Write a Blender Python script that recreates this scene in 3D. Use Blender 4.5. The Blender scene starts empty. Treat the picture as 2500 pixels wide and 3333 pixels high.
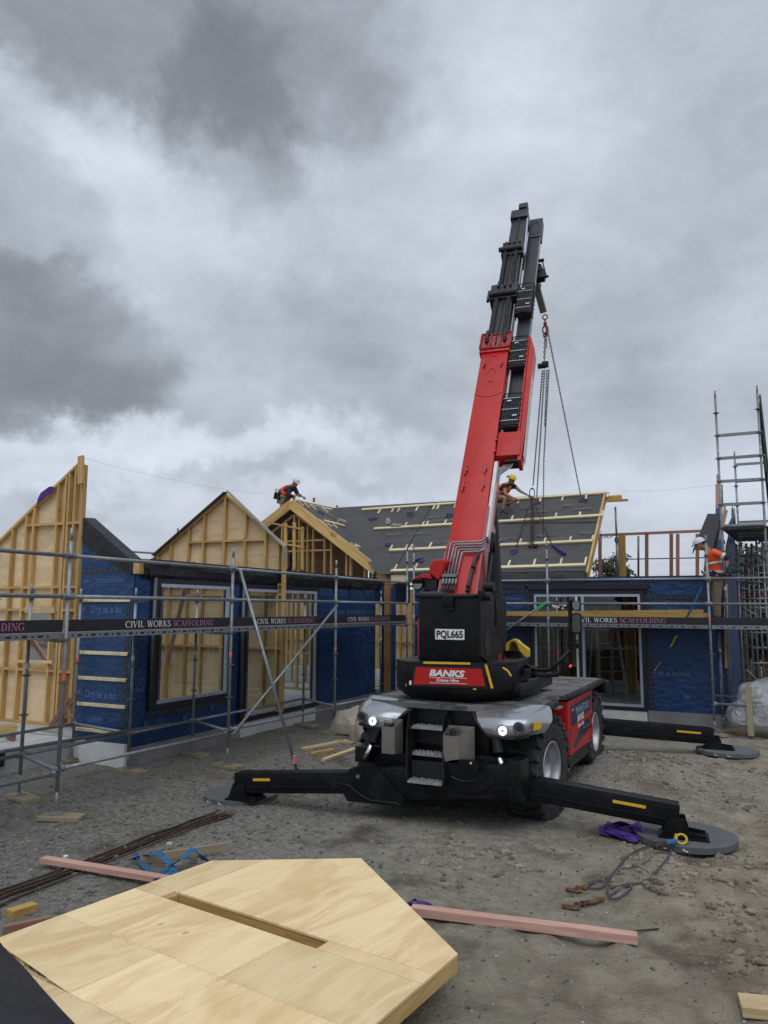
import bpy, bmesh, math, random
import numpy as np
from math import radians, sin, cos, pi
from mathutils import Vector, Matrix, noise as mnoise

random.seed(7)
SC = bpy.context.scene
COL = SC.collection
V = Vector

# ------------------------------------------------------------------ camera
YAW, PIT, ROLL, EYE = radians(25.4), radians(7.2), radians(0.3), 2.45
FPX, PCX, PCY = 2480.0, 1250.0, 1666.5
_f = V((-sin(YAW) * cos(PIT), cos(YAW) * cos(PIT), sin(PIT)))
_r = V((cos(YAW), sin(YAW), 0))
_u = _r.cross(_f)
_r, _u = cos(ROLL) * _r + sin(ROLL) * _u, -sin(ROLL) * _r + cos(ROLL) * _u
CAMP = V((0, 0, EYE))
cam = bpy.data.cameras.new('camera')
camo = bpy.data.objects.new('camera', cam)
COL.objects.link(camo)
m = Matrix((_r, _u, -_f)).transposed().to_4x4()
m.translation = CAMP
camo.matrix_world = m
cam.sensor_fit = 'VERTICAL'
cam.sensor_height = 36.0
cam.lens = 36.0 * FPX / 3333.0
cam.clip_start = 0.05
cam.clip_end = 3000
SC.camera = camo

# ------------------------------------------------------------------ view / exposure
SC.view_settings.view_transform = 'Standard'
SC.view_settings.look = 'None'
SC.view_settings.exposure = 0.13
SC.view_settings.gamma = 1.0
SC.view_settings.use_curve_mapping = False
SC.cycles.use_denoising = True
SC.cycles.max_bounces = 6

# places in the photograph -> points on real planes of the site
def ray(x, y): return _f + _r * ((x - PCX) / FPX) - _u * ((y - PCY) / FPX)
def pZ(x, y, z=0.0): d = ray(x, y); return CAMP + d * ((z - EYE) / d.z)
def pX(x, y, v): d = ray(x, y); return CAMP + d * (v / d.x)
def pY(x, y, v): d = ray(x, y); return CAMP + d * (v / d.y)
def pN(x, y, o, n): d = ray(x, y); return CAMP + d * ((V(o) - CAMP).dot(n) / d.dot(n))

# ------------------------------------------------------------------ world: overcast
SUN_EL, SUN_AZ = radians(62), radians(152)
world = bpy.data.worlds.new('World')
SC.world = world
world.use_nodes = True
nt = world.node_tree
nt.nodes.clear()
def N(t, **k):
    n = nt.nodes.new(t)
    for a, b in k.items():
        setattr(n, a, b)
    return n
def Lk(a, b): nt.links.new(a, b)
def M(op, a, b=None, c=None, clamp=False):
    n = N('ShaderNodeMath', operation=op); n.use_clamp = clamp
    for i, v in enumerate((a, b, c)):
        if v is None: continue
        if isinstance(v, (int, float)): n.inputs[i].default_value = v
        else: Lk(v, n.inputs[i])
    return n.outputs[0]
def build_sky():
    tc = N('ShaderNodeTexCoord')
    sky = N('ShaderNodeTexSky', sky_type='NISHITA'); sky.sun_disc = False
    sky.sun_elevation = SUN_EL; sky.sun_rotation = SUN_AZ
    sep = N('ShaderNodeSeparateXYZ'); Lk(tc.outputs['Generated'], sep.inputs[0])
    z = M('MAXIMUM', sep.outputs[2], 0.0)
    zz = M('ADD', z, 0.22)
    comb = N('ShaderNodeCombineXYZ')
    Lk(M('DIVIDE', sep.outputs[0], zz), comb.inputs[0]); Lk(M('DIVIDE', sep.outputs[1], zz), comb.inputs[1])
    def nz(scale, detail, rough, dist, off):
        n = N('ShaderNodeTexNoise'); mp = N('ShaderNodeMapping'); mp.inputs[1].default_value = off
        Lk(comb.outputs[0], mp.inputs[0]); Lk(mp.outputs[0], n.inputs['Vector'])
        n.inputs['Scale'].default_value = scale; n.inputs['Detail'].default_value = detail
        n.inputs['Roughness'].default_value = rough; n.inputs['Distortion'].default_value = dist
        return n
    n1 = nz(1.5, 7, 0.52, 0.5, (3.1, 1.7, 0.4))
    n2 = nz(3.6, 6, 0.55, 0.3, (8.3, 5.2, 2.0))
    n3 = nz(8.0, 8, 0.62, 0.5, (1.3, 9.2, 4.0))
    def nd(scale, detail, rough, dist):
        n = N('ShaderNodeTexNoise'); mp = N('ShaderNodeMapping'); mp.inputs['Scale'].default_value = (1, 1, 1.7)
        Lk(tc.outputs['Generated'], mp.inputs[0]); Lk(mp.outputs[0], n.inputs['Vector'])
        n.inputs['Scale'].default_value = scale; n.inputs['Detail'].default_value = detail; n.inputs['Roughness'].default_value = rough; n.inputs['Distortion'].default_value = dist
        return n
    n2 = nd(5.5, 8, .56, .5); n3 = nd(15, 7, .6, .4)
    # warped direction for the separate cloud masses
    wn = N('ShaderNodeTexNoise'); Lk(tc.outputs['Generated'], wn.inputs['Vector'])
    wn.inputs['Scale'].default_value = 5.5; wn.inputs['Detail'].default_value = 9; wn.inputs['Roughness'].default_value = 0.62
    sub = N('ShaderNodeVectorMath', operation='SUBTRACT'); Lk(wn.outputs['Color'], sub.inputs[0]); sub.inputs[1].default_value = (.5, .5, .5)
    scl = N('ShaderNodeVectorMath', operation='SCALE'); Lk(sub.outputs[0], scl.inputs[0]); scl.inputs['Scale'].default_value = 0.25
    add = N('ShaderNodeVectorMath', operation='ADD'); Lk(tc.outputs['Generated'], add.inputs[0]); Lk(scl.outputs[0], add.inputs[1])
    # (photo x, y, rx, ry in px, amount)  + = darker cloud base, - = thin bright cloud
    blobs = [(620, 60, 690, 280, .24, 2.5), (260, 60, 430, 190, .17, 1.5), (980, 90, 330, 200, .14, 1.5), (760, 400, 180, 280, .24, 3), (860, 250, 330, 200, .14, 1.5),
             (60, 1110, 430, 235, .25, 5), (-60, 830, 390, 350, .20, 5), (300, 1250, 250, 110, .16, 1.5), (-100, 1250, 400, 120, .08, 1),
             (1060, 1120, 300, 190, .17, 1.3), (1280, 1330, 330, 130, .15, 1.3), (800, 1020, 260, 120, .10, 1), (1050, 1400, 380, 80, .10, 1), (2300, 250, 480, 380, .13, 1),
             (2100, 1250, 480, 260, .09, 1), (2150, 900, 300, 160, .06, 1), (300, 1610, 170, 60, .20, 1.5), (1080, 1560, 230, 50, .18, 1.5), (700, 1530, 200, 50, .12, 1.5),
             (330, 420, 260, 120, -.16, 1), (520, 700, 330, 260, -.15, 1), (1500, 230, 330, 240, -.20, 1), (1700, 560, 380, 260, -.10, 1),
             (560, 1425, 620, 60, -.30, 1.5), (200, 1500, 420, 70, -.20, 1), (900, 1620, 420, 90, -.16, 1), (1950, 1590, 520, 110, -.16, 1), (20, 200, 120, 90, -.18, 1)]
    acc = None
    for (bx, by, rx, ry, amt, pw) in blobs:
        c = ray(bx, by).normalized()
        # ellipse axes: across and up in the sky
        right = V((0, 0, 1)).cross(c).normalized() * -1; up = c.cross(right) * -1
        kx = FPX / rx; ky = FPX / ry
        df = N('ShaderNodeVectorMath', operation='SUBTRACT'); Lk(add.outputs[0], df.inputs[0]); df.inputs[1].default_value = c
        def dot(v):
            d = N('ShaderNodeVectorMath', operation='DOT_PRODUCT'); Lk(df.outputs[0], d.inputs[0]); d.inputs[1].default_value = v; return d.outputs['Value']
        a = dot(right * kx); b = dot(up * ky); d2 = dot(c * 2.0)
        r2 = M('ADD', M('ADD', M('MULTIPLY', a, a), M('MULTIPLY', b, b)), M('MULTIPLY', d2, d2))
        g = M('MULTIPLY', M('POWER', 2.718, M('MULTIPLY', M('POWER', r2, pw), -1.0)), amt)
        acc = g if acc is None else M('ADD', acc, g)
    base = M('ADD', M('MULTIPLY', M('SUBTRACT', n1.outputs['Fac'], 0.5), 0.34), M('MULTIPLY', M('SUBTRACT', n2.outputs['Fac'], 0.5), 0.40))
    base = M('ADD', base, M('MULTIPLY', M('SUBTRACT', n3.outputs['Fac'], 0.5), 0.20))
    dens = M('ADD', M('ADD', base, M('MULTIPLY', acc, 0.88)), 0.35, clamp=True)
    cr = N('ShaderNodeValToRGB'); Lk(dens, cr.inputs[0])
    el = cr.color_ramp.elements
    el[0].position = 0.0; el[0].color = (.72, .78, .86, 1)
    el[1].position = 1.0; el[1].color = (.185, .207, .237, 1)
    for p, c in ((.18, (.60, .655, .745)), (.40, (.455, .500, .565)), (.60, (.322, .356, .405)), (.80, (.228, .254, .290))):
        e = el.new(p); e.color = (*c, 1)
    sk = N('ShaderNodeVectorMath', operation='SCALE'); Lk(sky.outputs[0], sk.inputs[0]); sk.inputs['Scale'].default_value = 0.08
    mx = N('ShaderNodeMix', data_type='RGBA'); mx.inputs[0].default_value = 0.97
    Lk(sk.outputs[0], mx.inputs[6]); Lk(cr.outputs[0], mx.inputs[7])
    bg = N('ShaderNodeBackground'); Lk(mx.outputs[2], bg.inputs[0]); bg.inputs[1].default_value = 1.0
    out = N('ShaderNodeOutputWorld'); Lk(bg.outputs[0], out.inputs[0])
build_sky()

sl = bpy.data.lights.new('sun', 'SUN'); sl.energy = 1.2; sl.angle = radians(60); sl.color = (1, .97, .93)
so = bpy.data.objects.new('sun', sl); COL.objects.link(so)
sd = V((sin(SUN_AZ) * cos(SUN_EL), cos(SUN_AZ) * cos(SUN_EL), sin(SUN_EL)))
so.rotation_euler = (-sd).to_track_quat('-Z', 'Y').to_euler(); so.location = (0, 0, 30)

# ------------------------------------------------------------------ materials
MATS = {}
def newmat(name):
    m = bpy.data.materials.new(name); m.use_nodes = True
    t = m.node_tree; b = t.nodes['Principled BSDF']
    MATS[name] = m
    return m, t, b
def rgb(c): return (*c, 1) if len(c) == 3 else c
def simple(name, c1, c2=None, rough=.6, metal=0, scale=6, bump=0.0, bscale=40, stretch=(1, 1, 1), detail=5, lo=.35, hi=.65, rvar=0, spec=.5, coat=0, hue=0.06, bd=.02):
    """base colour varied by noise between c1 and c2, optional relief"""
    m, t, b = newmat(name)
    n = t.nodes; L = t.links.new
    tc = n.new('ShaderNodeTexCoord'); mp = n.new('ShaderNodeMapping')
    L(tc.outputs['Object'], mp.inputs[0]); mp.inputs['Scale'].default_value = stretch
    oi = n.new('ShaderNodeObjectInfo')
    vm = n.new('ShaderNodeVectorMath'); vm.operation = 'SCALE'; vm.inputs['Scale'].default_value = 37.0
    cx = n.new('ShaderNodeCombineXYZ')
    for i in range(3): L(oi.outputs['Random'], cx.inputs[i])
    L(cx.outputs[0], vm.inputs[0]); L(vm.outputs[0], mp.inputs['Location'])
    nz = n.new('ShaderNodeTexNoise'); L(mp.outputs[0], nz.inputs['Vector'])
    nz.inputs['Scale'].default_value = scale; nz.inputs['Detail'].default_value = detail; nz.inputs['Roughness'].default_value = .6
    mr = n.new('ShaderNodeMapRange'); L(nz.outputs['Fac'], mr.inputs[0]); mr.inputs[1].default_value = lo; mr.inputs[2].default_value = hi
    mx = n.new('ShaderNodeMix'); mx.data_type = 'RGBA'; L(mr.outputs[0], mx.inputs[0])
    mx.inputs[6].default_value = rgb(c1); mx.inputs[7].default_value = rgb(c2 or c1)
    hs = n.new('ShaderNodeHueSaturation'); L(mx.outputs[2], hs.inputs['Color'])
    mv = n.new('ShaderNodeMapRange'); L(oi.outputs['Random'], mv.inputs[0]); mv.inputs[3].default_value = 1 - hue * 2; mv.inputs[4].default_value = 1 + hue * 2
    L(mv.outputs[0], hs.inputs['Value'])
    L(hs.outputs[0], b.inputs['Base Color'])
    b.inputs['Roughness'].default_value = rough; b.inputs['Metallic'].default_value = metal
    b.inputs['Specular IOR Level'].default_value = spec
    if coat: b.inputs['Coat Weight'].default_value = coat; b.inputs['Coat Roughness'].default_value = .12
    if rvar:
        r2 = n.new('ShaderNodeMapRange'); L(nz.outputs['Fac'], r2.inputs[0]); r2.inputs[1].default_value = .3; r2.inputs[2].default_value = .7
        r2.inputs[3].default_value = rough - rvar; r2.inputs[4].default_value = rough + rvar; L(r2.outputs[0], b.inputs['Roughness'])
    if bump:
        n2 = n.new('ShaderNodeTexNoise'); L(mp.outputs[0], n2.inputs['Vector']); n2.inputs['Scale'].default_value = bscale; n2.inputs['Detail'].default_value = 5
        bp = n.new('ShaderNodeBump'); L(n2.outputs['Fac'], bp.inputs['Height']); bp.inputs['Strength'].default_value = bump; bp.inputs['Distance'].default_value = bd
        L(bp.outputs[0], b.inputs['Normal'])
    return m
def woodmat(name, c1, c2, knot, gs=1.0, rough=.7, wavy=2.2, st=(.35, 3.2), dist=.6):
    """sawn timber or ply face: grain runs along local X, knots, soft tone patches"""
    m, t, b = newmat(name); n = t.nodes; L = t.links.new
    tc = n.new('ShaderNodeTexCoord'); mp = n.new('ShaderNodeMapping'); L(tc.outputs['Object'], mp.inputs[0])
    oi = n.new('ShaderNodeObjectInfo'); cx = n.new('ShaderNodeCombineXYZ')
    mm = n.new('ShaderNodeMath'); mm.operation = 'MULTIPLY'; mm.inputs[1].default_value = 53; L(oi.outputs['Random'], mm.inputs[0])
    for i in range(3): L(mm.outputs[0], cx.inputs[i])
    L(cx.outputs[0], mp.inputs['Location'])
    mp.inputs['Scale'].default_value = (st[0] * gs, st[1] * gs, st[1] * gs)
    w = n.new('ShaderNodeTexNoise'); L(mp.outputs[0], w.inputs['Vector']); w.inputs['Scale'].default_value = 1.3; w.inputs['Detail'].default_value = 3
    w.inputs['Distortion'].default_value = dist
    mu = n.new('ShaderNodeMath'); mu.operation = 'MULTIPLY'; L(w.outputs['Fac'], mu.inputs[0]); mu.inputs[1].default_value = wavy * 14
    sn = n.new('ShaderNodeMath'); sn.operation = 'SINE'; L(mu.outputs[0], sn.inputs[0])
    mr = n.new('ShaderNodeMapRange'); L(sn.outputs[0], mr.inputs[0]); mr.inputs[1].default_value = -1; mr.inputs[2].default_value = 1
    fine = n.new('ShaderNodeTexNoise'); mp2 = n.new('ShaderNodeMapping'); L(mp.outputs[0], mp2.inputs[0]); mp2.inputs['Scale'].default_value = (1, 9, 9)
    L(mp2.outputs[0], fine.inputs['Vector']); fine.inputs['Scale'].default_value = 3; fine.inputs['Detail'].default_value = 5
    patch = n.new('ShaderNodeTexNoise'); L(mp.outputs[0], patch.inputs['Vector']); patch.inputs['Scale'].default_value = .8; patch.inputs['Detail'].default_value = 2
    a1 = n.new('ShaderNodeMath'); a1.operation = 'MULTIPLY_ADD'; L(mr.outputs[0], a1.inputs[0]); a1.inputs[1].default_value = .30
    a2 = n.new('ShaderNodeMath'); a2.operation = 'MULTIPLY_ADD'; L(fine.outputs['Fac'], a2.inputs[0]); a2.inputs[1].default_value = .45; a2.inputs[2].default_value = -.12
    a3 = n.new('ShaderNodeMath'); a3.operation = 'MULTIPLY_ADD'; L(patch.outputs['Fac'], a3.inputs[0]); a3.inputs[1].default_value = .7; L(a2.outputs[0], a3.inputs[2])
    L(a3.outputs[0], a1.inputs[2])
    mx = n.new('ShaderNodeMix'); mx.data_type = 'RGBA'; mx.clamp_factor = True
    s = n.new('ShaderNodeMapRange'); L(a1.outputs[0], s.inputs[0]); s.inputs[1].default_value = .25; s.inputs[2].default_value = .85
    L(s.outputs[0], mx.inputs[0]); mx.inputs[6].default_value = rgb(c1); mx.inputs[7].default_value = rgb(c2)
    vo = n.new('ShaderNodeTexVoronoi'); L(tc.outputs['Object'], vo.inputs['Vector']); 
    mk = n.new('ShaderNodeMapping'); L(tc.outputs['Object'], mk.inputs[0]); L(cx.outputs[0], mk.inputs['Location']); mk.inputs['Scale'].default_value = (2.0, 3.6, 3.6); L(mk.outputs[0], vo.inputs['Vector'])
    vo.inputs['Scale'].default_value = 1.0
    kr = n.new('ShaderNodeMapRange'); L(vo.outputs['Distance'], kr.inputs[0]); kr.inputs[1].default_value = .07; kr.inputs[2].default_value = .035
    k2 = n.new('ShaderNodeMix'); k2.data_type = 'RGBA'; L(kr.outputs[0], k2.inputs[0]); L(mx.outputs[2], k2.inputs[6]); k2.inputs[7].default_value = rgb(knot)
    hs = n.new('ShaderNodeHueSaturation'); L(k2.outputs[2], hs.inputs['Color'])
    mv = n.new('ShaderNodeMapRange'); L(oi.outputs['Random'], mv.inputs[0]); mv.inputs[3].default_value = .84; mv.inputs[4].default_value = 1.14
    L(mv.outputs[0], hs.inputs['Value']); L(hs.outputs[0], b.inputs['Base Color'])
    b.inputs['Roughness'].default_value = rough; b.inputs['Specular IOR Level'].default_value = .25
    bp = n.new('ShaderNodeBump'); L(fine.outputs['Fac'], bp.inputs['Height']); bp.inputs['Strength'].default_value = .25; bp.inputs['Distance'].default_value = .004
    L(bp.outputs[0], b.inputs['Normal'])
    return m

woodmat('stud', (.62, .42, .18), (.42, .26, .095), (.16, .08, .03), 2.0)
woodmat('stud_pale', (.66, .54, .32), (.50, .38, .20), (.22, .13, .06), 2.0)
woodmat('beam', (.62, .42, .15), (.42, .25, .075), (.10, .05, .02), 1.6)
woodmat('barge', (.72, .50, .23), (.50, .31, .11), (.20, .09, .03), 1.2)
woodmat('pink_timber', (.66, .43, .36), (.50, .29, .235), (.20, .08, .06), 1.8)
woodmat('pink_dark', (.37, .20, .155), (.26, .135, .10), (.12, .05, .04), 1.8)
woodmat('old_timber', (.36, .31, .21), (.25, .21, .14), (.08, .06, .04), 1.6)
woodmat('ply', (.74, .59, .38), (.56, .41, .235), (.25, .15, .08), 1.0, .7, 1.5, (.5, 1.6), 1.2)
woodmat('ply_front', (.86, .70, .42), (.66, .48, .255), (.45, .32, .19), 1.0, .62, 1.5, (.55, 1.5), 1.4)
woodmat('batten', (.78, .70, .50), (.64, .54, .35), (.3, .2, .1), 2.0)
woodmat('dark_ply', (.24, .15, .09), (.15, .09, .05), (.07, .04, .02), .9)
simple('galv', (.30, .325, .35), (.20, .215, .235), .48, .55, 9, .15, 60, lo=.3, hi=.7, rvar=.12)
simple('galv_dark', (.17, .185, .20), (.11, .12, .13), .55, .5, 9, .15, 60)
simple('alu', (.50, .57, .70), (.42, .48, .60), .35, .35, 5, 0)
simple('alu_dark', (.10, .115, .14), (.07, .08, .10), .4, .4, 5, 0)
simple('black_frame', (.012, .013, .017), (.018, .019, .024), .4, 0, 5, 0)
simple('toe_black', (.012, .013, .018), (.03, .032, .04), .45, 0, 7, .1, 30, stretch=(1, 4, 4), lo=.45, hi=.8)
simple('wrap_blue', (.007, .050, .165), (.0045, .034, .115), .45, 0, 1.6, .8, 4.5, lo=.3, hi=.7, spec=.5, hue=.02, bd=.05, stretch=(1, 1, 1.7))
simple('wrap_blue_dark', (.006, .045, .16), (.004, .03, .11), .5, 0, 1.6, .8, 3.5, hue=.02)
simple('wrap_print', (.10, .17, .31), (.07, .13, .25), .55, 0, 14, 0, hue=.02)
simple('wrap_print_dim', (.045, .115, .26), (.022, .08, .20), .55, 0, 14, 0, hue=.02)
simple('seal_tape', (.012, .015, .022), (.02, .024, .034), .4, 0, 30, .3, 50)
simple('tape_print', (.12, .13, .15), None, .5)
simple('black_plastic', (.006, .007, .010), (.012, .013, .017), .45, 0, 2.5, 1.0, 4.0, spec=.45, hue=.02, bd=.04)
simple('membrane', (.072, .074, .077), (.048, .050, .052), .62, 0, 1.3, 1.0, 3.2, stretch=(1, 2.2, 2.2), lo=.25, hi=.75, hue=.03, bd=.05)
simple('membrane_print', (.17, .175, .185), (.12, .125, .135), .7, 0, 25, 0, lo=.3, hi=.6)
simple('concrete', (.40, .42, .43), (.30, .32, .33), .8, 0, 3, .2, 40)
simple('concrete_wall', (.235, .245, .245), (.17, .178, .18), .85, 0, 2.2, .3, 25)
simple('render_white', (.62, .64, .64), (.54, .56, .56), .8, 0, 4, .1, 20)
simple('orange_mark', (.85, .10, .04), None, .6)
simple('pink_mark', (.80, .22, .22), (.62, .17, .16), .6)
simple('white_mark', (.70, .68, .60), (.5, .48, .42), .6, scale=30)
simple('letter_white', (.75, .77, .78), (.55, .57, .58), .5, scale=25, lo=.45, hi=.75)
simple('letter_pink', (.52, .21, .34), (.38, .14, .24), .5, scale=25, lo=.4, hi=.8)
simple('purple', (.085, .025, .27), (.045, .012, .16), .7, 0, 18, .5, 60)
simple('strap_blue', (.02, .13, .30), (.012, .08, .20), .7, 0, 20, .3, 80)
simple('red_paint', (.50, .016, .014), (.42, .014, .013), .40, 0, 2.2, .02, 20, spec=.3, coat=.12, hue=0, rvar=.05)
simple('red_dark', (.33, .018, .02), (.28, .015, .018), .35, 0, 2, 0, hue=0, coat=.3)
simple('crane_black', (.0045, .005, .007), (.022, .021, .019), .40, 0, 5, .08, 30, hue=.0, rvar=.12, spec=.24, lo=.52, hi=.85, detail=8)
simple('crane_grey', (.013, .015, .019), (.009, .011, .014), .45, 0, 5, .1, 60, hue=.0, spec=.3)
simple('boom_black', (.010, .012, .017), (.017, .020, .027), .40, 0, 4, .08, 30, hue=.0, spec=.35)
simple('silver', (.40, .42, .455), (.34, .36, .39), .22, .75, 3, .02, 20, hue=0, coat=.35)
simple('steel_box', (.30, .29, .27), (.23, .225, .21), .36, .7, 3, .05, 60, hue=.02)
simple('chrome', (.75, .76, .78), None, .12, 1)
simple('tread_alu', (.40, .42, .44), (.25, .26, .27), .45, .5, 20, .3, 60)
simple('rubber', (.014, .0145, .016), (.034, .033, .031), .75, 0, 6, .5, 30, hue=0)
simple('rim', (.42, .44, .46), (.33, .35, .37), .38, .6, 6, 0)
simple('yellow', (.72, .42, .02), None, .5, hue=0)
simple('yellow_paint', (.62, .45, .03), (.5, .36, .02), .4)
simple('label_white', (.75, .75, .75), None, .5, hue=0)
simple('plate_black', (.01, .01, .012), None, .5, hue=0)
simple('navy', (.012, .018, .05), (.02, .026, .07), .3)
simple('pad', (.115, .125, .135), (.085, .092, .10), .75, 0, 5, .4, 40)
simple('rust', (.085, .052, .034), (.045, .030, .022), .8, 0, 12, .5, 60, hue=.1)
simple('rust_chain', (.10, .05, .035), (.06, .03, .02), .7, .2, 12)
simple('rust_orange', (.20, .10, .045), (.07, .035, .02), .6, .3, 20)
simple('dark_metal', (.03, .033, .04), (.02, .022, .027), .45, .5, 12)
simple('rope', (.07, .075, .085), (.05, .052, .06), .8, 0, 60, .4, 200)
simple('skin', (.42, .22, .14), (.36, .18, .11), .55, 0, 5, 0, hue=.03)
simple('hivis', (.88, .115, .02), (.78, .09, .015), .6, 0, 8, .3, 30, hue=0)
simple('reflective', (.62, .64, .62), None, .4, hue=0)
simple('dark_cloth', (.014, .016, .024), (.022, .024, .032), .85, 0, 12, .4, 40)
simple('navy_cloth', (.012, .018, .045), None, .85)
simple('khaki', (.20, .17, .11), (.15, .125, .08), .85, 0, 12, .5, 40)
simple('khaki_pale', (.27, .265, .21), (.21, .205, .16), .85, 0, 12, .5, 40)
simple('boot', (.04, .045, .055), (.03, .033, .04), .7)
simple('helmet_white', (.66, .70, .78), (.60, .64, .72), .35, 0, 5, 0, hue=0)
simple('helmet_yellow', (.72, .52, .03), None, .35, hue=0)
simple('hair', (.018, .012, .009), None, .8, 0, 40, .5, 80)
simple('bag', (.38, .345, .29), (.27, .24, .20), .7, 0, 4, .8, 8)
simple('bark', (.08, .065, .05), (.05, .04, .03), .9, 0, 12, .6, 30)
simple('foliage', (.035, .055, .022), (.018, .030, .014), .7, 0, .9, hue=.2)
simple('foliage_brown', (.075, .062, .048), (.04, .034, .028), .8, 0, .9, hue=.2)
simple('grass_dry', (.30, .235, .12), (.22, .165, .08), .85, 0, 10)
simple('paper_grey', (.34, .34, .335), (.28, .28, .28), .8, 0, 3, .2, 8)
simple('paper_ink', (.12, .11, .05), None, .8)
simple('white_sheet', (.66, .67, .68), (.55, .56, .57), .6, 0, 6, .3, 20)
simple('brown_post', (.26, .15, .06), (.18, .10, .035), .75, 0, 3, .2, 30, stretch=(1, 1, .2))
simple('stone', (.22, .22, .215), (.12, .12, .118), .9, 0, 12, .5, 60, hue=.25)
simple('hose', (.012, .013, .015), (.02, .02, .024), .45)
simple('green_tape', (.03, .42, .12), None, .5)
simple('wire', (.4, .4, .41), None, .6)

def glassmat():
    m, t, b = newmat('glass'); n = t.nodes; L = t.links.new
    tr = n.new('ShaderNodeBsdfTransparent'); tr.inputs[0].default_value = (.80, .84, .83, 1)
    gl = n.new('ShaderNodeBsdfGlossy'); gl.inputs['Roughness'].default_value = .01; gl.inputs[0].default_value = (.9, .95, 1, 1)
    lw_ = n.new('ShaderNodeLayerWeight'); fr = n.new('ShaderNodeMath'); fr.operation = 'POWER'; L(lw_.outputs['Facing'], fr.inputs[0]); fr.inputs[1].default_value = 4.5
    lw_.inputs[0].default_value = .5
    mp = n.new('ShaderNodeMapRange'); L(fr.outputs[0], mp.inputs[0]); mp.inputs[3].default_value = .04; mp.inputs[4].default_value = .9
    mx = n.new('ShaderNodeMixShader'); L(mp.outputs[0], mx.inputs[0]); L(tr.outputs[0], mx.inputs[1]); L(gl.outputs[0], mx.inputs[2])
    L(mx.outputs[0], n['Material Output'].inputs[0])
glassmat()
def filmmat():
    m, t, b = newmat('film'); n = t.nodes; L = t.links.new
    b.inputs['Base Color'].default_value = (.52, .55, .58, 1); b.inputs['Roughness'].default_value = .2; b.inputs['Specular IOR Level'].default_value = .9
    tr = n.new('ShaderNodeBsdfTransparent'); mx = n.new('ShaderNodeMixShader'); mx.inputs[0].default_value = .62
    nz = n.new('ShaderNodeTexNoise'); nz.inputs['Scale'].default_value = 5; nz.inputs['Detail'].default_value = 5; nz.inputs['Distortion'].default_value = 1.5
    tc = n.new('ShaderNodeTexCoord'); L(tc.outputs['Object'], nz.inputs['Vector'])
    bp = n.new('ShaderNodeBump'); L(nz.outputs['Fac'], bp.inputs['Height']); bp.inputs['Strength'].default_value = 1; bp.inputs['Distance'].default_value = .08; L(bp.outputs[0], b.inputs['Normal'])
    L(tr.outputs[0], mx.inputs[1]); L(b.outputs[0], mx.inputs[2]); L(mx.outputs[0], n['Material Output'].inputs[0])
filmmat()
def emit(name, c, s):
    m, t, b = newmat(name); b.inputs['Base Color'].default_value = rgb(c); b.inputs['Emission Color'].default_value = rgb(c); b.inputs['Emission Strength'].default_value = s
emit('lamp_on', (1, .97, .9), 2.6)
emit('lamp_red', (1, .05, .03), 1.2)
def mirrormat():
    m, t, b = newmat('mirror'); b.inputs['Base Color'].default_value = (.16, .20, .20, 1); b.inputs['Metallic'].default_value = 1; b.inputs['Roughness'].default_value = .04
mirrormat()

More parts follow.
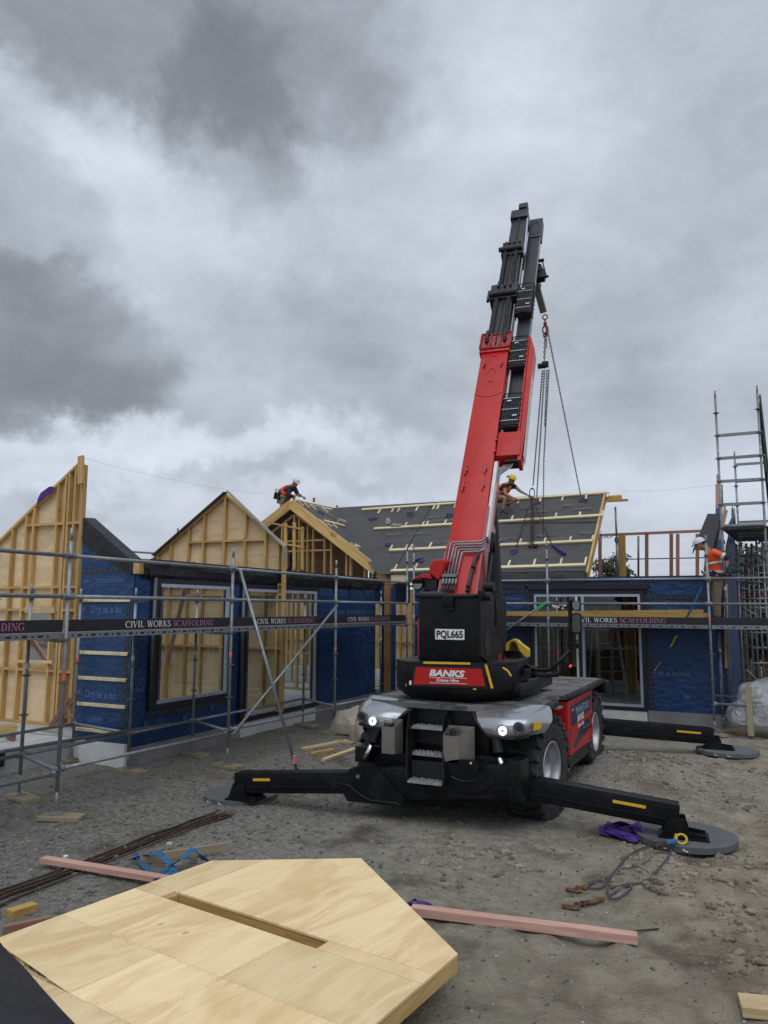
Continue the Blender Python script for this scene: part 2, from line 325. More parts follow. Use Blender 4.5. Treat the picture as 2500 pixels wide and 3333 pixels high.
def groundmat():
    m, t, b = newmat('ground'); n = t.nodes; L = t.links.new
    tc = n.new('ShaderNodeTexCoord'); P = tc.outputs['Object']
    def nz(s, d=6, r=.6, dist=0):
        a = n.new('ShaderNodeTexNoise'); L(P, a.inputs['Vector']); a.inputs['Scale'].default_value = s; a.inputs['Detail'].default_value = d; a.inputs['Roughness'].default_value = r; a.inputs['Distortion'].default_value = dist
        return a.outputs['Fac']
    def mapr(x, a, bb, c=0, d=1):
        q = n.new('ShaderNodeMapRange'); L(x, q.inputs[0]); q.inputs[1].default_value = a; q.inputs[2].default_value = bb; q.inputs[3].default_value = c; q.inputs[4].default_value = d; return q.outputs[0]
    def math(op, a, bb):
        q = n.new('ShaderNodeMath'); q.operation = op
        for i, v in enumerate((a, bb)):
            if isinstance(v, (int, float)): q.inputs[i].default_value = v
            else: L(v, q.inputs[i])
        return q.outputs[0]
    def mix(f, a, bb):
        q = n.new('ShaderNodeMix'); q.data_type = 'RGBA'; q.clamp_factor = True; L(f, q.inputs[0])
        for i, v in ((6, a), (7, bb)):
            if isinstance(v, tuple): q.inputs[i].default_value = rgb(v)
            else: L(v, q.inputs[i])
        return q.outputs[2]
    sx = n.new('ShaderNodeSeparateXYZ'); L(P, sx.inputs[0])
    # sand lies to the right and near, dark broken rock to the left under the scaffold
    side = math('ADD', math('ADD', sx.outputs[0], math('MULTIPLY', sx.outputs[1], -.18)), math('MULTIPLY', math('SUBTRACT', nz(.5, 5), .5), 4.5))
    fs = mapr(side, -7.4, -4.2)
    fs2 = mapr(side, -4.2, -1.4)
    gravel = mix(mapr(nz(16, 8, .7), .35, .65), (.130, .126, .112), (.36, .35, .32))
    mid = mix(mapr(nz(7, 8, .7), .35, .65), (.215, .203, .172), (.43, .410, .350))
    sand = mix(mapr(nz(3, 8, .65), .35, .68), (.260, .218, .155), (.50, .440, .335))
    c = mix(fs, gravel, mid); c = mix(fs2, c, sand)
    # dark damp soil patches and pale chips
    c = mix(mapr(nz(1.1, 5, .6), .54, .70), c, (.135, .112, .078))
    vo = n.new('ShaderNodeTexVoronoi'); L(P, vo.inputs['Vector']); vo.inputs['Scale'].default_value = 24; vo.inputs['Randomness'].default_value = 1
    chip = mapr(vo.outputs['Distance'], .22, .12)
    sp = n.new('ShaderNodeSeparateColor'); L(vo.outputs['Color'], sp.inputs[0])
    chip = math('MULTIPLY', chip, mapr(sp.outputs[0], .80, .86))
    c = mix(chip, c, (.46, .45, .41))
    L(c, b.inputs['Base Color']); b.inputs['Roughness'].default_value = .92; b.inputs['Specular IOR Level'].default_value = .2
    h = math('ADD', math('MULTIPLY', nz(55, 8, .75), 1.3), math('MULTIPLY', nz(5, 4, .6), 1.3))
    vg = n.new('ShaderNodeTexVoronoi'); L(P, vg.inputs['Vector']); vg.inputs['Scale'].default_value = 38
    h = math('ADD', h, math('MULTIPLY', vg.outputs['Distance'], -1.0))
    bp = n.new('ShaderNodeBump'); L(h, bp.inputs['Height']); bp.inputs['Strength'].default_value = 1.0; bp.inputs['Distance'].default_value = .028
    L(bp.outputs[0], b.inputs['Normal'])
groundmat()
def deckmat():
    m, t, b = newmat('deck_top'); n = t.nodes; L = t.links.new
    tc = n.new('ShaderNodeTexCoord'); br = n.new('ShaderNodeTexBrick'); L(tc.outputs['Object'], br.inputs['Vector'])
    br.inputs['Scale'].default_value = 1.0; br.inputs['Brick Width'].default_value = .34; br.inputs['Row Height'].default_value = .13; br.inputs['Mortar Size'].default_value = .0
    br.inputs['Color1'].default_value = (.016, .018, .022, 1); br.inputs['Color2'].default_value = (.19, .19, .195, 1)
    nz = n.new('ShaderNodeTexNoise'); L(tc.outputs['Object'], nz.inputs['Vector']); nz.inputs['Scale'].default_value = 6; nz.inputs['Detail'].default_value = 6
    mx = n.new('ShaderNodeMix'); mx.data_type = 'RGBA'; mr = n.new('ShaderNodeMapRange'); L(nz.outputs['Fac'], mr.inputs[0]); mr.inputs[1].default_value = .4; mr.inputs[2].default_value = .75; mr.inputs[4].default_value = .7
    L(mr.outputs[0], mx.inputs[0]); L(br.outputs['Color'], mx.inputs[6]); mx.inputs[7].default_value = (.16, .15, .135, 1)
    L(mx.outputs[2], b.inputs['Base Color']); b.inputs['Roughness'].default_value = .55
deckmat()

# ------------------------------------------------------------------ object helpers
WM = {}
def link(o, parent=None, W=None):
    COL.objects.link(o)
    W = W or Matrix.Identity(4)
    WM[o.name] = W
    if parent:
        o.parent = parent
        o.matrix_basis = WM[parent.name].inverted() @ W
    else:
        o.matrix_basis = W
    return o
def tag(o, label=None, cat=None, group=None, kind=None):
    if label: o['label'] = label
    if cat: o['category'] = cat
    if group: o['group'] = group
    if kind: o['kind'] = kind
    return o
def thing(name, label, cat, loc=(0, 0, 0), group=None):
    o = bpy.data.objects.new(name, None); o.empty_display_size = .1
    link(o, None, Matrix.Translation(V(loc)))
    return tag(o, label, cat, group)
def T(v): return Matrix.Translation(V(v))
class MB:
    def __init__(s): s.b = bmesh.new()
    def _add(s, mat, fn, **k):
        r = fn(s.b, **k); vs = r['verts']
        bmesh.ops.transform(s.b, matrix=mat, verts=vs); return vs
    def box(s, c, size, rot=None, bev=0, seg=2):
        mt = T(c) @ (rot.to_4x4() if rot else Matrix.Identity(4)) @ Matrix.Diagonal((*size, 1))
        vs = s._add(mt, bmesh.ops.create_cube, size=1.0)
        if bev:
            es = {e for v in vs for e in v.link_edges}
            bmesh.ops.bevel(s.b, geom=list(es), offset=bev, segments=seg, profile=.6, affect='EDGES')
        return s
    def b2(s, lo, hi, bev=0):
        lo, hi = V(lo), V(hi); d = hi - lo
        return s.box((lo + hi) / 2, [abs(x) for x in d], bev=bev)
    def bar(s, a, b, w, h, up=(0, 0, 1), bev=0):
        a, b = V(a), V(b); F = frame(a, b, up)
        return s.box((a + b) / 2, ((b - a).length, w, h), F, bev=bev)
    def cyl(s, a, b, r, r2=None, seg=12, caps=True):
        a, b = V(a), V(b); d = b - a
        F = d.to_track_quat('Z', 'Y').to_matrix().to_4x4()
        s._add(T((a + b) / 2) @ F, bmesh.ops.create_cone, cap_ends=caps, segments=seg, radius1=r, radius2=r if r2 is None else r2, depth=d.length)
        return s
    def ball(s, c, r, sub=2):
        r = (r, r, r) if isinstance(r, (int, float)) else r
        s._add(T(c) @ Matrix.Diagonal((*r, 1)), bmesh.ops.create_icosphere, subdivisions=sub, radius=1); return s
    def torus(s, c, axis, R, r, n=20, k=8, sc=(1, 1)):
        F = V(axis).to_track_quat('Z', 'Y').to_matrix()
        g = [[s.b.verts.new(V(c) + F @ V(((R + r * cos(2 * pi * j / k)) * cos(2 * pi * i / n) * sc[0], (R + r * cos(2 * pi * j / k)) * sin(2 * pi * i / n) * sc[1], r * sin(2 * pi * j / k)))) for j in range(k)] for i in range(n)]
        for i in range(n):
            for j in range(k):
                s.b.faces.new((g[i][j], g[(i + 1) % n][j], g[(i + 1) % n][(j + 1) % k], g[i][(j + 1) % k]))
        return s
    def tube(s, pts, r, seg=8, closed=False):
        pts = [V(p) for p in pts]; rs = r if isinstance(r, (list, tuple)) else [r] * len(pts)
        rings = []; nrm = None; n = len(pts)
        for i, p in enumerate(pts):
            d = (pts[min(i + 1, n - 1)] - pts[max(i - 1, 0)]).normalized()
            if nrm is None: nrm = d.orthogonal().normalized()
            nrm = (nrm - d * nrm.dot(d)).normalized(); bi = d.cross(nrm)
            rings.append([s.b.verts.new(p + (nrm * cos(2 * pi * j / seg) + bi * sin(2 * pi * j / seg)) * rs[i]) for j in range(seg)])
        for a, b in zip(rings[:-1], rings[1:]):
            for j in range(seg): s.b.faces.new((a[j], a[(j + 1) % seg], b[(j + 1) % seg], b[j]))
        s.b.faces.new(rings[0][::-1]); s.b.faces.new(rings[-1]); return s
    def prism(s, poly, ext):
        poly = [V(p) for p in poly]; ext = V(ext)
        a = [s.b.verts.new(p) for p in poly]; b = [s.b.verts.new(p + ext) for p in poly]; n = len(a)
        s.b.faces.new(a); s.b.faces.new(b[::-1])
        for i in range(n): s.b.faces.new((a[i], b[i], b[(i + 1) % n], a[(i + 1) % n]))
        return s
    def poly(s, pts):
        s.b.faces.new([s.b.verts.new(V(p)) for p in pts]); return s
    def grid(s, rows):
        g = [[s.b.verts.new(V(p)) for p in r] for r in rows]
        for i in range(len(g) - 1):
            for j in range(len(g[0]) - 1): s.b.faces.new((g[i][j], g[i][j + 1], g[i + 1][j + 1], g[i + 1][j]))
        return s
    def ribbon(s, pts, wv, th=.004):
        """flat webbing through pts, width vector wv (one or per point)"""
        pts = [V(p) for p in pts]; n = len(pts)
        wv = [V(w) for w in wv] if isinstance(wv[0], (tuple, list, Vector)) else [V(wv)] * n
        rows = []
        for i, p in enumerate(pts):
            d = (pts[min(i + 1, n - 1)] - pts[max(i - 1, 0)]); nn = d.cross(wv[i])
            nn = nn.normalized() * th if nn.length > 1e-6 else V((0, 0, th))
            rows.append([s.b.verts.new(q) for q in (p - wv[i] / 2 + nn, p + wv[i] / 2 + nn, p + wv[i] / 2 - nn, p - wv[i] / 2 - nn)])
        for a, b in zip(rows[:-1], rows[1:]):
            for j in range(4): s.b.faces.new((a[j], a[(j + 1) % 4], b[(j + 1) % 4], b[j]))
        s.b.faces.new(rows[0][::-1]); s.b.faces.new(rows[-1]); return s
    def build(s, name, mat, parent=None, label=None, smooth=False, origin=None, rot=None, mesh_only=False):
        bmesh.ops.recalc_face_normals(s.b, faces=s.b.faces[:])
        vs = s.b.verts
        if origin is None:
            c = V((0, 0, 0))
            lo = V([min(v.co[i] for v in vs) for i in range(3)]); hi = V([max(v.co[i] for v in vs) for i in range(3)])
            origin = (lo + hi) / 2
            if parent is None: origin.z = lo.z
        W = T(origin) @ (rot.to_4x4() if rot else Matrix.Identity(4))
        bmesh.ops.transform(s.b, matrix=W.inverted(), verts=vs[:])
        me = bpy.data.meshes.new(name); s.b.to_mesh(me); s.b.free()
        if smooth:
            for p in me.polygons: p.use_smooth = True
        me.materials.append(MATS[mat])
        o = bpy.data.objects.new(name, me); link(o, parent, W)
        if label: o['label'] = label
        return o
def autosmooth(o, ang=35):
    me = o.data
    for p in me.polygons: p.use_smooth = True
    bm = bmesh.new(); bm.from_mesh(me)
    for e in bm.edges:
        if len(e.link_faces) == 2 and e.calc_face_angle(0) > radians(ang): e.smooth = False
    bm.to_mesh(me); bm.free(); return o
def frame(a, b, up=(0, 0, 1)):
    x = (V(b) - V(a)).normalized(); up = V(up)
    y = up.cross(x)
    if y.length < 1e-3: y = V((0, 1, 0)).cross(x) if abs(x.y) < .9 else V((1, 0, 0)).cross(x)
    y.normalize(); z = x.cross(y)
    return Matrix((x, y, z)).transposed()
CACHE = {}
def bar(name, a, b, w, h, mat, parent=None, up=(0, 0, 1), label=None, bev=0):
    """squared timber from a to b; local X along it; alike pieces share mesh data"""
    a, b = V(a), V(b); L = (b - a).length
    k = (name, round(L, 3), round(w, 4), round(h, 4), mat, bev)
    if k not in CACHE:
        mb = MB(); mb.box((0, 0, 0), (L, w, h), bev=bev)
        me = bpy.data.meshes.new(name); mb.b.to_mesh(me); mb.b.free(); me.materials.append(MATS[mat]); CACHE[k] = me
    o = bpy.data.objects.new(name, CACHE[k])
    link(o, parent, T((a + b) / 2) @ frame(a, b, up).to_4x4())
    if label: o['label'] = label
    return o
def pipe(name, a, b, r, mat, parent=None, heads=False, seg=12, label=None):
    a, b = V(a), V(b); L = (b - a).length
    k = ('p', name, round(L, 3), round(r, 4), mat, heads)
    if k not in CACHE:
        mb = MB(); mb.cyl((-L / 2, 0, 0), (L / 2, 0, 0), r, seg=seg)
        if heads:
            for s in (-1, 1):
                mb.box((s * (L / 2 - .035), 0, 0), (.07, .045, .075), bev=.008, seg=1)
                mb.box((s * (L / 2 - .012), 0, .045), (.02, .018, .06))
        me = bpy.data.meshes.new(name); mb.b.to_mesh(me); mb.b.free(); me.materials.append(MATS[mat])
        for p in me.polygons: p.use_smooth = abs(p.normal.x) < .5
        CACHE[k] = me
    o = bpy.data.objects.new(name, CACHE[k]); link(o, parent, T((a + b) / 2) @ frame(a, b).to_4x4())
    if label: o['label'] = label
    return o
def placed(name, key, mk, mat, W, parent=None, label=None, smooth=False):
    """copy of a shared mesh placed by world matrix W"""
    if key not in CACHE:
        mb = MB(); mk(mb); bmesh.ops.recalc_face_normals(mb.b, faces=mb.b.faces[:])
        me = bpy.data.meshes.new(name); mb.b.to_mesh(me); mb.b.free(); me.materials.append(MATS[mat])
        if smooth:
            for p in me.polygons: p.use_smooth = True
        CACHE[key] = me
    o = bpy.data.objects.new(name, CACHE[key]); link(o, parent, W)
    if label: o['label'] = label
    return o
def textobj(name, s, o, xd, ud, h, mat, parent=None, shear=0, bold=0.0, width=None, align='LEFT', spacing=1.0, depth=.0015):
    cu = bpy.data.curves.new(name, 'FONT'); cu.body = s; cu.size = 1; cu.shear = shear; cu.offset = bold; cu.resolution_u = 3
    cu.align_x = 'LEFT'; cu.space_character = spacing; cu.extrude = 0
    ob = bpy.data.objects.new('tmp', cu); COL.objects.link(ob)
    me = bpy.data.meshes.new_from_object(ob)
    bpy.data.objects.remove(ob); bpy.data.curves.remove(cu)
    xs = [v.co.x for v in me.vertices]; ys = [v.co.y for v in me.vertices]
    capH = .70
    sy = h / capH; sx = sy if width is None else width / (max(xs) - min(xs))
    x0 = min(xs)
    for v in me.vertices: v.co.x = (v.co.x - x0) * sx; v.co.y *= sy
    if align == 'CENTER':
        w = (max(xs) - x0) * sx
        for v in me.vertices: v.co.x -= w / 2
    xd = V(xd).normalized(); ud = V(ud); ud = (ud - xd * ud.dot(xd)).normalized(); nd = xd.cross(ud)
    me.materials.append(MATS[mat])
    ob = bpy.data.objects.new(name, me)
    W = Matrix((xd, ud, nd)).transposed().to_4x4(); W.translation = V(o) + nd * depth
    return link(ob, parent, W)

# roman capitals with thick and thin strokes and serifs, for the scaffold boards
def serif_text(name, parts, o, xd, ud, h, total, parent):
    Tk, tn, sh, sx = .15, .045, .045, .09
    def stroke(pts, th): return ('s', pts, th)
    def arc(cx, cy, rx, ry, a0, a1, n=14): return [(cx + rx * cos(radians(a0 + (a1 - a0) * i / n)), cy + ry * sin(radians(a0 + (a1 - a0) * i / n))) for i in range(n + 1)]
    def stem(x): return [stroke([(x, 0), (x, 1)], Tk), ('r', x - Tk / 2 - sx, 0, x + Tk / 2 + sx, sh), ('r', x - Tk / 2 - sx, 1 - sh, x + Tk / 2 + sx, 1)]
    G = {
        'I': (stem(.2), .4),
        'L': (stem(.2) + [('r', .2, 0, .68, tn), ('r', .64, 0, .69, .24)], .72),
        'F': (stem(.2) + [('r', .2, 1 - tn, .66, 1), ('r', .62, .78, .66, 1), ('r', .2, .49, .5, .49 + tn), ('r', .47, .4, .51, .62)], .68),
        'D': (stem(.2) + [('a', arc(.26, .5, .48, .478, -90, 90))], .86),
        'R': (stem(.2) + [('a', arc(.3, .74, .30, .24, -90, 90)), ('r', .2, 1 - tn, .32, 1), ('r', .2, .48, .32, .48 + tn), stroke([(.38, .5), (.74, 0)], Tk * .9), ('r', .66, 0, .86, sh)], .84),
        'K': (stem(.2) + [stroke([(.26, .42), (.66, 1)], tn * 1.3), stroke([(.36, .56), (.74, 0)], Tk * .9), ('r', .56, 1 - sh, .80, 1), ('r', .62, 0, .86, sh)], .84),
        'C': ([('a', arc(.48, .5, .41, .48, 45, 315, 20)), ('r', .74, .66, .79, .98)], .86),
        'G': ([('a', arc(.48, .5, .41, .48, 45, 300, 20)), ('r', .74, .66, .79, .98), stroke([(.74, .08), (.74, .42)], Tk), ('r', .60, .40, .88, .44)], .92),
        'O': ([('a', arc(.50, .5, .43, .48, 0, 360, 26))], 1.0),
        'S': ([('a', arc(.33, .75, .23, .225, 20, 250, 12) + [(.36, .5)] + arc(.33, .26, .25, .235, 70, -160, 12)), ('r', .53, .70, .57, .95), ('r', .07, .06, .11, .30)], .64),
        'V': ([stroke([(.1, 1), (.42, 0)], Tk), stroke([(.42, 0), (.74, 1)], tn * 1.3), ('r', -.02, 1 - sh, .28, 1), ('r', .62, 1 - sh, .86, 1)], .84),
        'W': ([stroke([(.1, 1), (.36, 0)], Tk), stroke([(.36, 0), (.60, 1)], tn * 1.3), stroke([(.56, 1), (.84, 0)], Tk), stroke([(.84, 0), (1.08, 1)], tn * 1.3), ('r', -.02, 1 - sh, .28, 1), ('r', .46, 1 - sh, .74, 1), ('r', .98, 1 - sh, 1.2, 1)], 1.18),
        'A': ([stroke([(.08, 0), (.40, 1)], tn * 1.3), stroke([(.40, 1), (.74, 0)], Tk), ('r', .18, .32, .6, .32 + tn), ('r', -.03, 0, .2, sh), ('r', .6, 0, .86, sh)], .84),
        'N': ([('r', .11, 0, .16, 1), stroke([(.14, 1), (.76, 0)], Tk), ('r', .74, 0, .79, 1), ('r', -.02, 0, .28, sh), ('r', 0, 1 - sh, .2, 1), ('r', .63, 1 - sh, .92, 1)], .92),
        ' ': ([], .45)}
    adv = sum(G[c][1] + .07 for st, _ in parts for c in st)
    k = total / adv
    x = 0; xd = V(xd).normalized(); ud = V(ud).normalized(); nd = xd.cross(ud); outs = []
    for st, mt in parts:
        mb = MB(); lay = 0
        def q(ps):
            mb.b.faces.new([mb.b.verts.new(V((px_ * k + x * k, py_ * h, .0012 + lay * .0002))) for px_, py_ in ps])
        for c in st:
            for e in G[c][0]:
                lay = (lay + 1) % 7
                if e[0] == 'r': q([(e[1], e[2]), (e[3], e[2]), (e[3], e[4]), (e[1], e[4])])
                elif e[0] == 's':
                    (x0, y0), (x1, y1) = e[1]; t2 = e[2] / 2; q([(x0 - t2, y0), (x0 + t2, y0), (x1 + t2, y1), (x1 - t2, y1)])
                else:
                    ps = e[1]
                    L_ = []
                    for i, p in enumerate(ps):
                        a = V(ps[max(i - 1, 0)]); b = V(ps[min(i + 1, len(ps) - 1)]); d = (b - a).normalized(); nn = V((-d.y, d.x)); w = (tn + (Tk - tn) * abs(d.y) ** 1.3) / 2
                        L_.append((V(p) + nn * w, V(p) - nn * w))
                    for (a, b), (c2, d2) in zip(L_[:-1], L_[1:]): q([a, b, d2, c2])
            x += G[c][1] + .07
        if st.strip():
            me = bpy.data.meshes.new(name); mb.b.to_mesh(me); mb.b.free(); me.materials.append(MATS[mt])
            ob = bpy.data.objects.new(name, me)
            W = Matrix((xd, ud, nd)).transposed().to_4x4(); W.translation = V(o)
            link(ob, parent, W); outs.append(ob)
    return outs
# ================================================================== GROUND
SLAB = 0.36
_VG = {}
def vnoise(x, y, s, seed):
    if seed not in _VG: _VG[seed] = np.random.RandomState(seed).rand(256, 256)
    g = _VG[seed]
    X, Y = x * s + 500, y * s + 500
    i, j = np.floor(X).astype(int), np.floor(Y).astype(int); fx, fy = X - i, Y - j
    fx = fx * fx * (3 - 2 * fx); fy = fy * fy * (3 - 2 * fy)
    a = g[i % 256, j % 256]; b = g[(i + 1) % 256, j % 256]; c = g[i % 256, (j + 1) % 256]; d = g[(i + 1) % 256, (j + 1) % 256]
    return (a * (1 - fx) + b * fx) * (1 - fy) + (c * (1 - fx) + d * fx) * fy - .5
MOUND = (-1.55, 12.3)
def gz(x, y):
    x = np.asarray(x, float); y = np.asarray(y, float)
    side = np.clip((x - .18 * y + 4.2) / 3.0, 0, 1)            # churned sand on the right
    h = .05 * vnoise(x, y, .55, 1) + .035 * vnoise(x, y, 1.7, 2) + (.014 + .050 * side) * vnoise(x, y, 4.3, 3) + (.012 + .034 * side) * vnoise(x, y, 9.5, 4) + .010 * vnoise(x, y, 21, 5)
    h += side * (.030 * (.25 - np.abs(vnoise(x, y * .7, 6.1, 21))) + .010 * vnoise(x, y, 13.7, 22))
    # wheel ruts running along the right side
    h -= .035 * np.exp(-((np.mod(x - .30 * y + 4.2 + .25 * vnoise(x, y, .8, 31), 1.9) - .95) / .16) ** 2) * np.clip((x - .3 * y + 5.2) / 1.5, 0, 1) * (1 + vnoise(x, y, 3, 32))
    # boot prints and wheel ruts in the sand
    h -= .045 * side * np.clip(vnoise(x * 1.8, y, 3.1, 9) - .22, 0, 1) * 3
    d2 = ((x - MOUND[0]) / 1.25) ** 2 + ((y - MOUND[1]) / 1.15) ** 2
    h = h + .30 * np.exp(-d2 * 1.5) * (1 + .3 * vnoise(x, y, 3, 6))
    d3 = ((x + 7.9) / 1.2) ** 2 + ((y - 7.2) / 2.5) ** 2
    h = h - .02 * np.clip(y - 15, 0, 3)
    return h
def GZ(x, y): return float(gz(x, y))
def make_ground():
    xs = np.arange(-17, 7.001, .048); ys = np.arange(1.2, 20.001, .048)
    XX, YY = np.meshgrid(xs, ys); ZZ = gz(XX, YY)
    edge = np.minimum.reduce([XX + 17, 7 - XX, 20 - YY, YY - 1.2]); ZZ = ZZ * np.clip(edge / 1.0, 0, 1) + 0.004
    n, mm_ = XX.shape
    vs = np.stack([XX.ravel(), YY.ravel(), ZZ.ravel()], 1)
    idx = np.arange(n * mm_).reshape(n, mm_)
    q = np.stack([idx[:-1, :-1], idx[:-1, 1:], idx[1:, 1:], idx[1:, :-1]], -1).reshape(-1, 4)
    me = bpy.data.meshes.new('ground'); me.vertices.add(len(vs)); me.vertices.foreach_set('co', vs.ravel())
    me.loops.add(q.size); me.loops.foreach_set('vertex_index', q.ravel()); me.polygons.add(len(q))
    me.polygons.foreach_set('loop_start', np.arange(0, q.size, 4)); me.polygons.foreach_set('loop_total', np.full(len(q), 4))
    me.update(); me.validate()
    me.polygons.foreach_set('use_smooth', np.ones(len(q), bool)); me.materials.append(MATS['ground'])
    o = link(bpy.data.objects.new('ground', me)); tag(o, 'dark gravel and churned sand of the building site', kind='structure')
    mb = MB()
    R = 600
    for a, b in (((-R, -R), (R, 1.2)), ((-R, 20), (R, R)), ((-R, 1.2), (-17, 20)), ((7, 1.2), (R, 20))):
        mb.poly([(a[0], a[1], 0.002), (b[0], a[1], 0.002), (b[0], b[1], 0.002), (a[0], b[1], 0.002)])
    o = mb.build('ground', 'ground', origin=(0, 0, 0)); tag(o, 'flat bare earth running on beyond the site', kind='structure')
make_ground()
def stone_field(name, label, n, region, smin, smax, mat='stone', seed=1):
    """loose stones: low-poly rocks joined into one mesh"""
    rs = np.random.RandomState(seed)
    ico = bmesh.new(); bmesh.ops.create_icosphere(ico, subdivisions=1, radius=1)
    bv = np.array([v.co[:] for v in ico.verts]); bf = np.array([[v.index for v in f.verts] for f in ico.faces]); ico.free()
    VS, FS = [], []; k = 0; tries = 0
    while k < n and tries < n * 20:
        tries += 1
        p = region(rs)
        if p is None: continue
        s = smin + (smax - smin) * rs.rand() ** 3
        v = bv * (s * (.6 + .8 * rs.rand(3))) * (1 + .5 * (rs.rand(len(bv), 1) - .5))
        a = rs.rand() * 6.28; c, sn_ = math.cos(a), math.sin(a)
        v = v @ np.array([[c, sn_, 0], [-sn_, c, 0], [0, 0, .75]])
        v = v + np.array([p[0], p[1], GZ(p[0], p[1]) + s * .25])
        VS.append(v); FS.append(bf + k * len(bv)); k += 1
    me = bpy.data.meshes.new(name); me.from_pydata(np.concatenate(VS).tolist(), [], np.concatenate(FS).tolist()); me.materials.append(MATS[mat])
    o = link(bpy.data.objects.new(name, me)); return tag(o, label, kind='stuff')
def reg_left(rs):
    x = -9 + 6 * rs.rand(); y = 3.5 + 9 * rs.rand() ** 1.3
    d = abs(x + 6.3) / 1.6 + max(0, abs(y - 6.2) - 2.2) / 2
    return (x, y) if rs.rand() < math.exp(-d * d * .8) + .12 else None
stone_field('loose_stones', 'angular grey gravel scattered beside the rusty bars', 5200, reg_left, .007, .034, seed=3)
stone_field('loose_stones', 'scattered small stones on the sand in the foreground', 5200, lambda rs: (-5 + 7 * rs.rand(), 2.5 + 9 * rs.rand()), .0035, .017, seed=5)
simple('clod', (.13, .108, .08), (.30, .26, .20), .95, 0, 3, .6, 60, lo=.4, hi=.6)
def reg_clod(rs):
    x, y = -3 + 5 * rs.rand(), 2.5 + 11 * rs.rand()
    return (x, y) if vnoise(np.array([x]), np.array([y]), 1.2, 40)[0] + .1 * (x + 1) > .05 else None
stone_field('earth_clods', 'clumps of churned brown earth along the right side', 4200, reg_clod, .006, .045, mat='clod', seed=12)
stone_field('pale_chips', 'pale stone chips scattered over the sand and gravel', 1500, lambda rs: (-8 + 9 * rs.rand(), 2.5 + 10 * rs.rand()), .004, .014, mat='concrete', seed=13)
def reg_mound(rs):
    r = 1.9 * rs.rand() ** .6; a = rs.rand() * 6.28
    return (MOUND[0] + r * math.cos(a), MOUND[1] + r * math.sin(a))
stone_field('loose_stones', 'heap of fine grey gravel behind the crane wheels', 4500, reg_mound, .006, .022, seed=8)
def grass():
    rs = random.Random(4); mb = MB()
    for (cx, cy, sx_, sy_, n) in ((-8.45, 8.5, .6, .5, 500), (-7.9, 8.9, .5, .4, 300), (-8.3, 12.8, .3, .9, 220), (-8.3, 11.0, .3, .9, 160)):
        for i in range(n):
            x = rs.gauss(cx, sx_ * .5); y = rs.gauss(cy, sy_ * .5)
            if x < -8.78: continue
            z = GZ(x, y) + .004; a = rs.random() * 6.28; L_ = rs.uniform(.03, .10)
            d = V((cos(a), sin(a), rs.uniform(.0, .5))) * L_; w = V((-sin(a), cos(a), 0)) * .002
            mb.poly([(x - w.x, y - w.y, z), (x + w.x, y + w.y, z), (x + d.x, y + d.y, z + d.z)])
    tag(mb.build('dry_grass', 'grass_dry'), 'dry yellow straw strewn along the left foundation', kind='stuff')
grass()

# ================================================================== SLAB AND FOUNDATIONS
def slab(name, lo, hi, label, mat='concrete'):
    mb = MB(); mb.b2(lo, hi); return tag(mb.build(name, mat), label, kind='structure')
slab('floor_slab', (-22, -1, -.3), (-9.92, 9.28, SLAB - .01), 'concrete floor slab of the nearer left wing')
slab('floor_slab', (-22, 9.32, -.3), (-8.86, 26, SLAB), 'concrete floor slab inside the left wing')
slab('floor_slab', (-8.84, 18.2, -.3), (-.75, 26, SLAB - .012), 'concrete floor slab inside the right wing')
slab('foundation_wall', (-9.90, 9.24, -.3), (-8.80, 9.30, .335), 'white rendered base under the blue end wall', 'render_white')
slab('foundation_wall', (-8.84, 9.31, -.3), (-8.76, 12.15, .27), 'grey concrete base under the left window', 'concrete_wall')
slab('foundation_wall', (-8.84, 12.17, -.3), (-8.75, 14.95, .27), 'white rendered base under the left sliding door', 'render_white')
slab('foundation_wall', (-8.84, 14.97, -.3), (-8.76, 18.1, .29), 'grey concrete base under the blue wall beside the crane', 'concrete_wall')
YW = 18.1
slab('foundation_wall', (-8.7, YW - .04, -.3), (-2.12, YW + .06, .22), 'white rendered base under the right sliding door', 'render_white')
slab('foundation_wall', (-2.1, YW - .05, -.3), (-.62, YW + .06, .24), 'grey concrete base at the right end wall', 'concrete_wall')
slab('foundation_wall', (-10.0, -1, -.3), (-9.93, 9.22, .22), 'grey concrete edge of the nearer left slab', 'concrete_wall')
# black membrane folded over the slab edge
mb = MB(); mb.b2((-9.915, 2, .14), (-9.895, 8.0, .335)); tag(mb.build('slab_membrane', 'black_plastic'), 'strip of black damp membrane hanging over the left slab edge', 'membrane')

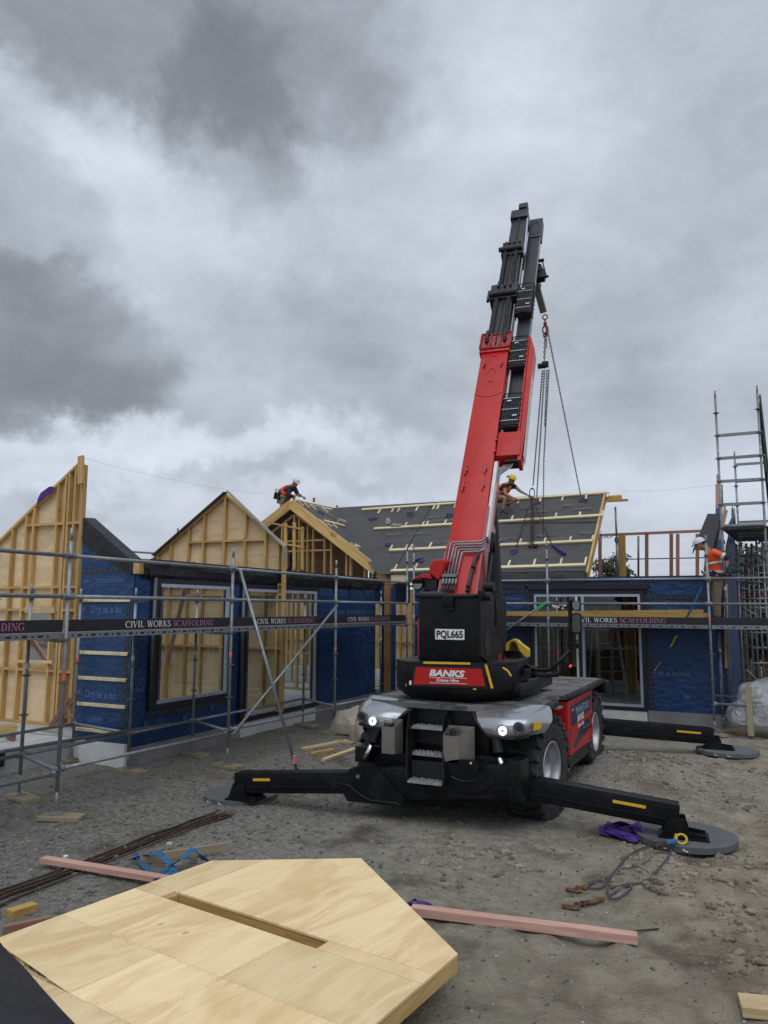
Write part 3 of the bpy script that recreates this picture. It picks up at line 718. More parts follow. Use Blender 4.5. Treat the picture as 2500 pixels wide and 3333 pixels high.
# ================================================================== WRAPPED WALLS
XW = -8.80
def opening_wall(t, horiz, fixed, a0, a1, z0, z1, holes, th, mat):
    """wall panel parts around openings. horiz: 'y' wall in plane x=fixed, 'x' wall in plane y=fixed"""
    ks = sorted({a0, a1, *[h[0] for h in holes], *[h[1] for h in holes]})
    sgn = -1 if horiz == 'y' else 1
    for i in range(len(ks) - 1):
        s, e = ks[i], ks[i + 1]; hs = [h for h in holes if h[0] <= s + 1e-6 and h[1] >= e - 1e-6]
        spans = [(z0, z1)] if not hs else [(z0, hs[0][2]), (hs[0][3], z1)]
        for (q0, q1) in spans:
            if q1 - q0 < .03: continue
            mb = MB()
            nx = max(2, int((e - s) / .12)); nz_ = max(2, int((q1 - q0) / .12)); rows = []
            for j in range(nz_ + 1):
                r = []
                for k in range(nx + 1):
                    aa = s + (e - s) * k / nx; zz = q0 + (q1 - q0) * j / nz_
                    ed = min(k, nx - k, j, nz_ - j) > 0
                    off = (mnoise.noise(V((aa * 2.3 + fixed, zz * 1.1, 3.7))) * .010 + mnoise.noise(V((aa * 1.0, zz * 6.0, fixed))) * .006) * ed
                    r.append((fixed + off, aa, zz) if horiz == 'y' else (aa, fixed + off, zz))
                rows.append(r)
            mb.grid(rows)
            if horiz == 'y': mb.b2((fixed - th, s, q0), (fixed - .03, e, q1))
            else: mb.b2((s, fixed + .03, q0), (e, fixed + th, q1))
            o = mb.build('wall_wrap', mat, t, smooth=True); autosmooth(o, 30)
def tape_run(t, a, b, w, nrm, mat='seal_tape', printed=True):
    """black printed flashing tape laid along a wall"""
    a, b, nrm = V(a), V(b), V(nrm); d = (b - a).normalized(); s = d.cross(nrm) * w / 2
    mb = MB(); mb.prism([a + s, b + s, b - s, a - s], nrm * .003)
    o = mb.build('sealing_tape', mat, t)
    if printed:
        mb = MB(); L_ = (b - a).length; k = 0.05; rs = random.Random(int(L_ * 1000))
        while k < L_ - .04:
            p = a + d * k + nrm * .0045; q = (d * .028 + s.normalized() * w * .42); w2 = (d * .4 - s.normalized() * .3).normalized() * .004
            mb.poly([p - q - w2, p + q - w2, p + q + w2, p - q + w2]); k += .095 + rs.random() * .03
        mb.build('tape_marking', 'tape_print', o)

# --- left wall (long) ---
lw = thing('wrapped_wall', 'long left wall wrapped in printed blue membrane with window and sliding door', 'wall', (XW, 9.3, .3))
W1 = (9.78, 11.80, .80, 2.92)      # window opening y0 y1 z0 z1
D1 = (12.22, 15.02, .30, 2.90)
opening_wall(lw, 'y', XW, 9.302, 18.05, .27, 3.0, [W1, D1], .14, 'wrap_blue')
NX = (1, 0, 0)
for (y0, y1, z0, z1) in (W1, D1):
    tape_run(lw, (XW + .012, y0 - .06, z0 - .05), (XW + .012, y0 - .06, z1), .11, NX)
    tape_run(lw, (XW + .012, y1 + .08, z0 - .05), (XW + .012, y1 + .08, z1), .11, NX)
tape_run(lw, (XW + .015, W1[0] - .12, W1[2] - .07), (XW + .015, W1[1] + .14, W1[2] - .07), .10, NX)
YD = (0, 1, 0)
def wt(par, s, y, z, h, mat='wrap_print', w=None): textobj('print', s, (XW, y, z), YD, (0, 0, 1), h, mat, par, bold=.012, width=w, depth=.020)
for py in (1962, 2254): wt(lw, 'duo', 9.36, pX(445, py, XW).z, .11, w=.24)
wt(lw, 'SA', 9.45, .47, .09, 'wrap_print_dim')
for k, y in enumerate((15.62, 16.42, 17.20, 17.75)):
    wt(lw, 'Dry as a bone!' if k < 3 else 'as a', y - (.0 if k else .05), pX(1100, 1999, XW).z, .12, w=.74 if k < 3 else .25)
    wt(lw, 'Dry as a bone!' if k < 3 else 'as a', y - .03, pX(1100, 2185, XW).z, .12, 'wrap_print_dim', w=.74 if k < 3 else .25)
for k, y in enumerate((15.12, 15.85, 16.62, 17.34)):
    z = pX(1100, 1927, XW).z
    wt(lw, 'SOLITEX EXTASANA', y, z, .075, w=.56)
    mb = MB()
    for (dz0, dz1) in ((-.035, -.030), (.085, .090), (-.06, -.054), (-.085, -.081)):
        mb.poly([(XW + .02, y - .02, z + dz0), (XW + .02, y + .60, z + dz0), (XW + .02, y + .60, z + dz1), (XW + .02, y - .02, z + dz1)])
    mb.build('print_lines', 'wrap_print', lw)
wt(lw, 'SOLITEX EXTASANA', 15.10, 1.66, .055, 'wrap_print_dim', w=.5)
# scattered fine print of the membrane
mb = MB(); rs = random.Random(11)
for (y0, y1, z0, z1, n) in ((9.35, 9.65, .4, 2.9, 70), (9.7, 12.1, .32, .72, 110), (11.95, 12.1, .8, 2.8, 10), (15.15, 17.95, .35, 2.95, 420)):
    for i in range(n):
        y = rs.uniform(y0, y1 - .1); z = rs.uniform(z0, z1); L_ = rs.uniform(.02, .22); hh = .004
        if rs.random() < .3: L_, hh = .006, rs.uniform(.02, .06)
        y2 = min(y1, y + L_); mb.poly([(XW + .019, y, z), (XW + .019, y2, z), (XW + .019, y2, z + hh), (XW + .019, y, z + hh)])
for y, z in ((9.62, .55), (10.55, .52), (11.3, .62), (15.6, .62), (16.3, .66), (17.1, .68)):
    mb.poly([(XW + .019, y, z), (XW + .019, y + .10, z), (XW + .019, y + .10, z + .11), (XW + .019, y + .05, z + .085), (XW + .019, y, z + .11)])
mb.build('fine_print', 'wrap_print_dim', lw)
for s, mt, y, z, h in (('flexi', 'rust_orange', 9.56, 1.78, .075), ('ORCON F', 'pink_mark', 9.55, 2.06, .035)):
    textobj('print', s, (XW, y, z), (0, 0, 1), (0, -1, 0), h, mt, lw, bold=.01, depth=.02)
# fascia wrapped in black plastic
fa = thing('fascia_beam', 'wooden eave beam of the left wing wrapped in crumpled black plastic', 'beam', (XW, 9.4, 2.95))
mb = MB(); rows = []
for j, (dx, z) in enumerate(((.02, 2.90), (.05, 2.97), (.06, 3.08), (.055, 3.17), (-.02, 3.225), (-.25, 3.235))):
    rows.append([(XW + dx + .022 * mnoise.noise(V((k * .12, j * 1.1, .5))) + .012 * mnoise.noise(V((k * .35, j * .7, 2.5))), 9.45 + k * .055, z + .012 * mnoise.noise(V((k * .16, j, 7)))) for k in range(161)])
mb.grid(rows); o = mb.build('plastic_wrap', 'black_plastic', fa)
bar('timber_core', (XW - .08, 9.30, 3.07), (XW - .08, 18.0, 3.07), .09, .26, 'stud', fa)
bar('timber_core', (XW + .055, 9.26, 3.06), (XW - .04, 9.50, 3.06), .10, .17, 'barge', fa)
mb = MB(); mb.b2((XW + .06, 9.55, 3.20), (XW + .10, 17.9, 3.225)); mb.build('drip_edge', 'black_frame', fa)
wt(lw, 'Dry as', 17.5, 2.72, .0851, 'wrap_print_dim')

# --- windows ---
def glazed(name, label, cat, horiz, fx, a0, a1, z0, z1, mulls=(), out=1, floor=False):
    """aluminium joinery: outer frame, pale sash strips, mullions, panes"""
    t = thing(name, label, cat, (fx, a0, z0) if horiz == 'y' else (a0, fx, z0))
    def P(a, z, d): return V((fx + d * out, a, z)) if horiz == 'y' else V((a, fx - d * out, z))
    def strip(nm, pa, pb, w, dpt, mat, d=0.0):
        a, z = pa; a2, z2 = pb
        up = (1, 0, 0) if horiz == 'y' else (0, 1, 0)
        return bar(nm, P(a, z, d), P(a2, z2, d), w, dpt, mat, t, up=up)
    F = .085
    strip('frame', (a0, z1 - F / 2), (a1, z1 - F / 2), F, .12, 'black_frame', .0)
    strip('frame', (a0, z0 + F / 2), (a1, z0 + F / 2), F, .12, 'black_frame', .0)
    strip('frame', (a0 + F / 2, z0 + F), (a0 + F / 2, z1 - F), F, .12, 'black_frame', .0)
    strip('frame', (a1 - F / 2, z0 + F), (a1 - F / 2, z1 - F), F, .12, 'black_frame', .0)
    i0, i1, j0, j1 = a0 + F, a1 - F, z0 + F, z1 - F
    s = .055
    strip('protective_film', (i0, j1 - s / 2), (i1, j1 - s / 2), s, .05, 'alu', .05)
    strip('protective_film', (i0, j0 + s / 2), (i1, j0 + s / 2), s, .05, 'alu', .05)
    strip('protective_film', (i1 - s / 2, j0 + s), (i1 - s / 2, j1 - s), s, .05, 'alu', .05)
    strip('sash', (i0 + s / 2, j0 + s), (i0 + s / 2, j1 - s), s, .05, 'alu_dark' if horiz == 'y' else 'alu', .05)
    for mm_, wd, mt in mulls: strip('mullion', (mm_, j0 + s), (mm_, j1 - s), wd, .07, mt, .045)
    ed = [i0 + s] + sorted(m_[0] for m_ in mulls) + [i1 - s]; ed2 = []
    for q0, q1 in zip(ed[:-1], ed[1:]):
        if q1 - q0 < .2: continue
        mb = MB(); a, b = P(q0, j0 + s, .01), P(q1, j1 - s, .016)
        mb.b2([min(a[i], b[i]) for i in range(3)], [max(a[i], b[i]) for i in range(3)]); mb.build('pane', 'glass', t)
    return t
glazed('window', 'large fixed window with black frame in the left blue wall', 'window', 'y', XW - .02, *W1)
glazed('sliding_door', 'glazed sliding door in the left blue wall, behind the crossed scaffold tubes', 'door', 'y', XW - .02, *D1, mulls=((13.46, .07, 'alu'), (13.56, .05, 'label_white'), (13.62, .05, 'black_frame')))
D2 = (-4.68, -2.10, .22, 2.88)
dR = glazed('sliding_door', 'glazed sliding door in the right blue wall, behind the wing mirrors', 'door', 'x', YW - .0, *D2, mulls=((-3.60, .05, 'label_white'), (-3.52, .06, 'black_frame'), (-3.46, .06, 'alu')))
bar('handle', (-2.28, YW - .09, 1.42), (-2.28, YW - .09, 1.62), .04, .05, 'black_frame', dR)
# downpipe-like black post beside the left door
for y_, lb in ((12.16, 'tall black corner trim between left window and sliding door'), (9.72, 'tall black trim at the near side of the left window')):
    o = pipe('corner_trim', (XW + .045, y_, .36 if y_ > 12 else .8), (XW + .045, y_, 2.93), .035, 'alu_dark'); tag(o, lb, 'trim')

# --- right wall ---
rw = thing('wrapped_wall', 'right wall wrapped in printed blue membrane under the dark roof', 'wall', (-4, YW, .22))
opening_wall(rw, 'x', YW, -7.72, -.62, .24, 3.16, [D2], .14, 'wrap_blue')
NYm = (0, -1, 0)
for a in (D2[0] - .08, D2[1] + .08): tape_run(rw, (a, YW - .014, .28), (a, YW - .014, 3.0), .10, NYm)
tape_run(rw, (-5.9, YW - .014, 3.0), (-2.0, YW - .014, 3.0), .12, NYm)
tape_run(rw, (-2.02, YW - .017, 2.72), (-.7, YW - .017, 2.72), .09, NYm)
tape_run(rw, (-5.95, YW - .016, 2.86), (-4.8, YW - .016, 2.86), .09, NYm)
XD = (1, 0, 0)
def wr(s, x, z, h, mat='wrap_print', w=None): textobj('print', s, (x, YW, z), XD, (0, 0, 1), h, mat, rw, bold=.012, width=w, depth=.022)
wr('SOLITEX EXTASANA', -5.62, 2.66, .075, w=.70)
wr('Dry as a bone!', -5.6, 2.16, .10, w=.80); wr('y as a bone!', -1.98, 2.15, .10, w=.74); wr('Dry', -1.08, 2.13, .10, 'wrap_print_dim')
wr('y as a bone!', -1.98, 1.02, .11, w=.76); wr('Dry as', -1.06, .98, .11, 'wrap_print_dim', w=.40)
wr('Dry as a bone!', -6.6, 2.16, .10, w=.80); wr('Dry as a bone!', -5.7, 1.05, .10, 'wrap_print_dim', w=.80)
mb = MB(); rs = random.Random(5)
for (x0, x1, z0, z1, n) in ((-1.98, -.7, .3, 3.1, 300), (-5.9, -4.85, .3, 3.1, 160)):
    for i in range(n):
        x = rs.uniform(x0, x1 - .1); z = rs.uniform(z0, z1); L_ = rs.uniform(.03, .3); hh = .005
        if rs.random() < .3: L_, hh = .008, rs.uniform(.03, .10)
        x2 = min(x1, x + L_); mb.poly([(x, YW - .02, z), (x2, YW - .02, z), (x2, YW - .02, z + hh), (x, YW - .02, z + hh)])
mb.b2((-1.36, YW - .021, .52), (-1.24, YW - .019, .63)); mb.build('fine_print', 'wrap_print_dim', rw)
# top flashing strip sagging along the wall head
mb = MB(); mb.b2((-3.4, YW - .03, 3.10), (-.66, YW + .10, 3.20)); mb.build('head_wrap', 'wrap_blue_dark', rw)
bar('window_head_trim', (-4.75, YW - .05, 2.96), (-2.0, YW - .05, 2.96), .08, .10, 'black_frame', rw)

# --- end wall (left blade) with sloped top ---
YE = 9.30
ew = thing('wrapped_end_wall', 'blue wrapped gable end wall left of the window, its sloped top under black plastic', 'wall', (-9.4, YE, .33))
p_tl = pY(270, 1690, YE); p_tr = pY(432, 1835, YE)
xL, xR = -9.93, XW - .012
mb = MB(); mb.prism([(xL, YE - .006, .33), (xR, YE - .006, .33), (xR, YE - .006, 3.05), (p_tl.x + .02, YE - .006, p_tl.z - .06)], (0, .14, 0)); mb.build('wall_wrap', 'wrap_blue', ew)
# black cape over the slope
mb = MB(); rows = []
def cpx(a, b, s, Y_): return pY(a[0] + (b[0] - a[0]) * s, a[1] + (b[1] - a[1]) * s, Y_)
for j in range(15):
    s = j / 14; a = cpx((271, 1684), (444, 1838), s, YE - .03); b = cpx((268, 1768), (424, 1874), s, YE - .03)
    r = [a + V((.03, .30, -.25)), a + V((.02, .24, .01))]
    for q in range(6):
        p = a.lerp(b, q / 5); w = .020 * mnoise.noise(V((s * 5 + q * .5, q * .6 - s * 3, 1.3))); r.append(p + V((0, -abs(w) if q else 0, .010 * mnoise.noise(V((s * 6, q, 5))) if 0 < q else 0)))
    rows.append(r)
mb.grid(rows); mb.build('plastic_cape', 'black_plastic', ew)
tape_run(ew, (xL, YE - .007, pY(340, 1859, YE).z), (xR - .1, YE - .007, pY(340, 1859, YE).z), .07, NYm)
tape_run(ew, (xR - .09, YE - .007, .36), (xR - .09, YE - .007, 2.60), .085, NYm)
def we(s, x, z, h, mat='wrap_print', w=None): textobj('print', s, (x, YE, z), XD, (0, 0, 1), h, mat, ew, bold=.014, width=w, depth=.010)
zs1, zs2, zs3 = [pY(350, py, YE).z for py in (1897, 1994, 2274)]
we('SOLITEX EXTASANA', xL + .30, zs1, .07, w=.62); we('ANA', xL + .03, zs1, .07, w=.14); we('e!', xL + .03, zs2 + .03, .10); we('Dry as a bo', xL + .24, zs2, .12, w=.66)
we('e!', xL + .03, zs3 + .04, .10); we('Dry as a bo', xL + .20, zs3, .12, w=.66); we('e bo', xL + .2, 2.75, .10, 'wrap_print_dim')
mb = MB(); rs = random.Random(2)
for i in range(200):
    x = rs.uniform(xL + .02, xR - .4); z = rs.uniform(.45, 2.5); L_ = rs.uniform(.03, .25); hh = .004
    mb.poly([(x, YE - .009, z), (x + L_, YE - .009, z), (x + L_, YE - .009, z + hh), (x, YE - .009, z + hh)])
for dz in (-.03, .10): mb.poly([(xL + .28, YE - .009, zs1 + dz), (xR - .14, YE - .009, zs1 + dz), (xR - .14, YE - .009, zs1 + .006 + dz), (xL + .28, YE - .009, zs1 + .006 + dz)])
mb.b2((xL + .26, YE - .006, .62), (xL + .60, YE - .009, .70)); mb.build('fine_print', 'wrap_print_dim', ew)
# castellated cavity battens
for k, py in enumerate((1955, 2126, 2210, 2296, 2380)):
    z = pY(330, py, YE - .02).z
    t_ = [bar('cavity_batten', (xL + .01 + i * .152, YE - .025, z), (xL + .157 + i * .152, YE - .025, z), .035, .045 if k else .035, 'batten', ew) for i in range(7)]
    bar('cavity_batten', (xL + .01, YE - .018, z + .020), (xR - .04, YE - .018, z + .020), .018, .02, 'batten', ew)

# ================================================================== FRAMED WALLS
def gable_frame(name, label, Y, top, zb, studs, nogs, sheet_mat='ply', depth=.09, stud_mat='stud', sheet=True, skip=None, extra=()):
    """top: list of (x,z) along the raking top plate; studs: x positions; nogs: list of (x0,x1,z)"""
    x0, x1 = top[0][0], top[-1][0]
    t = thing(name, label, 'framed wall', ((x0 + x1) / 2, Y, zb))
    def ztop(x):
        for (a, za), (b, zb_) in zip(top[:-1], top[1:]):
            if a - 1e-6 <= x <= b + 1e-6: return za + (zb_ - za) * (x - a) / (b - a)
        return top[-1][1]
    if sheet:
        # sheets 1.2 m wide, butted
        xs = []; x = x0
        while x < x1 - .01: xs.append((x, min(x + 1.2, x1))); x += 1.2
        for (a, b) in xs:
            mids = [q for q, _ in top if a < q < b]
            zs = [(zb, 2.42)] if True else []
            poly_top = [(a, ztop(a))] + [(q, ztop(q)) for q in mids] + [(b, ztop(b))]
            holes = skip or []
            def sheetpoly(pl):
                mb = MB(); mb.prism([(px_, Y + depth + .002, pz_) for px_, pz_ in pl], (0, .012, 0))
                o = mb.build('plywood_sheet', sheet_mat, t); return o
            h = [q for q in holes if q[0] < b and q[1] > a]
            if h:
                hx0, hx1, hz0, hz1 = h[0]; c0, c1 = max(a, hx0), min(b, hx1)
                sheetpoly([(a, zb), (b, zb), (b, hz0), (a, hz0)])
                if c0 - a > .02: sheetpoly([(a, hz0), (c0, hz0), (c0, hz1), (a, hz1)])
                if b - c1 > .02: sheetpoly([(c1, hz0), (b, hz0), (b, hz1), (c1, hz1)])
                sheetpoly([(a, hz1), (b, hz1)] + [(px_, pz_) for px_, pz_ in poly_top[::-1]])
            else:
                sheetpoly([(a, zb), (b, zb)] + [(px_, pz_) for px_, pz_ in poly_top[::-1]])
    for x in studs:
        zt = ztop(x) - .05
        if zt > zb + .1: bar('stud', (x, Y + depth / 2, zb + .045), (x, Y + depth / 2, zt), .045, depth, stud_mat, t, up=(0, 1, 0))
    bar('bottom_plate', (x0, Y + depth / 2, zb + .022), (x1, Y + depth / 2, zb + .022), depth, .045, stud_mat, t)
    for (a, za), (b, zb_) in zip(top[:-1], top[1:]):
        bar('top_plate', (a, Y + depth / 2, za - .022), (b, Y + depth / 2, zb_ - .022), depth, .045, stud_mat, t)
    ss = sorted(studs)
    for (a, b, z) in nogs:
        for s, e in zip(ss[:-1], ss[1:]):
            if s >= a - .03 and e <= b + .03 and e - s > .12 and z < min(ztop(s), ztop(e)) - .05:
                bar('nogging', (s + .0225, Y + depth / 2, z), (e - .0225, Y + depth / 2, z), depth, .045, stud_mat, t)
    for e in extra: bar(*e[:2], *e[2:], t) if False else None
    return t, ztop
# left half gable, studs seen from inside
YA = 9.95
def xA(px, py): return pY(px, py, YA).x
def zA(px, py): return pY(px, py, YA).z
pk = pY(255, 1505, YA); lft = pY(-260, 2005, YA)
studsA = [pY(px, 2200, YA).x for px in (-250, -180, -110, -45, 2, 58, 66, 84, 150, 176, 186, 200, 214)]
studsA = sorted({round(v, 3) for v in [pY(a, 1900, YA).x for a in (-240, -160, -90, -30, 28, 72, 96, 170, 196, 206, 226, 250)]})
zb_ = SLAB
gA, zt_ = gable_frame('framed_gable', 'tall left half gable of studs and plywood, rising to a point at the photo edge', YA,
    [(lft.x, lft.z), (pk.x, pk.z)], zb_, studsA, [(-20, 0, zA(60, 2178)), (-20, 0, zA(60, 1985)), (-20, 0, zA(60, 1912)), (-20, 0, zA(210, 1703))], skip=[(xA(86, 2000), xA(176, 2000), zA(130, 2160), zA(130, 1990))])
bar('cap_board', pY(264, 1574, YA - .06), pY(264, 1484, YA - .06), .12, .045, 'barge', gA, up=(0, 1, 0))
bar('lintel', pY(84, 1985, YA - .02), pY(180, 1985, YA - .02), .05, .12, 'stud_pale', gA)
bar('sill', pY(56, 2152, YA - .02), pY(172, 2155, YA - .02), .05, .05, 'stud_pale', gA)
# gable B in the left wing, full height, seen above the eave and through the glass
YB = 13.35
gb0 = pY(500, 1812, YB); gb1 = pY(735, 1608, YB); gb2 = pY(925, 1775, YB)
stB = [pY(px, 1800, YB).x for px in (512, 553, 611, 660, 727, 795, 862, 905, 922)]
stB = [gb0.x - .02, *stB]
zn = pY(700, 1762, YB).z
gB, _ = gable_frame('framed_gable', 'middle plywood gable with full-height studs inside the left wing', YB,
    [(gb0.x - 1.2, gb0.z - .9), (gb0.x, gb0.z), (gb1.x, gb1.z), (gb2.x, gb2.z)], SLAB, [gb0.x - 1.15, gb0.x - .6] + stB,
    [(-20, 0, zn), (-20, 0, zn - .95), (-20, 0, pY(620, 2102, YB).z + .0), (-20, 0, pY(620, 1937, YB).z)], sheet_mat='ply')
# dark line and white wrapped rafter edge of gable B
mb = MB(); rows = []
e0 = pY(737, 1600, YB - .1); e1 = pY(905, 1762, YB - .1); e2 = pY(920, 1782, YB - .1); e3 = pY(918, 1830, YB - .1)
for p, q in ((e0, .0), (e0.lerp(e1, .5), .0), (e1, .0), (e2, .02), (e3, .03)):
    rows.append([p + V((q, -.02, .0)), p + V((.028 + q, -.02, .02)), p + V((.03 + q, .05, .02)), p + V((.03 + q, .05, -.02))])
mb.grid(rows); mb.build('white_flashing', 'paper_grey', gB)
bar('dark_cap', pY(500, 1808, YB - .03), pY(735, 1602, YB - .03), .14, .02, 'alu_dark', gB)

# ================================================================== MAIN ROOF
YC = 18.55                                   # gable C plane
Cp = pY(952, 1628, YC); Ce = pY(1285, 1893, YC); Cl = pY(860, 1715, YC)
slopeC = (Cp.z - Ce.z) / (Ce.x - Cp.x)
# right wing roof plane through eave and ridge lines
EV = V((-3.34, YW - .10, pY(1910, 1858, YW - .10).z)); YR = 20.9; RG = V((-3.2, YR, pY(1985, 1600, YR).z))
sR = (RG.z - EV.z) / (YR - EV.y)
NR = V((0, -sR, 1)).normalized()
def oR(px, py, off=0): return pN(px, py, EV + NR * off, NR)
# left (C) right-hand slope plane: runs along Y
NC = V((slopeC, 0, 1)).normalized()
def oC(px, py, off=0): return pN(px, py, Cp + NC * off, NC)
rf = thing('membrane_roof', 'unfinished roof covered in dark grey printed membrane, without its tiles', 'roof', (-6, 19, 3.3))
xv0 = Cp.x                                   # valley: intersection of the planes
def zR(y): return EV.z + (y - EV.y) * sR
def zC(x): return Cp.z - (x - Cp.x) * slopeC
def valley_x(y): return Cp.x + (Cp.z - zR(y)) / slopeC
def sheet_grid(mb, f, na, nb, amp):
    rows = []
    for j in range(nb + 1):
        r = []
        for i in range(na + 1):
            p, n = f(i / na, j / nb); w = amp * (mnoise.noise(p * 1.3) + .7 * mnoise.noise(V((p.x * 5 + p.y, p.y * 1.2, p.z * 5)))) if 0 < i < na and 0 < j < nb else 0
            r.append(p + n * w)
        rows.append(r)
    mb.grid(rows)
seams = [(-8.30, -8.30), (-6.10, -6.10)]
xr = EV.x
def fR(xa, xb):
    def g(a, b):
        y = EV.y + (YR - EV.y) * b
        x0 = max(valley_x(y), -99) if xa is None else xa
        x = x0 + (xb - x0) * a
        return V((x, y, zR(y))), NR
    return g
for (xa, xb) in ((None, -8.30), (-8.28, -6.05), (-6.03, xr)):
    mb = MB(); sheet_grid(mb, fR(xa, xb), 26, 26, .010); mb.build('membrane_sheet', 'membrane', rf, smooth=True)
def fC(a, b):
    # b along Y from gable to valley; a from ridge down to eave
    x = Cp.x + (Ce.x + .12 - Cp.x) * a; z = zC(x)
    yv = EV.y + (z - EV.z) / sR
    y = YC + (max(yv, YC + .02) - YC) * b
    return V((x, y, z)), NC
mb = MB(); sheet_grid(mb, fC, 26, 18, .010); mb.build('membrane_sheet', 'membrane', rf, smooth=True)
mb = MB(); mb.prism([(Cp.x, YC, Cp.z), (Cp.x, YC + 4, Cp.z), (Cp.x - 3, YC + 4, Cp.z - 1.95), (Cp.x - 3, YC, Cp.z - 1.95)], (0, 0, -.05)); mb.build('membrane_sheet', 'membrane', rf)
# roof undersides / rafters box below membrane
mb = MB(); mb.prism([V((-8.4, EV.y + .05, zR(EV.y) - .18)), V((xr - .02, EV.y + .05, zR(EV.y) - .18)), V((xr - .02, YR, zR(YR) - .18)), V((-11.5, YR, zR(YR) - .18))], (0, 0, .14)); mb.build('rafter_layer', 'dark_ply', rf)
# fascia: dark membrane turn down under the eave
mb = MB(); mb.b2((-7.9, EV.y + .0, EV.z - .20), (xr - .02, EV.y + .03, EV.z - .012)); mb.build('eave_board', 'membrane', rf)
mb = MB(); mb.b2((-8.35, EV.y + .035, EV.z - .24), (-5.4, EV.y + .06, EV.z - .02)); mb.build('eave_board', 'batten', rf)
# barge board at the right end
b0 = V((xr + .02, EV.y - .02, zR(EV.y - .02) - .10)); b1 = V((xr + .02, YR, zR(YR) - .10))
bar('barge_board', b0, b1, .045, .22, 'barge', rf, up=NR)
bar('ridge_beam_end', (xr + .05, YR - .1, RG.z - .20), (xr + .45, YR - .1, RG.z - .20), .09, .14, 'beam', rf)
bar('ridge_beam_end', (xr + .05, YR - .18, RG.z - .28), (xr + .62, YR - .18, RG.z - .28), .12, .05, 'beam', rf)
# seams between roof sheets
for (x, w) in ((-8.29, .02), (-6.04, .02)):
    a = V((x, EV.y, zR(EV.y))) + NR * .010; b = V((x, YR, zR(YR))) + NR * .010
    bar('seam', a, b, .028, .006, 'black_frame', rf, up=NR)
tape_run(rf, oR(1640, 1702, .014), oR(1955, 1698, .014), .04, NR)
# rows of battens with the short rafters' counter battens sticking up
def rowR(a, b, stubs, segs=()):
    for (p, q) in zip([a] + list(segs), list(segs) + [b]):
        A, B = oR(*p, .03), oR(*q, .03); d = (B - A).normalized()
        bar('batten', A + d * .01, B - d * .01, .09, .045, 'batten', rf, up=NR)
    up = V((0, 1, sR)).normalized()
    for (sx_, sy_) in stubs:
        p = oR(sx_, sy_, .016); bar('counter_batten', p - up * .05, p + up * .20, .045, .032, 'batten', rf, up=NR)
rowR((1178, 1659), (1984, 1603), [(1232, 1668), (1276, 1664), (1296, 1663), (1355, 1660), (1410, 1655), (1424, 1654), (1480, 1650), (1686, 1636), (1757, 1632), (1830, 1627), (1907, 1621), (1977, 1615)], [(1418, 1642)])
rowR((1217, 1721), (1964, 1677), [(1318, 1713), (1374, 1710), (1388, 1709), (1447, 1705), (1665, 1692), (1808, 1683), (1886, 1680), (1960, 1676)], [(1370, 1712)])
rowR((1268, 1791), (1930, 1760), [(1270, 1788), (1320, 1786), (1336, 1785), (1398, 1780), (1604, 1772), (1620, 1771), (1692, 1768), (1772, 1765), (1855, 1761), (1928, 1757)], [(1318, 1789)])
rowR((1272, 1858), (1908, 1838), [(1285, 1852), (1352, 1848), (1655, 1840), (1738, 1836), (1825, 1833), (1905, 1830)], ())
# battens on gable C slope
def rowC(a, b, stubs):
    A, B = oC(*a, .03), oC(*b, .03); bar('batten', A, B, .09, .045, 'batten', rf, up=NC)
    dn = V((1, 0, -slopeC)).normalized()
    for (sx_, sy_) in stubs:
        p = oC(sx_, sy_, .016); bar('counter_batten', p - dn * .04, p + dn * .30, .045, .032, 'batten', rf, up=NC)
rowC((962, 1627), (1110, 1658), [(966, 1628), (986, 1634), (1008, 1641), (1046, 1650), (1080, 1658)])
rowC((1056, 1695), (1150, 1719), [(1042, 1693), (1058, 1696), (1076, 1700)])
rowC((1158, 1776), (1192, 1786), [(1144, 1769), (1160, 1773)])
# membrane printing
for (px, py, s) in ((1690, 1660, 0), (1830, 1652, 0), (1612, 1762, 0), (1745, 1750, 0), (1885, 1742, 0), (1390, 1690, 0), (1955, 1642, 1)):
    p = oR(px, py, .0); w = .55 if not s else .2
    textobj('membrane_print', 'MENTO' if not s else 'ME', p, (1, 0, 0), (0, 1, sR), .13, 'membrane_print', rf, shear=.3, bold=.012, width=w, depth=.022)
    if not s: textobj('membrane_print', '1000', p + V((.32, -.17, -.17 * sR)), (1, 0, 0), (0, 1, sR), .13, 'membrane_print', rf, bold=.02, width=.50, depth=.022)
for (px, py) in ((1262, 1738), (1352, 1734), (1392, 1764)):
    p = oR(px, py, .0)
    textobj('membrane_print', 'MENTO', p, (1, 0, 0), (0, -1, -sR), .13, 'membrane_print', rf, shear=.3, bold=.012, width=.5, depth=-.022)
# gable C: timber barge boards and studs
bz = -.11
bar('barge_board', (Cp.x - .02, YC - .04, Cp.z + bz), (Ce.x, YC - .04, Ce.z + bz + .03), .06, .27, 'barge', rf, up=(slopeC, 0, 1))
bar('barge_board', (Cp.x - .02, YC - .035, Cp.z + bz), (Cp.x - 1.7, YC - .035, Cp.z + bz - 1.7 * .63), .06, .25, 'barge', rf, up=(-slopeC, 0, 1))
q = (V((Ce.x, YC - .08, Ce.z + bz + .03)) - V((Cp.x, YC - .08, Cp.z + bz))); q = V((Cp.x, YC - .08, Cp.z + bz)) + q * .84
bar('black_strap', q + V((-.02, 0, 0)), q + V((.05, 0, -.04)), .012, .275, 'black_frame', rf, up=(slopeC, 0, 1))
textobj('pencil_mark', 'B5', V((Cp.x + 1.32, YC - .075, Cp.z - 1.32 * slopeC - .12)), (1, 0, -.35), (.35, 0, 1), .10, 'brown_post', rf, width=.18)
gcx = [pY(px, 1800, YC).x for px in (908, 948, 964, 992, 1010, 1048, 1070, 1120, 1134, 1180, 1205)]
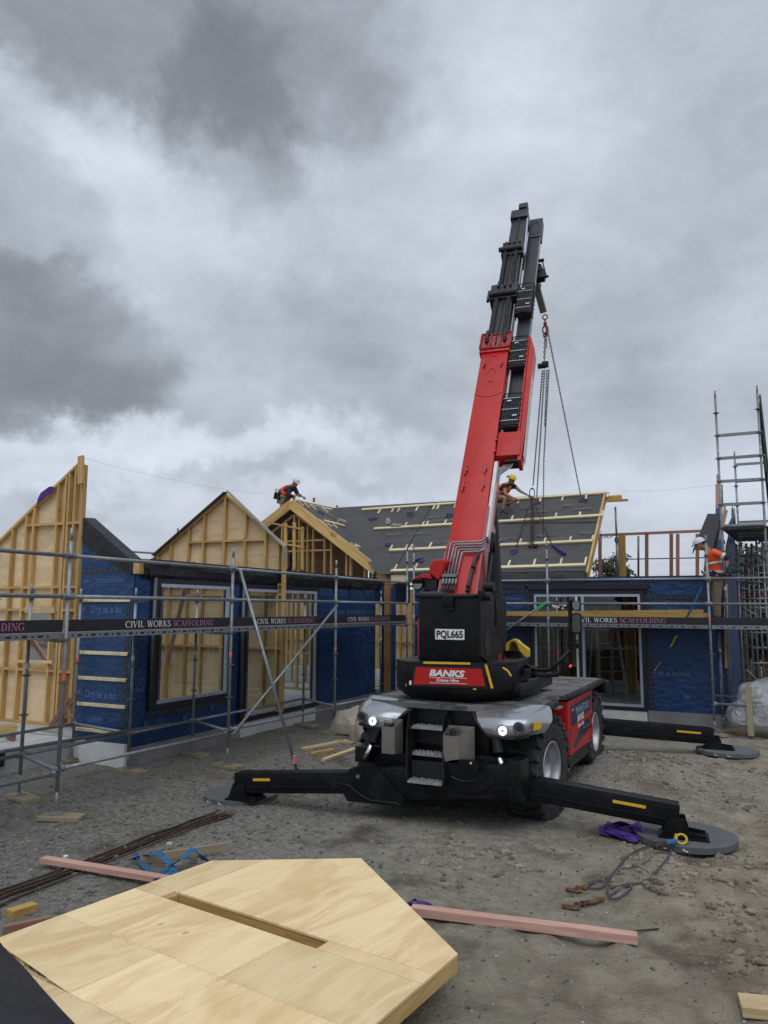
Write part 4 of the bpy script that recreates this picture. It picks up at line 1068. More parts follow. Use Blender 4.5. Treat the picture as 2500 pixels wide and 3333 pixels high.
Cl2 = (Cp.x - 1.7, Cp.z - .38 - 1.7 * .63)
gC, _ = gable_frame('framed_gable', 'open stud gable framing under the dark roof, seen below the wide barge boards', YC + .12,
    [Cl2, (Cp.x, Cp.z - .38), (Ce.x - .25, Ce.z + .02)], SLAB, gcx, [(-20, 0, pY(1030, 1790, YC).z), (-20, 0, pY(930, 1772, YC).z + .1)], sheet=False)
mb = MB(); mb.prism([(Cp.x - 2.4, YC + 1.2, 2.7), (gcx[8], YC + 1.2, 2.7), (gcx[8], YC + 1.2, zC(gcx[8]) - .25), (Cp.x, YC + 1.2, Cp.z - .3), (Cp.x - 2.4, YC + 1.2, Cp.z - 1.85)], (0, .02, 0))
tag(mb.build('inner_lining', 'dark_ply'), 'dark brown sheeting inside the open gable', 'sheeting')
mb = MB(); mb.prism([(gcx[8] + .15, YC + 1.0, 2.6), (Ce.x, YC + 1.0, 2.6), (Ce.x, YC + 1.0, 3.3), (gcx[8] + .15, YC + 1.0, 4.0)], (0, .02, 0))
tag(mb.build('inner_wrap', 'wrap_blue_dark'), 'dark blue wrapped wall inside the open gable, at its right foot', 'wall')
# open frame leaning in front of gable C
fr = thing('stud_frame', 'loose open timber frame standing left of the open gable', 'frame', (Cp.x, YC - .35, 3))
YF = YC - .3
for px, y0, y1 in ((930, 1703, 1850), (958, 1700, 1852), (984, 1715, 1855)): bar('stud', pY(px, y1, YF), pY(px, y0, YF), .09, .045, 'stud', fr, up=(0, 1, 0))
bar('rail', pY(855, 1697, YF), pY(988, 1723, YF), .09, .045, 'stud', fr); bar('rail', pY(925, 1770, YF), pY(988, 1781, YF), .09, .045, 'stud', fr)
# brown post in the inner corner
o = bar('corner_post', (-8.38, 17.9, .3), (-8.38, 17.9, 3.05), .14, .14, 'brown_post'); tag(o, 'brown timber post in the inner corner left of the crane body', 'post')
mb = MB(); mb.b2((-8.62, 17.96, .25), (-8.2, 18.02, 3.0)); tag(mb.build('wall_return', 'wrap_blue_dark'), 'narrow blue wrapped return beside the brown corner post', 'wall')

# ================================================================== FRAMES BEHIND / RIGHT
pf = thing('pink_stud_wall', 'open row of thin reddish studs standing behind the right wall top', 'framed wall', (-1.5, 22.5, 3))
YP = 22.5
tp = pY(1995, 1745, YP); tq = pY(2310, 1725, YP)
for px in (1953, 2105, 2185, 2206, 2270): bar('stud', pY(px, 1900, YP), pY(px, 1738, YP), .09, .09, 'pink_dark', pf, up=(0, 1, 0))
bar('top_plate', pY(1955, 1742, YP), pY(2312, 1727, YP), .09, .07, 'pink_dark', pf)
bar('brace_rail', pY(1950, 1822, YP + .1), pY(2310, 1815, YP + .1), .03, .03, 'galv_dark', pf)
o = bar('timber_post', pY(2027, 1900, 21.4), pY(2024, 1742, 21.4), .17, .17, 'beam', up=(0, 1, 0)); tag(o, 'thick yellow-brown timber post behind the right wall', 'post')
pr = thing('steel_prop', 'grey steel prop carrying the ridge beam end at the right gable', 'prop', (-3, 20.8, 3))
pp0, pp1 = pY(2013, 1890, 20.8), pY(2003, 1650, 20.8)
pipe('outer_tube', pp0, pp0.lerp(pp1, .55), .035, 'galv', pr); pipe('inner_tube', pp0.lerp(pp1, .5), pp1, .026, 'galv', pr)
mb = MB(); c = pp0.lerp(pp1, .55); mb.cyl(c - V((0, 0, .06)), c + V((0, 0, .06)), .055); mb.build('collar', 'galv_dark', pr)
o = pipe('guard_pole', pY(2078, 1880, 23), pY(2078, 1745, 23), .03, 'galv_dark'); tag(o, 'thin grey guard pole behind the right wall, among the reddish studs', 'pole')

# interior of the right wing seen through the glass
def stud_wall(label, Y, x0, x1, z0, z1, mat='stud', step=.42, nog=(1.3,), sheet=None, horiz='x'):
    t = thing('stud_wall', label, 'framed wall', ((x0 + x1) / 2, Y, z0))
    x = x0
    while x <= x1 + .01: bar('stud', (x, Y, z0), (x, Y, z1), .045, .09, mat, t, up=(0, 1, 0)); x += step
    for z in (z0 + .02, z1 - .02, *nog): bar('plate', (x0, Y, z), (x1, Y, z), .09, .045, mat, t)
    if sheet: mb = MB(); mb.b2((x0, Y + .05, z0), (x1, Y + .065, z1)); mb.build('sheet', sheet, t)
    return t
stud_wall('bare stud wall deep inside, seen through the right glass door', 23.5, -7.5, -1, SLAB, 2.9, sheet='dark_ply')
stud_wall('bare stud wall inside the left wing, seen past the middle gable', 17.2, -14, -9.1, SLAB, 3.0, sheet=None)
stud_wall('far inner wall of the left wing', 24.5, -16, -8, SLAB, 3.1, sheet='ply')
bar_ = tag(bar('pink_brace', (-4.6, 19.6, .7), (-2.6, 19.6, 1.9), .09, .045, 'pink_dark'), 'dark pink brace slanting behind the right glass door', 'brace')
tag(bar('pink_rail', (-4.7, 19.9, 1.95), (-2.1, 19.9, 1.95), .045, .045, 'pink_timber'), 'level pink rail inside behind the right glass door', 'rail')
tag(bar('timber_post', (-2.75, 20.6, SLAB), (-2.75, 20.6, 3.1), .20, .20, 'beam', up=(0, 1, 0)), 'thick brown post inside the right glass door', 'post')
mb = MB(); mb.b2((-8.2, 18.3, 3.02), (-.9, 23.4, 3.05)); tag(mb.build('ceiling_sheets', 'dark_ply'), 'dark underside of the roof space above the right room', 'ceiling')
def stepladder(label, x, y, h, a, mat='galv', w=.42, steps=5, s=.38):
    t = thing('stepladder', label, 'ladder', (x, y, SLAB)); ca, sa = cos(a), sin(a)
    def P(u, v, z): return V((x + u * ca - v * sa, y + u * sa + v * ca, SLAB + z))
    for sg in (-1, 1):
        bar('rail', P(sg * w / 2, -s, 0), P(sg * w * .35, 0, h), .06, .025, mat, t, up=(0, 1, 0)); bar('rear_leg', P(sg * w / 2, s * .9, 0), P(sg * w * .35, 0, h), .04, .025, mat, t, up=(0, 1, 0))
    for k in range(1, steps + 1):
        f = k / (steps + .6); bar('step', P(-w * (.5 - .15 * f), -s * (1 - f), h * f), P(w * (.5 - .15 * f), -s * (1 - f), h * f), .08, .025, mat, t)
    bar('top_tray', P(-w * .36, 0, h + .01), P(w * .36, 0, h + .01), .14, .03, mat, t); return t
stepladder('tall aluminium stepladder standing behind the right glass door', -3.15, 19.1, 2.45, .5, w=.62, steps=7, s=.5)
stepladder('grey stepladder inside at the left sliding door', pZ(838, 2290, SLAB).x, pZ(838, 2290, SLAB).y, 1.45, -.5, 'galv', .40, 4, .36)
tag(bar('pink_brace', pZ(518, 2275, SLAB), pY(607, 1895, 12.3), .09, .045, 'pink_timber'), 'pink brace leaning inside the left window', 'brace')
# pink braces behind left slab
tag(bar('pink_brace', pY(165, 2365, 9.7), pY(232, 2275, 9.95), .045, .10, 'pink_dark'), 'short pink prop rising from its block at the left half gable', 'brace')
tag(bar('pink_brace', pY(100, 2075, 10.6), pY(150, 2150, 10.4), .045, .09, 'pink_timber'), 'pink brace seen through the opening of the left half gable', 'brace')
tag(bar('pink_brace', pY(235, 1930, 11.8), pY(258, 1985, 11.6), .045, .10, 'pink_timber'), 'pink brace between the left half gable and the blue end wall', 'brace')
tag(bar('timber_block', pZ(132, 2372, SLAB + .03), pZ(196, 2382, SLAB + .03), .09, .05, 'old_timber'), 'pale timber block on the slab under the pink prop', 'block')
tag(bar('pink_plank', pZ(-40, 2327, SLAB + .03), pZ(170, 2345, SLAB + .03), .10, .05, 'pink_timber'), 'long pink plank lying on the left slab before the half gable', 'plank')
tag(bar('pink_plank', pZ(195, 2345, SLAB + .03), pZ(238, 2352, SLAB + .03), .10, .06, 'pink_timber'), 'short pink plank on the slab next to the blue end wall', 'plank')
tag(bar('timber_joist', pZ(-60, 2385, SLAB + .16), pZ(56, 2376, SLAB + .16), .045, .14, 'barge'), 'yellow joist on bearers at the left photo edge', 'joist')
tag(bar('timber_joist', pZ(-60, 2372, SLAB + .16), pZ(50, 2368, SLAB + .16), .045, .14, 'stud_pale'), 'paler joist lying behind the yellow joist at the left edge', 'joist')
tag(bar('timber_bearer', pZ(25, 2392, SLAB + .04), pZ(44, 2402, SLAB + .04), .07, .07, 'pink_dark'), 'small dark bearer under the yellow joist end', 'bearer')
tag(pipe('roll_of_pipe', pZ(28, 2316, SLAB + .06), pZ(160, 2330, SLAB + .06), .035, 'galv_dark'), 'grey tube lying along the foot of the left half gable', 'tube')
mb = MB()
for k in range(5): mb.box(pZ(242, 2330, SLAB + .05 + .045 * k), (.32 - .02 * k, .2, .04), Matrix.Rotation(.1 * k, 3, 'Z'))
tag(mb.build('packing_stack', 'pink_dark'), 'small stack of dark pink offcuts behind the pink prop', 'offcuts')
# grey building paper wall behind the left gable
pw = thing('papered_wall', 'inner wall lined with grey printed paper behind the left half gable', 'wall', (-12.5, 12.2, SLAB))
mb = MB(); mb.b2((-16, 12.2, SLAB), (-11.4, 12.25, 2.75)); mb.build('paper_lining', 'paper_grey', pw)
for z in (1.0, 1.62, 2.4): bar('dwang', (-16, 12.18, z), (-11.4, 12.18, z), .03, .05, 'pink_dark', pw)
p = pY(125, 2088, 12.18); textobj('print', 'INTELLO', p + V((-.14, 0, 0)), XD, (0, 0, 1), .17, 'paper_ink', pw, bold=.01, width=.72)
p = pY(242, 2088, 12.18); textobj('print', 'INTELLO', p, XD, (0, 0, 1), .17, 'paper_ink', pw, bold=.01, width=.72)
# ================================================================== SCAFFOLDING
TR = .024
def rosette(mb):
    mb.cyl((0, 0, -.006), (0, 0, .006), .062, seg=12)
    mb.cyl((0, 0, -.018), (0, 0, .018), .030, seg=12)
def wedge(mb):
    for a in range(2):
        mb.box((.05 if a == 0 else 0, .05 if a else 0, .01), (.035, .03, .10))
def standard(t, x, y, z0, z1, base=True, marks=(), lean=0, spig=.16, zoff=0.06):
    s = pipe('standard', (x, y, z0 + .25), (x, y, z1 - spig), TR, 'galv', t)
    pipe('spigot', (x, y, z1 - spig), (x, y, z1), .019, 'galv', s)
    z = zoff
    while z < z1 - .1:
        if z > z0 + .1: placed('rosette', 'rosette', rosette, 'galv_dark', T((x, y, z)), s)
        z += .5
    if base:
        pipe('base_jack', (x, y, z0 + .012), (x, y, z0 + .30), .018, 'galv', s)
        placed('base_plate', 'bplate', lambda mb: (mb.cyl((0, 0, -.004), (0, 0, .004), .085, seg=8), mb.cyl((0, 0, .0), (0, 0, .03), .028, seg=8)), 'galv', T((x, y, z0 + .008)), s)
    for (mz, mt) in marks:
        placed('tape_band', 'band' + mt, lambda mb: mb.cyl((0, 0, -.035), (0, 0, .035), TR + .0015, seg=12), mt, T((x, y, mz)), s)
    return s
def sole(label, x, y, a=0, L_=.46, w=.24, z=.0, th=.05):
    z = max(GZ(x + a_, y + b_) for a_ in (-.2, 0, .2) for b_ in (-.15, 0, .15)) + .008
    o = bar('sole_board', (x - cos(a) * L_ / 2, y - sin(a) * L_ / 2, z + th / 2 - .01), (x + cos(a) * L_ / 2, y + sin(a) * L_ / 2, z + th / 2 - .01), w, th, 'old_timber', bev=.006)
    tag(o, label, 'timber pad', 'timber pads under the scaffold feet'); return z + th - .01
def deck_edge(t, a, b, out, lettering=None, holes=True):
    """steel deck edge with slots below a black lettered toe board; out = outward normal"""
    a, b, out = V(a), V(b), V(out); d = (b - a).normalized(); L_ = (b - a).length
    A, B = a + d * .04, b - d * .04
    side = bar('deck_plank', A + V((0, 0, 2.105)) - out * .13, B + V((0, 0, 2.105)) - out * .13, .23, .07, 'galv', t)
    mb = MB(); k = .12; i = 0
    while k < L_ - .15:
        w = .030 if i % 2 else .014; c = a + d * k + V((0, 0, 2.105)) - out * .0135
        pts = [c + d * (w * cos(q) + (.012 if i % 2 else 0) * (1 if cos(q) > 0 else -1)) + V((0, 0, .014 * sin(q))) for q in [2 * pi * j / 10 for j in range(10)]]
        mb.poly(pts); k += .107; i += 1
    if holes: mb.build('plank_slots', 'plate_black', side)
    for k in range(1, 5):
        bar('deck_plank', A + V((0, 0, 2.105)) - out * (.13 + .24 * k), B + V((0, 0, 2.105)) - out * (.13 + .24 * k), .225, .06, 'galv_dark', t)
    tb = bar('toe_board', A + V((0, 0, 2.222)) - out * .03, B + V((0, 0, 2.222)) - out * .03, .028, .145, 'toe_black', t, bev=.002)
    if lettering:
        s0, wid, hh, parts = lettering
        serif_text('lettering', parts, a + d * s0 + V((0, 0, 2.222 - hh / 2)) - out * .0145, d, (0, 0, 1), hh, wid, tb)
    return tb
CW = [('CIVIL WORKS ', 'letter_white'), ('SCAFFOLDING', 'letter_pink')]
sL = thing('scaffold', 'galvanised tube scaffold along the left wing, with lettered black toe boards', 'scaffold', (-8, 10, 0))
XF, XI = -7.38, -8.52
fy = [3.55, 6.70, 9.95, 13.34, 16.87]
sole_lab = {6.70: 'pale timber pad under the scaffold foot nearest the camera, by the grey gravel', 9.95: 'timber pad under the scaffold foot beside the left outrigger pad', 13.34: 'timber pad under the scaffold foot by the grey tarpaulin', 16.87: 'timber pad behind the crane body under the left scaffold end', 3.55: 'timber pad under the scaffold foot at the left photo edge'}
for y in fy:
    z = sole(sole_lab[y], XF + (.1 if y == 6.7 else 0), y, .35 if y < 8 else (-.1 if y < 11 else .1), .50, .22, GZ(XF, y))
    mk = {6.70: [(1.62, 'orange_mark')], 9.95: [(1.72, 'pink_mark')], 13.34: [(1.66, 'pink_mark')], 16.87: [(2.27, 'orange_mark'), ]}.get(y, [])
    standard(sL, XF, y, z, 3.40 if y < 15 else 3.98, marks=mk)
iy = {7.13: 2.76, 9.04: 2.74, 10.50: 2.75, 14.05: 2.74, 17.80: 2.9}
il = {7.13: 'timber pad under the rear scaffold foot left of the nearest one', 9.04: 'timber pad at the white foundation corner', 10.50: 'timber pad against the grey foundation below the left window', 14.05: 'timber pad below the left sliding door', 17.80: 'timber pad in the inner corner behind the crane'}
for y, zt in iy.items():
    z = sole(il[y], XI + .08, y, -.25, .52, .22, GZ(XI, y))
    standard(sL, XI, y, z, zt, marks=[(1.68, 'white_mark' if y != 14.05 else 'pink_mark')])
z = sole('small timber pad behind the pink prop by the slab edge', -9.97 + .1, 9.12, 0, .3, .2, GZ(-10, 9))
standard(sL, -9.80, 9.16, z, 2.74, marks=[(1.60, 'orange_mark')])
for y in fy[:-1]:
    y2 = fy[fy.index(y) + 1]
    for z in (3.06, 2.57): pipe('ledger', (XF, y + .02, z), (XF, y2 - .02, z), TR, 'galv', sL, heads=True)
    pipe('ledger', (XF, y + .02, .565), (XF, y2 - .02, .52), TR, 'galv', sL, heads=True)
for a, b in ((7.13, 9.04), (9.04, 10.50), (10.5, 14.05), (3.6, 7.13)):
    pipe('ledger', (XI, a, .56), (XI, b, .56), TR, 'galv', sL, heads=True)
pipe('ledger', (XI, 3.6, .72), (XI, 9.9, .58), TR, 'galv', sL)
pipe('ledger', (-9.80, 9.16, .60), (XI, 9.04, .56), TR, 'galv', sL, heads=True)
pipe('ledger', (-9.80, 9.16, .60), (-9.80, 5.5, .60), TR, 'galv', sL)
for a, b in ((6.70, 7.13), (9.95, 10.5), (13.34, 14.05)): pipe('transom', (XF, a, .55), (XI, b, .56), TR, 'galv', sL, heads=True)
for a, b in ((6.70, 7.13), (9.95, 10.5), (13.34, 14.05), (16.87, 17.8)): pipe('transom', (XF, a, 2.04), (XI, b, 2.04), TR, 'galv', sL)
pipe('diagonal_brace', (XF + .05, 13.3, 2.50), (XF + .05, 9.98, .48), TR, 'galv', sL)
rk = pipe('raking_brace', pX(560, 1842, XF + .08) if False else (XF + .06, 10.05, 3.06), pZ(968, 2515, GZ(-6.3, 10.6)), TR, 'galv', sL)
q0 = pZ(966, 2508, .05); placed('tape_band', 'bandp2', lambda mb: mb.cyl((0, 0, -.06), (0, 0, .06), TR + .004, seg=12), 'pink_mark', T(q0 + V((-.03, -.02, .16))), None)
bpy.data.objects['tape_band' if False else [o.name for o in COL.objects][-1]]['label'] = 'bright pink tape wound round the foot of the raking scaffold tube'
bpy.data.objects[[o.name for o in COL.objects][-1]]['category'] = 'tape'
Z0 = V((XF, 0, 0))
deck_edge(sL, (XF, 3.55, 0), (XF, 6.70, 0), (1, 0, 0), (.86, 1.72, .085, CW))
deck_edge(sL, (XF, 6.70, 0), (XF, 9.95, 0), (1, 0, 0), (.98, 1.84, .085, CW))
deck_edge(sL, (XF, 9.95, 0), (XF, 13.34, 0), (1, 0, 0), (.72, 1.86, .085, CW))
deck_edge(sL, (XF, 13.34, 0), (XF, 16.87, 0), (1, 0, 0), (.55, 2.05, .085, CW))
# distant ledgers at the back of the left wing
for px0, py0, px1, py1, Y_ in ((240, 1783, 520, 1802, 15.5), (240, 1847, 270, 1849, 15.5)):
    tag(pipe('guard_rail', pY(px0, py0, Y_), pY(px1, py1, Y_), .025, 'galv_dark'), 'far guard rail passing behind the black-capped end wall' if px1 > 300 else 'short piece of a far rail left of the blue end wall', 'rail')
tag(pipe('guard_pole', pY(580, 1850, 16.5), pY(579, 1720, 16.5), .025, 'galv_dark'), 'far pole tip rising over the left slope of the middle gable', 'pole')

# --- right scaffold ---
YS = 17.02
sR_ = thing('scaffold', 'galvanised scaffold in front of the right blue wall, with lettered toe boards', 'scaffold', (-3, YS, 0))
def zf(px, py): return pY(px, py, YS).z
rx = [pY(1347, 2000, YS).x, -4.03, -.72, 2.4]
rlab = ['timber pad hidden by the crane at the inner corner', 'timber pad behind the crane deck', 'pale steel plate pad beside the far outrigger beam', 'timber pad beyond the right photo edge']
for i, x in enumerate(rx):
    z = sole(rlab[i], x, YS, .2 * i, .42, .30, GZ(x, YS))
    standard(sR_, x, YS, z, [3.95, 3.95, 3.98, 4.0][i], marks=[[(2.27, 'white_mark')], [(1.0, 'orange_mark')], [(2.27, 'orange_mark')], []][i])
for a, b in zip(rx[:-1], rx[1:]):
    for z in (3.09, 2.575): pipe('ledger', (a, YS, z), (b, YS, z), TR, 'galv', sR_, heads=True)
pipe('ledger', (-.72, YS, .58), (2.4, YS, .58), TR, 'galv', sR_, heads=True); pipe('ledger', (-.72, 17.85, .66), (2.4, 17.85, .66), TR, 'galv', sR_)
YI = 17.85
for px, zt, lb in ((1815, 2.72, 'timber pad behind the crane deck close to the right glass door'), (2343, 2.0, 'timber pad at the corner of the right foundation')):
    x = pY(px, 2100, YI).x; z = sole(lb, x, YI, .1, .4, .25, GZ(x, YI)); standard(sR_, x, YI, z, zt, marks=[(1.45 if px < 2000 else 1.6, 'orange_mark' if px < 2000 else 'white_mark')])
deck_edge(sR_, (rx[0], YS, 0), (rx[1], YS, 0), (0, -1, 0), (.62, 1.62, .095, CW))
deck_edge(sR_, (rx[1], YS, 0), (rx[2], YS, 0), (0, -1, 0), (.58, 1.90, .095, CW))
deck_edge(sR_, (rx[2], YS, 0), (rx[3], YS, 0), (0, -1, 0), None)
x = pY(2010, 2050, YS).x
for (px, mt) in ((1600, 'pink_mark'),): pass
pipe('diagonal_brace', pY(1776, 1962, YS - .06), pY(1618, 2072, YS - .06), TR, 'galv', sR_)
gt = bar('green_wrap', pY(1776, 1962, YS - .06), pY(1745, 1984, YS - .06), .06, .06, 'green_tape', sR_)
# yellow beam lying on the deck and the blue strap
o = bar('timber_beam', pY(1590, 2004, YS + .35), pY(2290, 1999, YS + .35), .063, .19, 'beam'); tag(o, 'long yellow laminated beam lying on the right scaffold deck', 'beam')
o = bar('timber_beam', pY(2235, 2003, YS + .6), pY(2305, 2002, YS + .6), .09, .09, 'beam'); tag(o, 'short yellow timber end behind the long beam on the right deck', 'timber')
mb = MB(); a = pY(2285, 1910, YS + .2); b = pY(2235, 2012, YS + .2); mb.ribbon([a, a.lerp(b, .5) + V((0, -.02, 0)), b], (.05, 0, 0)); tag(mb.build('blue_strap', 'strap_blue'), 'blue strap hanging over the yellow beam on the right deck', 'strap')
mb = MB(); a = pY(2203, 2068, YW - .08); b = pY(2183, 2105, YW - .08); mb.ribbon([a, b], (.05, 0, .02)); tag(mb.build('yellow_tag', 'yellow_paint'), 'yellow fixing label stuck on the right blue wall', 'label')
mb = MB(); a = pY(2152, 2153, YW - .08); b = pY(2130, 2183, YW - .08); mb.ribbon([a, b], (.025, 0, .01)); tag(mb.build('yellow_tag', 'yellow_paint'), 'smaller yellow strap end low on the right blue wall', 'strap')
mb = MB(); rs = random.Random(3)
for k in range(10): c = pY(1800 + k * 4.4, 1975 + rs.uniform(-7, 8), YS + .5); mb.ball(c, (.035, .02, .03), 1)
tag(mb.build('white_rag', 'white_sheet'), 'crumpled white rag caught on the tube by the right glass door', 'rag')

# --- tall tower at the right ---
tw = thing('scaffold_tower', 'tall scaffold tower with ladder-like transoms at the right photo edge', 'scaffold', (0, 18, 0))
YT = 17.6; tx0, tx1 = -.42, .40
for (x, zt) in ((tx0, pY(2332, 1272, YT).z), (tx1, pY(2465, 1255, YT).z)):
    standard(tw, x, YT, .12 if x < 0 else .0, zt, marks=[(2.9, 'white_mark'), (5.85, 'white_mark')], zoff=pY(2345, 1719, YT).z % .5, base=True)
zr = pY(2345, 1719, YT).z
for k in range(0, 5):
    if k == 1 or True: bar('transom', (tx0, YT, zr + .5 * k), (tx1, YT, zr + .5 * k), .05, .06, 'galv', tw)
bar('transom', (tx0, YT, zr - 1.0), (tx1 + 2, YT, 3.10), .04, .06, 'galv', tw) if False else None
Y2 = 21.0; bx0, bx1 = -.12, .95
for (x, zt, z0_) in ((bx0, 6.45, 0), (bx1, 7.4, 0)): standard(tw, x, Y2, z0_, zt, base=False, marks=[(4.9, 'pink_mark')])
for py in (1512, 1567, 1700): z = pY(2400, py, Y2).z; bar('transom', (bx0, Y2, z), (bx1, Y2, z), .05, .06, 'galv', tw)
pipe('guard_stub', pY(2392, 1710, 19.5), pY(2389, 1655, 19.5), .024, 'galv', tw)
for k in range(3): pipe('stair_stringer', (tx1 + .05 + .02 * k, YT + .1, 7.0 - .0 * k - 1.3 * k), (tx1 + .25, Y2, 4.4 - 1.3 * k + .9), .022, 'galv_dark', tw)
bar('ladder_rail', pY(2470, 1310, 18), pY(2500, 1560, 18.6), .05, .03, 'dark_metal', tw); bar('ladder_rail', pY(2478, 1400, 18), pY(2520, 1800, 18.6), .05, .03, 'dark_metal', tw)
# platform
zp = pY(2355, 1712, YT).z
for k in range(4): bar('deck_plank', (tx0 + .08 + k * .24 + .04, YT, zp - .06), (bx0 + .06 + k * .24, Y2 - .2, zp - .06), .22, .05, 'dark_metal', tw)
bar('transom', (tx0, YT, zp - .02), (tx1, YT, zp - .02), .05, .10, 'galv', tw)
bar('hatch_frame', (tx0 + .3, YT + .8, zp - .1), (tx1, YT + .8, zp - .1), .03, .03, 'galv', tw); bar('hatch_frame', (tx0 + .3, YT + 1.5, zp - .1), (tx1, YT + 1.5, zp - .1), .03, .03, 'galv', tw)
# further standards behind the tower
for i, (px, y0, y1, Y_, mk) in enumerate(((2405, 1770, 2330, 19.3, 1), (2437, 1770, 2270, 20.2, 1), (2453, 1770, 2270, 20.6, 1), (2490, 1760, 2300, 19.0, 0), (2420, 1740, 2310, 20.9, 0), (2470, 1750, 2290, 19.8, 1))):
    a = pY(px + 12, y1, Y_); b = pY(px, y0, Y_); x = (a.x + b.x) / 2
    s = pipe('standard', (x, Y_, max(a.z, 0)), (x, Y_, b.z), TR, 'galv', tw)
    z = .1
    while z < b.z: placed('rosette', 'rosette', rosette, 'galv_dark', T((x, Y_, z)), s) if z > .3 else None; z += .5
    if mk: placed('tape_band', 'bandorange_mark', lambda mb: mb.cyl((0, 0, -.035), (0, 0, .035), TR + .0015, seg=12), 'orange_mark', T((x, Y_, 2.75)), s)
for (py, Y_) in ((1840, 19.6), (1895, 19.6), (1950, 19.4), (2060, 19.8), (2110, 20.3), (2160, 19.6), (2290, 19.2), (1810, 20.3), (1866, 20.3), (1922, 20.3), (1980, 20.3), (2215, 20.3), (2250, 20.3)):
    pipe('ledger', pY(2410, py, Y_), pY(2520, py - 2, Y_), .022, 'galv', tw)
pipe('brace', pY(2415, 1975, 20), pY(2490, 2020, 20.6), .02, 'galv', tw); pipe('brace', pY(2430, 2180, 20), pY(2500, 2250, 20.6), .02, 'galv', tw)

# --- right end gable wall: wrapped slope, pink studs, leaning posts ---
rg = thing('wrapped_end_wall', 'blue wrapped right gable end seen edge-on beside the worker', 'wall', (-.6, 19, .2))
XG = -.60
mb = MB()
ztip = pY(2362, 1640, 20.2).z
mb.prism([(XG, YW + .05, .24), (XG, 20.8, .24), (XG, 20.8, ztip + .1), (XG, 20.3, ztip), (XG, YW + .05, 3.2)], (.14, 0, 0)); mb.build('wall_wrap', 'wrap_blue_dark', rg)
mb = MB(); rows = []
for k in range(9):
    s = k / 8; y = 18.3 + 2.6 * s
    rows.append([(XG + .16 + .22 * s + .05 * mnoise.noise(V((k * .9, j * .5, 0))), y, .3 + j * (3.2 + 1.6 * s) / 8) for j in range(9)])
mb.grid(rows); mb.build('loose_wrap', 'wrap_blue_dark', rg)
mb = MB(); rows = []
for j in range(7):
    s = j / 6; a = pY(2303 - 48 * s, 1672 + 118 * s, 19.6 - 1.2 * s); b = pY(2345 - 26 * s, 1672 + 122 * s, 19.6 - 1.2 * s)
    rows.append([a + V((-.02, .2, -.1)), a + V((.02 * mnoise.noise(V((j, 1, 1))), 0, 0)), a.lerp(b, .5) + V((0, .03 * mnoise.noise(V((j * 1.7, 2, 2))), 0)), b, b + V((.02, .2, -.1))])
mb.grid(rows); mb.build('plastic_cape', 'black_plastic', rg)
for (px0, py0, px1, py1, Y_, w, m_) in ((2342, 1670, 2338, 1545, 20.4, .09, 'pink_timber'), (2334, 1668, 2333, 1577, 20.2, .06, 'pink_timber'), (2352, 1650, 2350, 1577, 20.4, .03, 'black_frame'), (2360, 1640, 2346, 1790, 19.6, .05, 'barge'), (2365, 1660, 2332, 1800, 19.2, .06, 'pink_timber'), (2362, 1900, 2366, 2175, 18.0, .07, 'barge')):
    bar('stud', pY(px0, py0, Y_), pY(px1, py1, Y_), w, .05, m_, rg, up=(0, 1, 0))

# ================================================================== GROUND ITEMS
def gp(px, py, off=0.0):
    p = pZ(px, py, 0)
    for _ in range(4): p = pZ(px, py, GZ(p.x, p.y) + off)
    return p
def onground(name, label, cat, a, b, w, h, mat, group=None, lift=0, bev=.004):
    A, B = gp(*a, h / 2 + lift), gp(*b, h / 2 + lift)
    zz_ = max(GZ(A.x + (B.x - A.x) * k / 24, A.y + (B.y - A.y) * k / 24) + h / 2 - (A.z + (B.z - A.z) * k / 24) for k in range(25)); A.z += max(zz_ - .006, 0); B.z += max(zz_ - .006, 0)
    o = bar(name, A, B, w, h, mat, bev=bev); return tag(o, label, cat, group)
onground('timber_offcut', 'longest of the three pale boards lying before the tarpaulin', 'board', (985, 2440), (1130, 2413), .14, .045, 'stud_pale')
onground('timber_offcut', 'short board between two longer ones before the tarpaulin', 'board', (1012, 2455), (1085, 2442), .09, .045, 'stud')
onground('timber_offcut', 'narrow pale board nearest the crane headlight', 'board', (1053, 2474), (1158, 2437), .09, .045, 'stud_pale')
onground('timber_offcut', 'flat weathered board by the tarpaulin, beside the scaffold foot', 'board', (1090, 2412), (1150, 2420), .2, .04, 'old_timber')
onground('timber_offcut', 'weathered pad touching the left outrigger pad, under the beam', 'board', (760, 2530), (850, 2524), .26, .04, 'old_timber')
onground('pink_batten', 'pink timber crossing the rusty bars, its right end under the plywood panel', 'timber', (140, 2797), (575, 2868), .09, .05, 'pink_timber', lift=.05)
onground('pink_batten', 'long pink timber lying on the sand right of the plywood panel', 'timber', (1340, 2972), (2076, 3066), .09, .065, 'pink_timber')
onground('timber_block', 'short yellow timber block on the gravel at the left', 'block', (30, 2975), (114, 2950), .10, .06, 'beam')
onground('timber_block', 'pale timber offcut at the lower right photo edge', 'block', (2410, 3285), (2560, 3300), .19, .06, 'stud_pale')
onground('brown_board', 'brown board standing on edge, tangled with a blue strap', 'board', (455, 2800), (738, 2757), .035, .09, 'old_timber')
onground('brown_board', 'reddish board poking out left of the plywood panel', 'board', (10, 3030), (165, 2998), .04, .07, 'pink_dark')
onground('timber_beam', 'yellow beam lying on the ground before the right sliding door', 'beam', (1955, 2352), (2308, 2380), .06, .16, 'beam')
onground('timber_beam', 'thin pale timber by the right scaffold foot', 'timber', (2340, 2372), (2420, 2388), .07, .05, 'barge')
